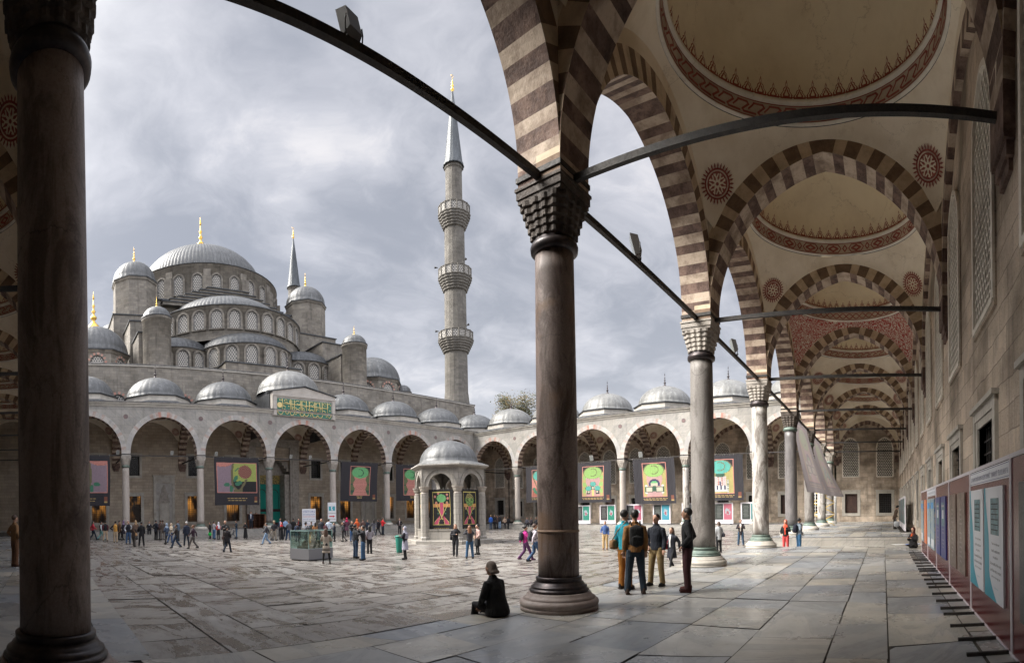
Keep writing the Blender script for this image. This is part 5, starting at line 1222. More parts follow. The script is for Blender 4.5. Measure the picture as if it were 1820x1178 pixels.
def panel(x0, x1, label, posters, header=False):
    t = thing('exhibition_panel', label, 'display panel', ((x0+x1)/2, PY, 0), 0, 'maroon panels along the wall')
    T = TR((x1, PY, 0)) @ RZ(PI); W = x1-x0       # local x runs from the far end to the near end, face towards +Y
    TT = TR((x1, PY+.0, 0)) @ Matrix.Diagonal((-1, -1, 1, 1))
    mb = MB(); mb.box(.03, W-.03, -.015, .015, .04, 2.27); mb.xf(TT); mb.build('board', [maroon], t)
    mb = MB()
    for a, b_ in ((0, .04), (W-.04, W)): mb.box(a, b_, -.028, .028, 0, 2.32)
    mb.box(.04, W-.04, -.028, .028, 2.27, 2.32); mb.box(.04, W-.04, -.028, .028, .015, .045); mb.xf(TT); mb.build('frame', [panel_white], t)
    for f_ in (.12, .42, .70, .95):
        mb = MB(); mb.box(W*f_-.025, W*f_+.025, -.52, .30, .004, .045); mb.xf(TT); mb.build('foot', [iron], t)
    if header:
        mb = MB(); mb.box(.05, W-.05, -.022, -.0155, 2.06, 2.26); mb.xf(TT); h = mb.build('header_strip', [white_p], t)
        mb = MB(); put_text(mb, 'SULTANAHMET CAMİİ KORUMA VE HİZMET DERNEĞİ   "HÜNKAR EVİ"   TEL: 0212 458 07 76', TT, .12, W-.12, 2.115, 2.205, 0, y=-.0235, keep=None)
        for a_, b_ in ((2.075, 2.083), (2.237, 2.245)): k = len(mb.v); mb.poly([(.06, -.0235, a_), (W-.06, -.0235, a_), (W-.06, -.0235, b_), (.06, -.0235, b_)]); mb.xf(TT, k)
        mb.build('header_lettering', [strip_ink], h)
    for kind, a, b_, lb in posters:
        mb = MB(); z0, z1 = .50, 1.98; mm = {'teal': white_p, 'slate': slate_p, 'brown': brown_p, 'navy': navy_p, 'map': map_p, 'orange': orange_p}[kind]
        mb.box(a, b_, -.045, -.016, z0, z1); mb.xf(TT); p = mb.build('poster', [mm], t, label=lb); w_ = b_-a; mb = MB(); P = lambda s, tt, y=-.0475: (a+w_*s, y, z0+(z1-z0)*tt)
        TL = {'teal': ["That is the enlightenment", "that He sends down", "just to guide you.", "So be mindful of His words", "and follow what is revealed", "and turn to the straight path"], 'brown': ["AND YOUR", "LORD SAID", "CALL ON ME", "I WILL ANSWER", "", "WHOEVER HAS", "BELIEVED", "AND DONE", "GOOD DEEDS", "WILL HAVE", "HIS REWARD", "IN FULL"], 'navy': ["READ IN THE NAME", "OF YOUR LORD", "", "WHO CREATED MAN", "AND TAUGHT HIM", "BY THE PEN"], 'slate': ["", "", "Those who have believed", "and whose hearts find rest", "in remembrance", "", "Do not hearts find rest", "in the remembrance", "of God"]}
        if kind == 'teal':
            nseg = 16; cv = lambda q: .30*abs(1-q*1.0)**2.2*1.0 if False else (.13*abs(q-.62)/.38 if q > .62 else .22*0+.0)
            edge = [(q/nseg) for q in range(nseg+1)]
            def sx_(q):     # width of the teal swoosh at height q
                return .10*min(1, (1-q)/.0001) if False else (.08+.30*max(0, .55-q)**0*0) + .20*(.5-.5*cos(PI*min(1, max(0, (1-q)/.55)))) + (.9*max(0, .22-q)**1.3*3.2)
            for q0, q1 in zip(edge, edge[1:]):
                mb.poly([P(0, q0), P(min(.8, sx_(q0)), q0), P(min(.8, sx_(q1)), q1), P(0, q1)], 0)
            mb.poly([P(.38, .58, -.049), P(.82, .58, -.049), P(.82, .90, -.049), P(.38, .90, -.049)], 1)
            for k in range(6): q = .62+.045*k; mb.poly([P(.42, q, -.051), P(.78, q, -.051), P(.78, q+.008, -.051), P(.42, q+.008, -.051)], 2)
        for k in range(0):
            pass
        lines = TL.get(kind, [])
        if kind == 'teal':
            for k, s_ in enumerate(lines): put_text(mb, s_, TT, P(.36, 0)[0], P(.92, 0)[0], P(0, .485-.058*k)[2], P(0, .505-.058*k)[2]+.012, 2, y=-.0495)
            put_text(mb, 'The Holy Book 24:34', TT, P(.45, 0)[0], P(.85, 0)[0], P(0, .11)[2], P(0, .125)[2]+.004, 0, y=-.0495); 
        elif kind == 'map':
            k0 = len(mb.v); mb.poly([P(.1, .80), P(.9, .80), P(.9, .92), P(.1, .92)], 4); mb.poly([P(.1, .04), P(.9, .04), P(.9, .2), P(.1, .2)], 5)
        elif lines:
            if kind == 'navy': mb.poly([P(.22, .52), P(.78, .52), P(.78, .90), P(.22, .90)], 1); mb.poly([P(.34, .64, -.049), P(.66, .64, -.049), P(.66, .78, -.049), P(.34, .78, -.049)], 5); mb.poly([P(.25, .83, -.049), P(.75, .83, -.049), P(.75, .86, -.049), P(.25, .86, -.049)], 3)
            zt = .46 if kind == 'navy' else .78
            for k, s_ in enumerate(lines):
                if s_: put_text(mb, s_, TT, P(.14, 0)[0], P(.86, 0)[0], P(0, zt-.058*k)[2], P(0, zt+.022-.058*k)[2], 3, y=-.0495)
        # the shapes above are in panel coordinates: everything but the lettering still needs the transform
        if kind in ('teal', 'navy', 'map'):
            cnt = len(mb.v); done = 0
            for i, v in enumerate(mb.v):
                if v[1] > -1.0: mb.v[i] = tuple(TT @ Vector(v))
        mb.build('lettering', [teal_p, blueimg, ink, litxt, flat('poster_sky', (.02, .22, .5), .4), white_p], p)
    return t
panel(3.02, 5.86, 'nearest maroon panel with dark slate poster, cut by the right edge', [('slate', .45, 1.6, None), ('slate', 1.7, 2.7, None)])
panel(5.87, 8.70, 'maroon panel with two white and teal posters under a lettered white strip', [('teal', .12, 1.24, None), ('teal', 1.36, 2.52, None)], True)
panel(8.71, 11.58, 'maroon panel with two brown posters of white capitals', [('brown', .25, 1.22, None), ('brown', 1.45, 2.4, None)])
panel(11.59, 14.48, 'maroon panel with two navy blue posters', [('navy', .2, 1.2, None), ('navy', 1.4, 2.4, None)])
panel(14.49, 17.35, 'maroon panel with pale map posters under a white strip', [('map', .25, 1.2, None), ('map', 1.45, 2.5, None)], True)
panel(17.36, 20.2, 'farthest maroon panel, with an orange poster', [('orange', 1.7, 2.5, None), ('map', .3, 1.2, None)])
pr = random.Random(4)
def white_board(x, y, rz, z, w_, h, cols, label, group):
    t = thing('display_board', label, 'display board', (x, y, z), rz, group, False)
    mb = MB(); mb.box(-w_/2, w_/2, -.04, .04, .08, h); mb.build('frame', [panel_white], t)
    for k, c in enumerate(cols):
        a = -w_/2+.14+k*(w_/2-.10); b_ = a+w_/2-.18; mb = MB(); mb.box(a, b_, -.052, -.041, .52, h-.14)
        p = mb.build('poster', [flat('boardposter_%02x%02x%02x' % tuple(int(v*255) for v in c), tuple(v*.6 for v in c), .5)], t); mb = MB()
        if k == 0:
            for q in range(9): mb.box(a+.15+pr.uniform(0, .1), b_-.15-pr.uniform(0, .15), -.056, -.0525, h-.45-.14*q, h-.40-.14*q)
            mb.build('poster_print', [flat('faint_text', (.12, .13, .12))], p)
        else:
            cx, cz = (a+b_)/2, (h+.4)/2; pts = []
            for q in range(14): an = 2*PI*q/14; rr_ = pr.uniform(.16, .36); pts.append((cx+rr_*cos(an), -.055, cz+1.3*rr_*sin(an)))
            mb.poly(pts, 0); mb.poly([(x_*.5+cx*.5, -.058, z_*.5+cz*.5-.1) for x_, y_, z_ in pts], 1)
            mb.build('poster_print', [flat('print_pale', (.24, .28, .30)), flat('print_red', (.26, .06, .08))], p)
    for s in (-1, 1): mb = MB(); mb.box(s*w_*.38-.03, s*w_*.38+.03, -.3, .3, 0, .08); mb.build('foot', [iron], t)
    return t
for px, cols, lb in ((1036, ((.03, .03, .035), (.03, .28, .20)), 'white-framed board with dark and green sheets, beside the cracked column'), (1080, ((.035, .03, .035), (.02, .25, .17)), 'white-framed board with pale heart shape on green, left of a marble column'),
                 (1127, ((.04, .04, .045), (.42, .10, .16)), 'white-framed board with crimson sheet, right of a marble column'), (1176, ((.04, .05, .045), (.05, .34, .45)), 'white-framed board with blue and dark sheets, behind the four talking men'),
                 (1228, ((.04, .04, .04), (.10, .3, .3)), 'white-framed board hidden behind the speckled grey column'), (1286, ((.04, .05, .045), (.52, .14, .20)), 'white-framed board with rose pink sheet, right of the speckled column'), (1334, ((.035, .045, .04), (.10, .3, .3)), 'white-framed board half behind the white marble column')):
    a = f_px(px); x = XS[-1]+.35; white_board(x, x*math.tan(a), -PI/2, ZR, 2.15, 2.35, cols, lb, 'white boards along the side arcade')
for k in range(5):
    white_board(34.5+2.6*k, -1.35, PI, ZR, 2.3, 2.3, ((.05, .09, .09), [(.06, .20, .18), (.20, .22, .22), (.05, .18, .22), (.12, .12, .14), (.16, .20, .19)][k]), ['nearest', 'second', 'third', 'fourth', 'farthest'][k]+' white-framed board in the row at the far end of the gallery wall', 'white boards at the far gallery wall')

# ------------------------------------------------------------------ things standing in the courtyard
V0, _ = ground(553, 994, ZC)
vt = thing('display_case', 'glass display case with a brown building model on a grey plinth', 'display case', (V0.x, V0.y, ZC), R(18), None, False)
mb = MB(); mb.box(-.85, .85, -.62, .62, .05, .56); mb.box(-.8, .8, -.57, .57, 0, .05, 1); mb.build('plinth', [flat('plinth_grey', (.17, .17, .18), .6), ink], vt)
glass = bpy.data.materials.new('case_glass'); glass.use_nodes = True; gg = G(glass.node_tree); glass.node_tree.nodes.clear()
tr = gg.n('ShaderNodeBsdfTransparent'); tr.inputs[0].default_value = (.80, .90, .88, 1); gl = gg.n('ShaderNodeBsdfGlossy'); gl.inputs['Roughness'].default_value = .03
mx = gg.n('ShaderNodeMixShader'); mx.inputs[0].default_value = .16; gg.L.new(tr.outputs[0], mx.inputs[1]); gg.L.new(gl.outputs[0], mx.inputs[2]); gg.L.new(mx.outputs[0], gg.n('ShaderNodeOutputMaterial').inputs[0])
mb = MB(); x, y = .84, .61; z0, z1 = .57, 1.40
for a, b_, c, d_ in ((-x, x, -y, -y+.012), (-x, x, y-.012, y), (-x, -x+.012, -y+.013, y-.013), (x-.012, x, -y+.013, y-.013)): mb.box(a, b_, c, d_, z0, z1)
mb.box(-x, x, -y, y, z1+.001, z1+.016); mb.build('glass', [glass], vt)
mb = MB()
for sx in (-1, 1):
    for sy in (-1, 1): mb.box(sx*x-.012*(1+sx)/1, sx*x+.012*(1-sx)/1, sy*y-.012*(1+sy), sy*y+.012*(1-sy), z0, z1)
mb.box(-x, x, -y-.006, -y, z1-.0, z1+.03); mb.box(-x, x, y, y+.006, z1, z1+.03); mb.box(-x-.006, -x, -y, y, z1, z1+.03); mb.box(x, x+.006, -y, y, z1, z1+.03); mb.build('edge_trim', [flat('glass_edge', (.30, .42, .40), .3)], vt)
mb = MB(); mb.box(-.6, .6, -.4, .4, .565, .66); mb.box(-.38, .38, -.28, .28, .66, .82)
mb.lathe([(.22, .82), (.22, .92), (.20, .96), (.15, 1.04), (.07, 1.10), (.0, 1.12)], 16)
for sx in (-1, 1):
    for sy in (-1, 1): mb.lathe([(.09, .82), (.09, .88), (.06, .93), (0, .95)], 10, (sx*.28, sy*.18, 0)); mb.lathe([(.025, .6), (.022, 1.05), (.03, 1.06), (.0, 1.18)], 8, (sx*.52, sy*.33, 0))
for k in range(9): mb.lathe([(.05, .66), (.05, .70), (.0, .73)], 8, (-.5+.125*k, -.35, 0))
mb.build('building_model', [blotchy('model_brown', (.13, .085, .055), (.20, .14, .09), 9, .8)], vt)
def signboard(px, py, z, w_, h, hb, label, cols, rows):
    p, _ = ground(px, py, z); a = f_px(px); t = thing('information_sign', label, 'sign', (p.x, p.y, z), a-PI/2, None, False)
    mb = MB(); mb.tube([(-w_*.35, 0, 0), (-w_*.35, 0, hb+.1)], .03, 6); mb.tube([(w_*.35, 0, 0), (w_*.35, 0, hb+.1)], .03, 6); mb.box(-w_*.5, w_*.5, -.2, .2, 0, .05); mb.build('stand', [iron], t)
    mb = MB(); mb.box(-w_/2, w_/2, -.03, .03, hb, hb+h); mb.build('board', [white_p], t)
    mb = MB()
    for (v, s_, m, hh_) in rows: 
        k0 = len(mb.v); put_text(mb, s_, Matrix.Identity(4), -w_*.44, w_*.44, hb+h*v, hb+h*v+hh_, m, y=-.034, keep=None)
    mb.build('lettering', cols, t); return t
cols = [flat('sign_blue', (.08, .12, .32)), flat('sign_red', (.50, .03, .05)), flat('sign_teal', (.05, .30, .38)), ink]
signboard(549, 957, ZC, 1.25, 1.75, 1.0, 'white notice board with red and blue lines above the crowd', cols, ((.80, 'VISITORS', 0, .2), (.66, 'INFORMATION', 0, .13), (.56, 'PLEASE WAIT IN LINE', 1, .09), (.42, 'SHOES OFF · DRESS CODE', 0, .09), (.32, 'NO ENTRY DURING PRAYER', 3, .08), (.18, 'THANK YOU', 0, .1)))
sg = signboard(590, 957, ZC, .75, 1.75, 1.55, 'narrow white sign with blue symbol and red arrow at the portal column', cols, ((.40, 'ENTRANCE', 3, .1), (.10, 'VISITORS', 3, .09)))
mb = MB(); mb.poly([(-.28, -.036, 2.55), (.28, -.036, 2.55), (.28, -.036, 2.95), (-.28, -.036, 2.95)], 0); mb.poly([(-.05, -.04, 2.58), (.1, -.04, 2.58), (.0, -.04, 2.8), (.1, -.04, 2.92), (-.08, -.04, 2.92)], 1); mb.poly([(-.25, -.036, 1.98), (.1, -.036, 1.98), (.1, -.036, 1.92), (.27, -.036, 2.03), (.1, -.036, 2.14), (.1, -.036, 2.08), (-.25, -.036, 2.08)], 2)
mb.build('symbol', [cols[2], white_p, cols[1]], sg)
a = f_px(455); p = Vector((58.0*cos(a), 58.0*sin(a), ZM)); cb = thing('shoe_cabinet', 'dark wooden shoe cabinet on the platform left of the teal doorway', 'cabinet', tuple(p), .1, None, False)
mb = MB(); mb.box(-.95, .95, -.28, .28, 0, .08); mb.box(-.95, -.9, -.28, .28, .08, 1.5); mb.box(.9, .95, -.28, .28, .08, 1.5); mb.box(-.9, .9, .22, .28, .08, 1.5); mb.box(-1, 1, -.3, .3, 1.5, 1.56)
for k in range(1, 5): mb.box(-.9, .9, -.26, .22, .08+.284*k, .10+.284*k)
for k in (-.3, .3): mb.box(k-.012, k+.012, -.26, .22, .08, 1.5)
mb.build('cabinet', [blotchy('red_wood', (.13, .055, .03), (.09, .035, .02), 3, .5, stretch=(1, 1, .3))], cb)
mb = MB(); mb.box(.96, 1.75, -.25, -.2, .05, 1.45); mb.build('side_panel', [blotchy('orange_wood', (.24, .11, .05), (.17, .075, .035), 3, .5, stretch=(1, 1, .3))], cb)
p, _ = ground(709, 982, ZC); bn = thing('litter_bin', 'teal green litter bin beside the woman in a striped skirt', 'bin', tuple(p), 0, None, False)
grn = flat('bin_green', (.01, .16, .12), .5)
mb = MB(); mb.lathe([(.15, 0), (.17, .06), (.22, .82), (.22, .86)], 12); mb.build('body', [grn], bn); mb = MB(); mb.lathe([(.24, .86), (.25, .90), (.23, .94), (.12, .97)], 12); mb.build('lid', [grn], bn)
def stroller(px, py, rz, label, c):
    p, _ = ground(px, py, ZC); t = thing('stroller', label, 'stroller', tuple(p), rz, None, False)
    fr = MB()
    for s in (-.22, .22): fr.tube([(s, -.45, 1.02), (s, -.05, .55), (s, .35, .12)], .014, 5); fr.tube([(s, -.32, .12), (s, .0, .58)], .014, 5)
    fr.tube([(-.22, -.45, 1.02), (.22, -.45, 1.02)], .02, 6); fr.tube([(-.22, -.32, .12), (.22, -.32, .12)], .012, 5); fr.build('frame', [iron], t)
    for s in (-.24, .24):
        for y in (-.32, .35):
            mb = MB(); mb.tube([(s-.02, y, .11), (s+.02, y, .11)], .11, 14); mb.build('wheel', [ink], t)
    mb = MB(); mb.box(-.19, .19, -.05, .25, .38, .46); mb.box(-.19, .19, -.14, -.05, .40, .88); mb.build('seat', [flat('stroller_cloth_%d' % px, c)], t)
    mb = MB(); mb.rings([[(sx, -.1+.30*sin(PI*.5*k/5), .62+.36*cos(PI*.5*k/5)) for k in range(6)] for sx in (-.21, -.1, .1, .21)], 0, False); mb.build('hood', [flat('stroller_hood_%d' % px, tuple(v*1.6 for v in c))], t)
stroller(413, 958, R(60), 'grey stroller in front of the barred window by the brown fruit banner', (.12, .12, .13)); stroller(483, 961, R(20), 'stroller with pale hood behind the man striding in light jeans', (.25, .23, .20))
p, _ = ground(1608, 967, 0); 
for k in range(3):
    q = random.Random(40+k); t = MB(); x, y = p.x+q.uniform(-.7, .5), p.y+q.uniform(-.55, .4); n = 6; h = q.uniform(.02, .10)
    t.rings([[(x+rr_*cos(2*PI*i/9)*q.uniform(.8, 1.2), y+rr_*sin(2*PI*i/9)*q.uniform(.8, 1.2), z_) for i in range(9)] for rr_, z_ in ((.36, .003), (.30, h*.6), (.12, h))], 0, True, True, True, True)
    o = t.build('cloth', [[flat('cloth_white', (.5, .5, .52)), flat('cloth_blue', (.10, .14, .30)), flat('cloth_pale', (.40, .42, .46))][k % 3]], None, org=(x, y, 0)); props(o, ['crumpled white cloth', 'crumpled blue cloth', 'crumpled pale grey cloth'][k]+' on the floor beside the kneeling person', 'cloth', 'cloths on the floor beside the kneeling person')
# scaffold tower far down the gallery
sc_ = thing('scaffold', 'white and yellow scaffold tower behind the far gallery columns', 'scaffold', (50.5, 5.6, ZR), 0, None, False)
mb = MB()
for sx in (-.7, .7):
    for sy in (-1, 1): mb.tube([(sx, sy, 0), (sx, sy, 4.2)], .035, 6)
for z in (1, 2.1, 3.2, 4.1):
    mb.tube([(-.7, -1, z), (-.7, 1, z)], .03, 5); mb.tube([(.7, -1, z), (.7, 1, z)], .03, 5); mb.tube([(-.7, -1, z), (.7, -1, z)], .03, 5)
for z in [.3*k for k in range(1, 14)]: mb.tube([(-.7, .55, z), (-.7, 1, z)], .02, 4)
mb.build('frame', [flat('scaffold_white', (.55, .55, .55), .4)], sc_); mb = MB()
for z in (1, 2.1, 3.2): mb.tube([(-.72, -1, z-1), (-.72, 1, z)], .028, 5); mb.tube([(-.72, 1, z-1), (-.72, -1, z)], .028, 5)
mb.build('brace', [flat('scaffold_yellow', (.55, .36, .03), .4)], sc_)
# ------------------------------------------------------------------ people
def cloth(hexc, k=1.):
    n = 'fabric_'+hexc
    if n in MATS: return MATS[n]
    c = tuple((int(hexc[i:i+2], 16)/255)**2.2*k for i in (0, 2, 4))
    def fn(g, b):
        P = g.n('ShaderNodeTexCoord').outputs['Object']; v = g.noise(P, 9, 4, .6)
        g.put(b.inputs['Base Color'], g.mix(g.ramp(v, .35, .7, 0, .45), (*c, 1), tuple(x*.55 for x in c)+(1,))); g.put(b.inputs['Normal'], g.bump(g.noise(g.sc(P, (1, 1, .55)), 9, 4, .6, 1.0), .9, .04))
    return mat(n, c, .85, fn)
skin = mat('skin', (.42, .24, .165), .6); skin2 = mat('skin_tan', (.30, .165, .105), .6)
def hairm(n, c, r):
    def fn(g, b):
        P = g.n('ShaderNodeTexCoord').outputs['Object']; v = g.noise(g.sc(P, (1, 1, .15)), 60, 3); g.put(b.inputs['Base Color'], g.mix(v, tuple(x*.55 for x in c), tuple(x*1.5 for x in c))); g.put(b.inputs['Normal'], g.bump(v, .6, .01))
    return mat(n, c, r, fn)
HAIR = {'black': hairm('hair_black', (.012, .010, .009), .5), 'brown': hairm('hair_brown', (.06, .032, .02), .55), 'auburn': hairm('hair_auburn', (.16, .07, .035), .55), 'grey': hairm('hair_grey', (.15, .115, .09), .7), 'blond': hairm('hair_blond', (.36, .24, .13), .55), 'white': hairm('hair_white', (.5, .48, .45), .6)}
dark_eye = mat('eye_dark', (.01, .01, .01), .3); lipm = mat('lip', (.28, .09, .07), .6)
ARM = {'down': ((.215, -.03, 1.13), (.225, .05, .89)), 'pocket': ((.295, -.10, 1.16), (.19, .08, .97)), 'hips': ((.41, -.08, 1.17), (.20, .0, 1.03)), 'chest': ((.26, .06, 1.16), (.09, .27, 1.25)),
       'face': ((.26, .20, 1.30), (.09, .27, 1.53)), 'fold': ((.27, .05, 1.15), (-.05, .21, 1.20)), 'out': ((.42, .06, 1.26), (.62, .2, 1.20)), 'back': ((.27, -.12, 1.15), (.05, -.17, .98)),
       'swf': ((.24, .10, 1.16), (.22, .29, .99)), 'swb': ((.25, -.16, 1.16), (.24, -.20, .90)), 'bag': ((.26, .0, 1.15), (.20, .16, 1.02)), 'lap': ((.25, .06, 1.17), (.14, .28, 1.02))}
LEG = {'st': ((.10, .015, .50), (.11, -.01, .09)), 'st2': ((.13, .03, .50), (.17, .02, .09)), 'wf': ((.09, .19, .52), (.09, .33, .09)), 'wb': ((.09, -.02, .49), (.09, -.32, .14)),
       'sit': ((.11, .43, .97), (.12, .47, .50)), 'kneel': ((.14, .40, .93), (.10, .0, .88))}
def person(px, fy, z, h, off, label, arms='down down', legs='st st', top=('jacket', '202024'), bot=('trousers', '1c2230'), hair=('short', 'black'), shoes='15130f', bag=None, held=None, near=False, at=None, group=None, sk=None, lean=.0, seat=False):
    p = Vector(at) if at else ground(px, fy, z)[0]
    az = atan2(p.y, p.x); face = az+R(off); root = thing('person', label, 'person', (p.x, p.y, p.z), face-PI/2, group, False)
    k = h/1.75; dz = -.82 if seat else 0; vox = .010 if near else .024
    aL, aR = arms.split(); lL, lR = legs.split(); sk = sk or skin
    X = Matrix.Diagonal((k, k, k, 1)) @ TR((0, 0, dz)); TL = TR((0, 0, .93)) @ Matrix.Rotation(-lean, 4, 'X') @ TR((0, 0, -.93))
    def U(v): return TL @ Vector(v)             # upper body leans about the hips
    sh = {s: (s*.165, -.01, 1.385) for s in (-1, 1)}
    J = {s: [U(sh[s]), U((s*ARM[a][0][0], ARM[a][0][1], ARM[a][0][2])), U((s*ARM[a][1][0], ARM[a][1][1], ARM[a][1][2]))] for s, a in ((-1, aL), (1, aR))}
    K = {s: [Vector((s*.092, 0, .93)), Vector((s*LEG[l][0][0], LEG[l][0][1], LEG[l][0][2])), Vector((s*LEG[l][1][0], LEG[l][1][1], LEG[l][1][2]))] for s, l in ((-1, lL), (1, lR))}
    def ring(z_, rx, ry, y=0, n=16, up=True): 
        return [(U if up else Vector)((rx*cos(2*PI*i/n), y+ry*sin(2*PI*i/n), z_)) for i in range(n)]
    def fin(mb, name, m, par=root, v=vox, remesh=True, sm=True):
        mb.xf(X) if sm is True else None
        o = mb.build(name, m, par)
        if remesh:
            md = o.modifiers.new('skin', 'REMESH'); md.mode = 'VOXEL'; md.voxel_size = v*k; md.use_smooth_shade = True
            sm_ = o.modifiers.new('smooth', 'SMOOTH'); sm_.factor = .5; sm_.iterations = 2 if near else 1
        return o
    # body: one continuous skin
    mb = MB(); hc = U((0, .015, 1.645))
    mb.ell((hc.x, hc.y, hc.z), (.076, .094, .110), 14, 0, 10); jc = U((0, .045, 1.575)); mb.ell(tuple(jc), (.052, .058, .062), 10, 0, 7)
    mb.tube([U((0, .108, 1.655)), U((0, .128, 1.618)), U((0, .100, 1.600))], [.010, .017, .010], 6); mb.ell(tuple(U((0, .10, 1.572))), (.025, .014, .012), 8)
    for s in (-1, 1): mb.ell(tuple(U((s*.076, .0, 1.635))), (.014, .022, .032), 6)
    mb.tube([U((0, -.01, 1.40)), U((0, .0, 1.58))], .052, 10)
    mb.rings([ring(.90, .13, .09), ring(1.05, .115, .08), ring(1.25, .135, .09), ring(1.40, .15, .075), ring(1.46, .07, .05)], 0, True, True, True, True)
    for s in (-1, 1):
        a, b_, c = J[s]; mb.tube([a, b_, c], [.046, .036, .026], 8); d_ = (c-b_).normalized(); side = Vector((-s, 0, 0)) if abs(d_.x) < .8 else Vector((0, 0, 1)); side = (side-d_*side.dot(d_)).normalized(); nrm = d_.cross(side)
        m_ = c+d_*.045; q0 = len(mb.v); mb.tube([c-d_*.01, c+d_*.03, c+d_*.085], [.028, .036, .034], 8)
        for i in range(q0, len(mb.v)): v = Vector(mb.v[i]); e = (v-c).dot(nrm); mb.v[i] = tuple(v-nrm*e*.45)
        if near:
            for f_, (o_, L_) in enumerate(((-.030, .058), (-.010, .070), (.011, .065), (.030, .050))):
                b0 = c+d_*.078+side*o_; bend = nrm*(-s)*.018*(1+f_*.25); mb.tube([b0, b0+d_*L_*.5+bend*.4, b0+d_*L_*.85+bend*1.6], [.0105, .0095, .008], 6)
            t0 = c+d_*.02-side*.030*1; mb.tube([t0, t0-side*.028+d_*.03, t0-side*.030+d_*.062], [.013, .0115, .009], 6)
        a, b_, c = K[s]; mb.tube([a, b_, c], [.070, .048, .036], 8)
        if not seat or True: mb.ell((c.x, c.y+.05, c.z-.045), (.035, .10, .035), 8)
    fin(mb, 'body', sk)
    # shoes
    for s in (-1, 1):
        c = K[s][2]; mb = MB(); t = .12 if (lL, lR)[s > 0] == 'wb' else 0
        mb.ell((c.x, c.y+.055, c.z-.035), (.046, .135, .048), 12); mb.ell((c.x, c.y-.03, c.z-.01), (.044, .06, .07), 10); mb.box(c.x-.042, c.x+.042, c.y-.075, c.y+.16, c.z-.088, c.z-.055)
        fin(mb, 'shoe', cloth(shoes))
    # lower clothing
    kind, cb = bot[:2]
    if kind in ('trousers', 'shorts'):
        mb = MB(); mb.rings([ring(.78, .085, .08, 0, 14, False), ring(.86, .150, .112, 0, 14, False), ring(.95, .148, .108, 0, 14, False), ring(1.04, .135, .10, 0, 14)], 0, True, True, True, True)
        for s in (-1, 1):
            a, b_, c = K[s]; e = c+(b_-c).normalized()*-.02
            mb.tube([a+Vector((0, 0, .0)), a.lerp(b_, .5), b_, b_.lerp(c, .5), e], [.098, .094, .077, .071, .070], 12)
        fin(mb, 'trousers', cloth(cb))
    else:
        zb, rb = {'skirt': (.50, .21), 'dress': (.06, .26), 'leggings': (.9, .16)}[kind]; mb = MB()
        mb.rings([[(r_*(1+.06*cos(5*2*PI*i/20))*cos(2*PI*i/20), r_*.85*(1+.06*cos(5*2*PI*i/20))*sin(2*PI*i/20), z_) for i in range(20)] for z_, r_ in ((1.05, .14), (.92, .165), ((.92+zb)/2, (.165+rb)/2), (zb, rb), (zb+.01, rb-.03))], 0, True, True, True, True)
        if kind == 'skirt' and near is False and len(bot) > 2:
            pass
        o = fin(mb, 'skirt', cloth(cb))
        mb = MB()
        if kind != 'dress':
            for s in (-1, 1): a, b_, c = K[s]; mb.tube([a, b_, c], [.080, .056, .044], 10)
            fin(mb, 'leggings', cloth(bot[2] if len(bot) > 2 else '101012'))
    # upper clothing
    tk, ct = top[0], top[1]; hem = {'shirt': .92, 'jacket': .88, 'puffer': .86, 'coat': .55, 'long': .72, 'vest': .90, 'robe': .10}[tk]; fat = {'puffer': .022, 'coat': .015, 'jacket': .010, 'long': .012, 'vest': .016}.get(tk, 0)
    mb = MB(); rr = [ring(hem, .150+fat+(.05 if hem < .6 else 0)+(.05 if hem < .2 else 0), .115+fat+(.06 if hem < .6 else 0), 0, 18, hem > .6), ring(max(hem+.05, .93), .152+fat, .115+fat, 0, 18), ring(1.08, .145+fat, .105+fat, 0, 18), ring(1.25, .168+fat, .118+fat, 0, 18), ring(1.35, .172+fat, .112+fat, 0, 18), ring(1.41, .150+fat, .096+fat, 0, 18), ring(1.455, .105+fat*.5, .080, 0, 18), ring(1.49, .070, .066, 0, 18), ring(1.515, .062, .060, 0, 18)]
    mb.rings(rr, 0, True, True, True, True)
    if tk in ('jacket', 'puffer', 'coat', 'long') : mb.tube([U((-.055, -.03, 1.49)), U((0, -.065, 1.50)), U((.055, -.03, 1.49)), U((.04, .045, 1.47))], .024, 7)
    def sleeves(m_, extra=0.):
        for s in (-1, 1):
            a, b_, c = J[s]; ins = Vector((-s*.07, 0, .018)); m_.tube([a+ins, a+Vector((s*.006, 0, -.012)), a.lerp(b_, .5), b_, b_.lerp(c, .55), c-(c-b_).normalized()*.005], [.050, .066+fat*.6+extra, .063+fat*.6, .057+fat*.5, .051+fat*.4, .044+fat*.3], 12)
    if seat: mb.rings([ring(z_, rx, ry, yo, 18, False) for z_, rx, ry, yo in ((.825, .235, .19, .0), (.87, .245, .20, .0), (.96, .225, .18, .0), (1.06, .205, .155, .015), (1.18, .185, .135, .03), (1.30, .165, .12, .045), (1.38, .12, .09, .05))], 0, True, True, True, True)
    if tk == 'vest':
        m2 = MB(); sleeves(m2, -.008); fin(m2, 'sleeves', cloth(top[2]))
    else: sleeves(mb)
    if tk == 'puffer':
        for z_ in (.92, 1.02, 1.12, 1.22, 1.32): mb.rings([ring(z_-.04, .165, .125, 0, 18), ring(z_, .185, .140, 0, 18), ring(z_+.04, .165, .125, 0, 18)], 0, True, True, True, True)
    jk = fin(mb, {'shirt': 'shirt', 'vest': 'vest', 'coat': 'coat', 'robe': 'robe'}.get(tk, 'jacket'), cloth(ct))
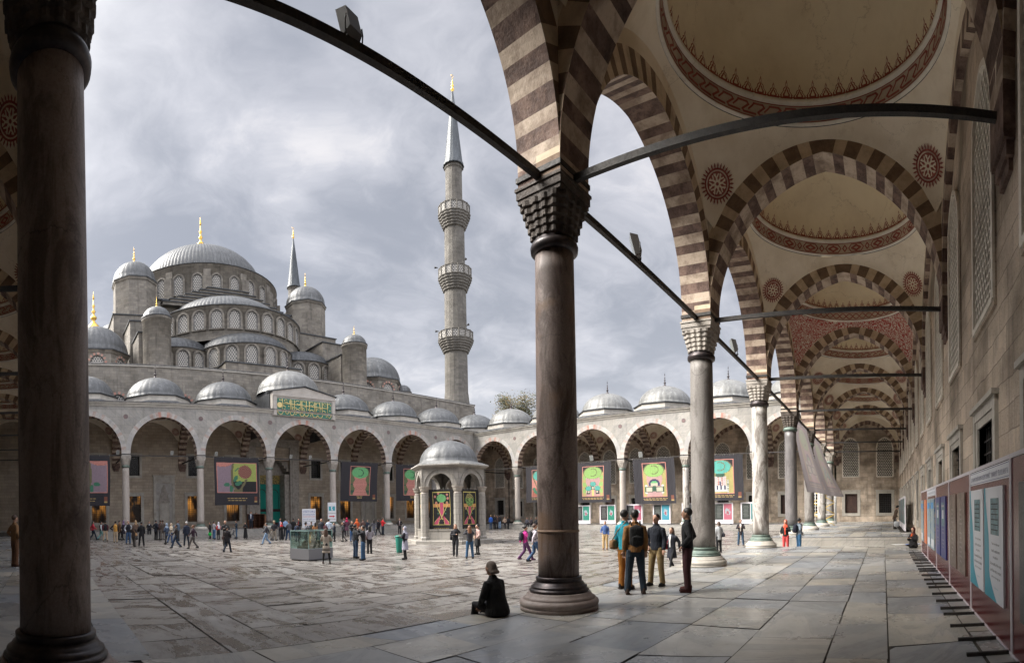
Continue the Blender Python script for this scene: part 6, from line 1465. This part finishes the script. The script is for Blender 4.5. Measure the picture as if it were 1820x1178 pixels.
    if len(top) > 2 and tk != 'vest':          # a lighter shirt, scarf or stripes seen at the front
        mb = MB()
        if top[2][0] == '#':
            for z_ in (.60, .67, .74): mb.rings([ring(z_, .206, .180, 0, 18, False), ring(z_+.03, .204, .176, 0, 18, False)], 0, True, True)
            mb.xf(X); mb.build('stripes', cloth(top[2][1:]), jk)
        else: mb.rings([[U(q) for q in ((-.045, .09+fat, 1.47), (.045, .09+fat, 1.47))], [U(q) for q in ((-.05, .138+fat, 1.36), (.05, .138+fat, 1.36))], [U(q) for q in ((-.03, .140+fat, 1.18), (.03, .140+fat, 1.18))], [U(q) for q in ((-.025, .132+fat, .98), (.025, .132+fat, .98))]], 0, False); mb.xf(X); mb.build('shirt_front', cloth(top[2]), jk)
    # hair or headwear
    hk, hcol = hair[0], hair[1]; hm = HAIR.get(hcol) or cloth(hcol); mb = MB()
    if hk != 'bald':
        c = U((0, -.006, 1.672)); e = 1.0 if hk in ('short', 'bun', 'hat', 'long', 'bob') else 1.16
        if hk in ('scarf', 'hood'):
            c = U((0, -.018, 1.655)); mb.ell(tuple(c), (.095, .108, .128), 14, 0, 9); mb.rings([[U(q) for q in [(.085*cos(2*PI*i/14), -.015+.085*sin(2*PI*i/14), 1.60) for i in range(14)]], [U((.10*cos(2*PI*i/14), -.01+.095*sin(2*PI*i/14), 1.50)) for i in range(14)], [U((.19*cos(2*PI*i/14), -.01+.135*sin(2*PI*i/14), 1.36 if hk == 'scarf' else 1.42)) for i in range(14)]], 0, True, True, True, True)
            if len(hair) > 2: mb.rings([[U((.15*cos(2*PI*i/14), -.05+.14*sin(2*PI*i/14), z_)) for i in range(14)] for z_ in (1.40, 1.10)], 0, True, True, True, True)
        else:
            n = 16; rr = []
            for kk in range(1, 10):      # a cap that comes down behind and leaves the face free
                a = PI*.78*kk/9; row = []
                for i in range(n):
                    t = 2*PI*i/n; fr = max(0, sin(t)); aa = a*(1-.50*fr**.8); row.append(c+Vector((.087*sin(aa)*cos(t), .104*sin(aa)*sin(t)-.008, .100*cos(aa))))
                rr.append(row)
            mb.rings(rr, 0, True, True, True, True)
            if hk in ('long', 'bob'):
                zl = 1.34 if hk == 'long' else 1.525
                mb.rings([[c+Vector((.088*cos(t), -.035+.075*sin(t), .0)) for t in [2*PI*i/12 for i in range(12)]], [U((.106*cos(t), -.045+.08*sin(t), 1.57)) for t in [2*PI*i/12 for i in range(12)]], [U((.112*cos(t), -.07+.065*sin(t), zl+.05)) for t in [2*PI*i/12 for i in range(12)]], [U((.09*cos(t), -.08+.05*sin(t), zl)) for t in [2*PI*i/12 for i in range(12)]]], 0, True, True, True, True)
            if hk == 'bun': q = U((0, -.13, 1.68)); mb.ell(tuple(q), (.045, .04, .042), 10)
            if hk == 'hat': q = U((0, .01, 1.735)); mb.rings([[q+Vector((r_*cos(2*PI*i/16), r_*1.1*sin(2*PI*i/16), z_)) for i in range(16)] for r_, z_ in ((.095, -.02), (.15, -.03), (.15, -.02), (.095, 0), (.085, .07), (.06, .08))], 0, True, True, True, True)
        fin(mb, {'scarf': 'headscarf', 'hood': 'hood', 'hat': 'hat'}.get(hk, 'hair'), hm, v=min(vox, .014))
    if near or group is None:
        for s in (-1, 1): mb = MB(); mb.ell(tuple(U((s*.030, .099, 1.648))), (.011, .008, .006), 6, 0, 5); mb.tube([U((s*.045, .094, 1.668)), U((s*.02, .102, 1.672))], .004, 4); mb.xf(X); mb.build('eye', [dark_eye], root)
        mb = MB(); mb.ell(tuple(U((0, .1105, 1.573))), (.020, .007, .006), 8, 0, 5); mb.xf(X); mb.build('mouth', [lipm], root)
    def rbox(c, r, seg=12):      # rounded block
        rr = []
        for q in range(9):
            v = -1+2*q/8; s_ = (1-abs(v)**4)**.25*.98+.02; rr.append([U((c[0]+r[0]*s_*math.copysign(abs(cos(t))**.5, cos(t)), c[1]+r[1]*s_*math.copysign(abs(sin(t))**.5, sin(t)), c[2]+r[2]*v)) for t in [2*PI*i/seg for i in range(seg)]])
        return rr
    if bag:
        bk, bc = bag[0], bag[1]; mb = MB()
        if bk == 'backpack':
            mb.rings(rbox((0, -.215, 1.22), (.145, .085, .235), 16), 0, True, True, True, True); mb.rings(rbox((0, -.30, 1.12), (.11, .035, .12), 16), 0, True, True, True, True); mb.xf(X); o = mb.build('backpack', cloth(bc), root)
            mb = MB()
            for s in (-1, 1): mb.tube([U((s*.09, -.15, 1.44)), U((s*.10, -.06, 1.515)), U((s*.105, .07, 1.46)), U((s*.115, .135+fat, 1.32)), U((s*.13, .09, 1.12)), U((s*.14, -.08, 1.05))], .016, 6)
            mb.xf(X); mb.build('strap', cloth(bc), o)
        elif bk in ('shoulder', 'shoulderL'):
            s = -1 if bk == 'shoulderL' else 1; cx, cy = s*.245, -.05; mb.rings(rbox((cx, cy, .99), (.07, .15, .12), 14), 0, True, True, True, True); mb.xf(X); o = mb.build('shoulder_bag', cloth(bc), root)
            mb = MB(); mb.tube([U((cx, cy-.1, 1.08)), U((s*.10, -.13, 1.30)), U((-s*.09, -.06, 1.515)), U((-s*.02, .125+fat, 1.36)), U((cx-.02*s, cy+.12, 1.08))], .013, 5); mb.xf(X); mb.build('strap', cloth(bc), o)
        elif bk in ('hand', 'handL'):
            s = -1 if bk == 'handL' else 1; c = J[s][2]+Vector((0, .02, -.10)); mb.tube([c+Vector((0, -.05, -.12)), c+Vector((0, -.04, .02)), c+Vector((0, .04, .02)), c+Vector((0, .05, -.12))], .008, 5)
            sz = bag[2] if len(bag) > 2 else 1.; rr = []
            for q, w_ in ((-.12, .6), (-.18, .95), (-.28, 1.), (-.36, .9), (-.40, .6)): rr.append([c+Vector((.06*sz*w_*cos(2*PI*i/12), .15*sz*w_*sin(2*PI*i/12), q*sz)) for i in range(12)])
            mb.rings(rr, 0, True, True, True, True); mb.xf(X); o = mb.build('handbag', cloth(bc), None); o.location = root.location; o.rotation_euler = root.rotation_euler
            props(o, 'bag carried by the '+label[:label.find(' ', 8)] if False else bag[3], 'bag')
    if held:
        hk_, hc_, hl_ = held; c = (J[-1][2]+J[1][2])/2+Vector((0, .08, .05)); mb = MB(); w_ = {'phone': (.04, .008, .075), 'tablet': (.13, .010, .09), 'camera': (.065, .04, .045), 'paper': (.10, .005, .14)}[hk_]
        mb.box(c.x-w_[0], c.x+w_[0], c.y-w_[1], c.y+w_[1], c.z-w_[2], c.z+w_[2])
        if hk_ == 'camera': mb.tube([(c.x, c.y+.03, c.z), (c.x, c.y+.10, c.z)], .03, 10)
        mb.xf(X); o = mb.build('photo_camera' if hk_ == 'camera' else hk_, cloth(hc_), None); o.location = root.location; o.rotation_euler = root.rotation_euler; props(o, hl_, hk_)
    return root
AW_, TO, RI, LE = 0, 180, -90, 90
crowd = []
def P_(px, fy, hy, off, label, *a, **k):
    """a visitor on the courtyard floor: photo column, feet row, head row -> real position and stature"""
    z = k.pop('z', ZC); H = hor(px); r = (EYE-z)*942/max(4, fy-H); az = f_px(px); y = r*sin(az)
    lim = YM-.95
    if z == ZC and y > lim: r = lim/sin(az)
    if z == ZC and r*cos(az) > XR-.7: r = (XR-.7)/cos(az)
    h = min(1.86, max(1.55, (fy-hy)/942*r)); return person(0, 0, z, h, off, label, at=(r*cos(az), r*sin(az), z), **k)
J_ = 'jacket'
# the four men talking in the gallery, the seated woman, the child in the long coat
person(1128, 1056, 0, 1.74, 8, 'man in tan hooded jacket and jeans wearing a black backpack, back to us', 'down down', 'st2 st2', (J_, '8a6238'), ('trousers', '26333f'), ('short', 'black'), '3a2a22', ('backpack', '0c0c0e'), near=True)
person(1110, 1047, 0, 1.74, -38, 'man in teal jacket and mustard trousers, half hidden behind the backpacker', 'down bag', 'st st', (J_, '1f8a9c'), ('trousers', '9a6424'), ('short', 'black'), '2c2420', ('shoulderL', '8a6a4a'), near=True)
person(1166, 1041, 0, 1.64, 150, 'young man in dark navy jacket and khaki trousers facing us in the group', 'down pocket', 'st2 st2', (J_, '161c28'), ('trousers', '8c7854'), ('short', 'black'), '121212', near=True)
person(1221, 1052, 0, 1.76, 82, 'man in black jacket and maroon trousers standing in profile facing left', 'pocket pocket', 'st st2', (J_, '101216'), ('trousers', '43262a'), ('short', 'black'), '4a2420', near=True, sk=skin2)
person(0, 0, 0, 1.68, 48, 'grey-haired woman in black hooded coat sitting on the platform edge, back to us', 'lap lap', 'sit sit', ('long', '0c0c0e'), ('trousers', '17141a'), ('bob', 'grey'), '151515', near=True, at=(6.62, 5.90, .015), seat=True, lean=.20)
P_(1193, 1016, 943, 150, 'girl with long dark hair in buttoned navy coat walking beside the granite column', arms='swb swf', legs='wf wb', top=('coat', '22242e', 'c8c8c8'), bot=('leggings', '16171d', '15161c'), hair=('long', 'brown'), shoes='101010', bag=('shoulder', '8c1c30'))
P_(1075, 976, 926, 170, 'man in blue shirt and khaki trousers standing alone with jacket over arm', arms='down bag', top=('shirt', '3c5484'), bot=('trousers', 'b09468'), shoes='7a4c30')
P_(1277, 982, 930, 30, 'woman in white coat with dark round bag, right of the speckled granite column', arms='down down', top=('long', 'b8bcc0'), bot=('trousers', '14151a'), hair=('bob', 'brown'), bag=('shoulder', '20202a'))
P_(1316, 970, 923, 175, 'woman in dark jacket and white scarf with hands raised to her mouth', arms='chest chest', legs='st2 st2', top=('long', '2a2428', 'd8d0c8'), bot=('trousers', '2a4258'), hair=('short', 'brown'), shoes='6a5a50')
person(0, 0, 0, 1.6, 165, 'woman in orange headscarf, black jacket and coral trousers in the sunken passage', 'chest bag', 'st st', (J_, '121214', 'd04a30'), ('trousers', 'c44848'), ('scarf', 'd8604a'), 'a04040', at=(25.4, 25.4*math.tan(f_px(1396)), ZC), near=False)
person(0, 0, 0, 1.68, -60, 'man in grey hoodie and jeans with navy backpack in the sunken passage', 'pocket pocket', 'st st', (J_, '7c8894', 'b08a20'), ('trousers', '3a6488'), ('short', 'black'), '303030', ('backpack', '15182a'), at=(25.6, 25.6*math.tan(f_px(1419)), ZC), lean=.06)
person(0, 0, 0, 1.72, -70, 'stooping old man in brown coat at the far end of the gallery', 'swf down', 'st st', ('long', '4c3c30'), ('trousers', '2a201c'), ('hat', '181412'), '181412', ('hand', 'c8ccd0', 1.5, 'white plastic bag carried by the stooping old man in brown'), at=(39.0, 39.0*math.tan(f_px(1590)), ZR), lean=.30)
person(0, 0, 0, 1.60, 140, 'person in black robe with orange scarf kneeling at the end of the maroon panels', 'chest chest', 'kneel kneel', ('long', '131114', 'b04a20'), ('skirt', '100f12'), ('scarf', '4a2420'), '151515', at=(22.6, -1.25, .02), seat=True)
person(0, 0, 0, 1.84, -60, 'man in tan jacket and brown trousers seen just left of the nearest column', 'pocket pocket', 'st st', (J_, '7c5c3c'), ('trousers', '6a4a34'), ('short', 'brown'), '4a3020', at=(19.0*cos(f_px(26)), 19.0*sin(f_px(26)), 0))
# middle of the courtyard
P_(579, 1002, 940, -10, 'woman in beige cardigan with black stripes photographing the display case, back to us', arms='chest chest', legs='st2 st2', top=('coat', '948a7e', '#101012'), bot=('leggings', '0e0e10', '0e0e10'), hair=('long', 'brown'), shoes='5a4e4a', held=('phone', '101014', 'phone held by the woman in the striped cardigan'))
P_(631, 992, 932, -60, 'man in black jacket and dark jeans raising a hand to his face beside his friend', arms='face down', top=(J_, '131317'), bot=('trousers', '22344a'), hair=('short', 'black'), shoes='101010')
P_(645, 996, 934, 75, 'man in black jacket over grey hoodie and blue jeans, nearest of the photographing pair', arms='face face', legs='st2 st', top=(J_, '18181e', '78808c'), bot=('trousers', '2c4a68'), hair=('short', 'black'), shoes='1a1a20', held=('camera', '101014', 'camera held up by the man in the grey hoodie'))
P_(656, 984, 935, 20, 'woman with long black hair, grey sweater and brown shoulder bag', arms='down bag', top=(J_, '8c8890'), bot=('trousers', '121216'), hair=('long', 'black'), bag=('shoulderL', '5a4a48'))
P_(719, 994, 937, 70, 'woman in grey headscarf and striped pale skirt beside the green bin', arms='chest chest', top=(J_, '141420'), bot=('skirt', '9a98a8', '121216'), hair=('scarf', '8c8c98', 1), shoes='101010')
P_(809, 988, 932, 175, 'woman with auburn hair in black leather jacket, hand at her face', arms='face fold', legs='wf st', top=(J_, '1c1c22'), bot=('trousers', '15161c'), hair=('long', 'auburn'), bag=('shoulder', '1a1a22'))
P_(834, 993, 934, 10, 'woman in blue jeans with auburn hair photographing the fountain', arms='face face', legs='st2 st2', top=(J_, '2c2c32'), bot=('trousers', '335474'), hair=('long', 'auburn'), held=('tablet', '15161a', 'tablet held up towards the fountain'))
P_(848, 986, 932, 120, 'woman in pale pink cardigan and black dress with beige handbag by the fountain', arms='bag down', top=('long', 'b0948c', '131316'), bot=('skirt', '121215', '121215'), hair=('bun', 'black'), bag=('shoulder', 'b89c88'))
P_(933, 996, 937, -75, 'woman in magenta hooded jacket with black backpack walking right, left of the cracked column', arms='swb swf', legs='wb wf', top=(J_, 'b02a7c'), bot=('trousers', '4c2850'), hair=('bun', 'black'), bag=('backpack', '20222a'), shoes='6a4a60')
P_(950, 1000, 931, -70, 'man in white shirt and jeans with rucksack, half hidden by the cracked column', arms='swf swb', legs='wb wf', top=('shirt', 'b0a8b0'), bot=('trousers', '2e4664'), hair=('short', 'brown'), bag=('backpack', '25242c'))
P_(403, 982, 938, -30, 'person in dark coat with brown shoulder bag walking across the middle left of the courtyard', arms='chest bag', legs='wb wf', top=('long', '1e1c20'), bot=('trousers', '1c2834'), hair=('short', 'black'), bag=('shoulderL', '4c3c38'))
P_(400, 971, 925, 180, 'bald man in black jacket facing us behind the shoulder bag carrier', arms='fold fold', top=(J_, '17171d'), bot=('trousers', '3c3836'), hair=('bald', 'grey'))
P_(473, 968, 930, 85, 'man in dark jacket and pale jeans striding left', arms='swf swb', legs='wf wb', top=(J_, '33343a'), bot=('trousers', '7088a4'), hair=('short', 'black'), shoes='3c3c44')
# left crowd
C = [
(165, 960, 926, -80, 'woman in bright red jacket walking right, leftmost of the crowd', 'swb swf', 'wb wf', (J_, 'b03440'), ('trousers', '1c2836'), ('long', 'black'), None),
(179, 957, 924, -80, 'person in dark vest and white sleeves with teal trousers behind the maroon sleeves man', 'down down', 'wb wf', ('vest', '1c2430', 'c0c4c8'), ('trousers', '6c9a98'), ('short', 'black'), None),
(187, 962, 924, 10, 'man in black vest with maroon sleeves and beige trousers, back to us', 'down down', 'st2 st2', ('vest', '16181e', '5c2430'), ('trousers', 'b49c84'), ('short', 'black'), None),
(205, 965, 925, 0, 'man in mustard padded vest with a hand on his hip, back to us', 'hips down', 'st st', ('vest', 'c08c44', '101014'), ('trousers', 'b09c84'), ('short', 'black'), None),
(212, 960, 921, -60, 'tall man in tan coat behind the mustard vest', 'down down', 'st wf', ('long', '6c5038'), ('trousers', '18181c'), ('short', 'black'), None),
(219, 960, 924, 60, 'woman in purple headscarf and dark coat', 'bag down', 'st wf', ('coat', '1e1a24'), ('leggings', '16141a', '16141a'), ('scarf', '6c5c78'), None),
(227, 958, 922, 150, 'woman in cream headscarf behind the navy vest man', 'down down', 'st st', ('coat', '5c4a48'), ('leggings', '16141a', '16141a'), ('scarf', 'c8b8ac'), None),
(228, 967, 926, 180, 'man in navy puffer vest with white sleeves and jeans facing us', 'pocket pocket', 'st st2', ('vest', '161a26', 'b8bcc4'), ('trousers', '3a5474'), ('short', 'black'), None),
(241, 958, 922, 20, 'woman with long fair hair beside the column in the crowd', 'bag bag', 'st st', (J_, '6a5448'), ('trousers', '2c2c34'), ('long', 'blond'), None),
(237, 972, 933, -20, 'woman in brown coat with a large tan bag in front of the dark suited man', 'chest bag', 'wf st', ('long', '3a302c'), ('trousers', '4a4644'), ('long', 'brown'), ('shoulder', 'a4805c')),
(251, 971, 927, 5, 'man in black suit, back to us, beside the tan bag woman', 'bag down', 'st2 st2', ('long', '15151a'), ('trousers', '15151a'), ('short', 'black'), None),
(277, 960, 921, -40, 'tall man in long navy coat standing left of the niche crowd', 'pocket pocket', 'st st', ('long', '171c28'), ('trousers', '121218'), ('short', 'black'), None),
(285, 959, 923, 30, 'man in brown jacket squeezed behind the navy coat', 'down down', 'st st', (J_, '4a3430'), ('trousers', '3c3c40'), ('short', 'brown'), None),
(289, 960, 923, 10, 'man in grey-brown coat and grey trousers, back to us', 'down bag', 'st2 st', ('long', '4c423c'), ('trousers', '6c6660'), ('short', 'brown'), None),
(296, 967, 930, 40, 'woman in light blue headscarf and denim coat', 'bag bag', 'st wf', ('long', '3c4a60'), ('leggings', '1a1c24', '1a1c24'), ('scarf', '8c9cb0'), None),
(304, 965, 930, 120, 'woman in cream headscarf and jeans beside the denim coat', 'chest bag', 'st wf', ('long', 'a89c8c'), ('trousers', '30486c'), ('scarf', 'c0b098'), None),
(313, 974, 932, 80, 'man in dark brown coat striding left with an outstretched arm', 'swf out', 'wf wb', ('long', '2a2422'), ('trousers', '26384e'), ('short', 'black'), None),
(316, 962, 924, 60, 'man in slate grey shirt behind the striding brown coat', 'out down', 'st st', (J_, '566474'), ('trousers', '30343c'), ('short', 'brown'), None),
(331, 970, 927, 15, 'elderly man with white hair in navy jacket and navy trousers', 'down down', 'st2 st2', (J_, '202838'), ('trousers', '1a2430'), ('short', 'white'), None),
(343, 975, 933, 75, 'woman with ginger hair in plum jacket and grey trousers walking left', 'swf swb', 'wf wb', (J_, '33202e', '9a9aa0'), ('trousers', '55504e'), ('short', 'auburn'), None),
(373, 957, 928, 100, 'woman in black jacket carrying a bright green bag', 'down bag', 'st st', (J_, '1a1a20'), ('trousers', '14141a'), ('short', 'black'), ('handL', '22b04a', 1.2, 'bright green bag hanging beside the woman in black')),
(380, 958, 926, -50, 'man in white shirt and blue jeans talking to the white headscarf woman', 'bag chest', 'st st', ('shirt', 'a8a4a8'), ('trousers', '48688c'), ('short', 'black'), None),
(388, 959, 928, 40, 'woman in long white headscarf and black skirt with red sash', 'bag bag', 'st st', (J_, 'b82c30'), ('skirt', '141418', '141418'), ('scarf', 'd0d0d8', 1), None),
(420, 956, 925, 90, 'man in dark T-shirt and jeans leaning over the grey stroller', 'out chest', 'st st', ('shirt', '22303c'), ('trousers', '3c5876'), ('short', 'black'), None),
(436, 957, 929, 160, 'woman in full black abaya left of the shoe cabinet', 'fold fold', 'st st', ('robe', '121114'), ('dress', '121114'), ('scarf', '15141a'), None),
(487, 961, 926, 170, 'man with cap in dark jacket and khaki trousers pushing the pale stroller', 'bag bag', 'st2 st', (J_, '26262c'), ('trousers', '8c8478'), ('hat', 'a09078'), None),
(500, 960, 930, 185, 'woman in red headscarf and long black dress facing us', 'chest chest', 'st st', ('robe', '141216'), ('dress', '141216'), ('scarf', 'c02c34'), None),
(498, 953, 921, 175, 'man in navy blazer and white shirt behind the red headscarf', 'down down', 'st st', (J_, '2c3644', 'c8ccd4'), ('trousers', '1c2028'), ('short', 'brown'), None),
(513, 960, 925, 30, 'man in grey jacket and blue jeans stepping forward near the portal', 'chest bag', 'wf st', (J_, '50525a'), ('trousers', '2c4464'), ('short', 'brown'), None),
(507, 953, 917, 20, 'man in light blue shirt near the portal steps', 'down down', 'st st', ('shirt', '86a0c4'), ('trousers', '22242c'), ('short', 'black'), None),
(521, 955, 917, 10, 'tall man in black coat below the portal, back to us', 'fold fold', 'st st', ('long', '131318'), ('trousers', '131318'), ('short', 'black'), None),
(531, 956, 919, 160, 'man in black jacket and dark red shirt looking at his phone', 'chest chest', 'st st', (J_, '19181d', '7c1c24'), ('trousers', '1c1c22'), ('short', 'black'), None),
(528, 963, 932, 15, 'person with dark backpack just left of the display case', 'down down', 'st st', (J_, '3a4660'), ('trousers', '2c3c50'), ('short', 'black'), ('backpack', '16181f')),
(543, 967, 929, -60, 'man in black brimmed hat and grey jacket photographing behind the display case', 'face face', 'st st', (J_, '55585f'), ('trousers', '22252c'), ('hat', '101014'), None),
(553, 962, 927, 20, 'woman in olive grey jacket behind the display case', 'bag bag', 'st st', (J_, '46463e'), ('trousers', '22242c'), ('short', 'brown'), None),
(560, 962, 931, 5, 'woman in tan brown jacket behind the display case, back to us', 'bag bag', 'st st', (J_, 'a4744c'), ('trousers', '202430'), ('long', 'black'), None),
(571, 962, 920, 175, 'bearded man in charcoal jacket and jeans facing us behind the striped cardigan', 'down down', 'st st', (J_, '2c2e36'), ('trousers', '2c3e54'), ('short', 'brown'), None),
(577, 962, 929, -30, 'woman in maroon and olive jacket bending forward', 'chest chest', 'st st', (J_, '5c3a40'), ('trousers', '22242c'), ('short', 'brown'), None),
(584, 961, 922, 0, 'man in loose white shirt, back to us, under the narrow sign', 'bag bag', 'st st', ('shirt', 'b8c4d4'), ('trousers', '1c2028'), ('short', 'black'), None),
(594, 963, 931, 85, 'man in navy jacket and black trousers looking at his hands right of the sign', 'chest chest', 'wf st', (J_, '1c2434'), ('trousers', '121318'), ('short', 'black'), None),
(609, 963, 928, 95, 'woman in black puffer coat and leggings with dark hair tied up', 'pocket pocket', 'wb st', ('puffer', '1c1c22'), ('leggings', '141418', '141418'), ('bun', 'brown'), None),
(616, 953, 920, 20, 'woman in magenta headscarf behind the puffer coat', 'bag bag', 'st st', ('coat', '5c3c4c'), ('leggings', '3c343c', '3c343c'), ('scarf', 'b01c4c'), None),
(611, 951, 921, 170, 'man in dark jacket and white collar beside the magenta headscarf', 'down down', 'st st', (J_, '1a1c24', 'c8c8cc'), ('trousers', '1a1c24'), ('short', 'black'), None),
(625, 963, 926, -150, 'man in black jacket and jeans reading a newspaper', 'chest chest', 'st st', (J_, '16181e'), ('trousers', '2c4c74'), ('short', 'brown'), None),
(634, 955, 922, 20, 'woman in orange headscarf behind the photographing pair', 'bag bag', 'st st', (J_, 'b8502c'), ('trousers', '3c2c2c'), ('scarf', 'd0602c'), None),
(645, 953, 922, 30, 'man in brown jacket behind the pair photographing each other', 'bag bag', 'st st', (J_, '5c4640'), ('trousers', '30302e'), ('short', 'black'), None),
(653, 951, 924, -20, 'bald man in navy coat in the right part of the crowd', 'down down', 'st st', ('long', '222a3a'), ('trousers', '22242c'), ('bald', 'grey'), None),
(664, 952, 924, 20, 'woman in grey coat with long black hair walking away', 'swf swb', 'wf wb', ('coat', '56565e'), ('leggings', '4c5464', '4c5464'), ('long', 'black'), None),
(672, 951, 923, 40, 'woman in black beside the man in the red jacket', 'down down', 'wf wb', ('long', '16161c'), ('trousers', '16161c'), ('short', 'black'), None),
(680, 951, 920, -60, 'man in bright red jacket holding his arms out, rightmost of the crowd', 'out chest', 'st st', (J_, 'c0242c'), ('trousers', '1c2430'), ('short', 'brown'), None),
(710, 949, 921, 180, 'man in black jacket standing alone behind the striped skirt woman', 'pocket pocket', 'st st', (J_, '15141a', '9c8c8c'), ('trousers', '131318'), ('short', 'black'), None),
(872, 941, 912, 20, 'man in bright blue jacket right of the fountain in the distance', 'down down', 'st st', (J_, '2c5cb0'), ('trousers', '3c4c60'), ('short', 'blond'), None),
(879, 940, 915, 150, 'woman in black coat next to the blue jacket in the distance', 'bag bag', 'st st', ('long', '1a1a22'), ('trousers', '16161c'), ('long', 'brown'), None),
(888, 940, 915, -40, 'man in black jacket and pale jeans in the distance right of the fountain', 'down down', 'st st', (J_, '1a1c24'), ('trousers', '8098b4'), ('short', 'black'), None),
(884, 936, 912, 100, 'dark haired visitor behind the pale jeans man', 'down down', 'st st', (J_, '4c3c38'), ('trousers', '2c2c30'), ('short', 'black'), None),
(897, 935, 913, 170, 'woman in beige top far right of the fountain group', 'bag bag', 'st st', (J_, 'a08c7c'), ('trousers', '2c2a30'), ('long', 'brown'), None),
(903, 934, 912, 60, 'man in black jacket at the right end of the distant group by the corner steps', 'down down', 'st st', (J_, '15161c'), ('trousers', '1a1c22'), ('short', 'black'), ('backpack', '1c1c22')),
]
for px, fy, hy, off, lb, arms, legs, top, bot, hr, bag in C:
    P_(px, fy, hy, off, lb, arms=arms, legs=legs, top=top, bot=bot, hair=hr, bag=bag, group='visitors crowding the far side of the courtyard')
def on_mosque(px, off, lb, h, y=52.0, **k): a = f_px(px); r = y/sin(a); return person(0, 0, 0, h, off, lb, at=(r*cos(a), y, ZM), group='visitors crowding the far side of the courtyard', **k)
on_mosque(446, 175, 'man in dark suit and white shirt standing on the platform by the shoe cabinet', 1.82, arms='down down', top=('long', '1e2230', 'd0d4dc'), bot=('trousers', '1a1e28'))
on_mosque(455, 200, 'man in grey-blue jacket at the shoe cabinet', 1.72, y=54, arms='bag bag', top=(J_, '4c5468'), bot=('trousers', '20242c'))
def seated(px, zx, off, lb, top, bot, hr, at): a = f_px(px); return person(0, 0, 0, 1.72, off, lb, 'lap lap', 'sit sit', top, bot, hr, at=at, seat=True)
a_ = f_px(265); seated(265, 0, 180, 'man in black jacket sitting on the platform step, arm raised', (J_, '19191f', 'a8a8ac'), ('trousers', '17171d'), ('short', 'black'), ((YM+.25)/math.tan(a_), YM+.25, ZM+.02))
for px, c_, lb in ((937, '3c3c44', 'person in grey sitting on the side platform left of the cracked column'), (944, '2a2228', 'person in dark clothes sitting in the middle on the side platform'), (953, '15151a', 'person in black sitting on the side platform nearest the cracked column')):
    a = f_px(px); x = XR+.2; seated(px, 0, 150, lb, (J_, c_), ('trousers', '1c1a20'), ('short', 'black'), (x, x*math.tan(a), ZR+.02))
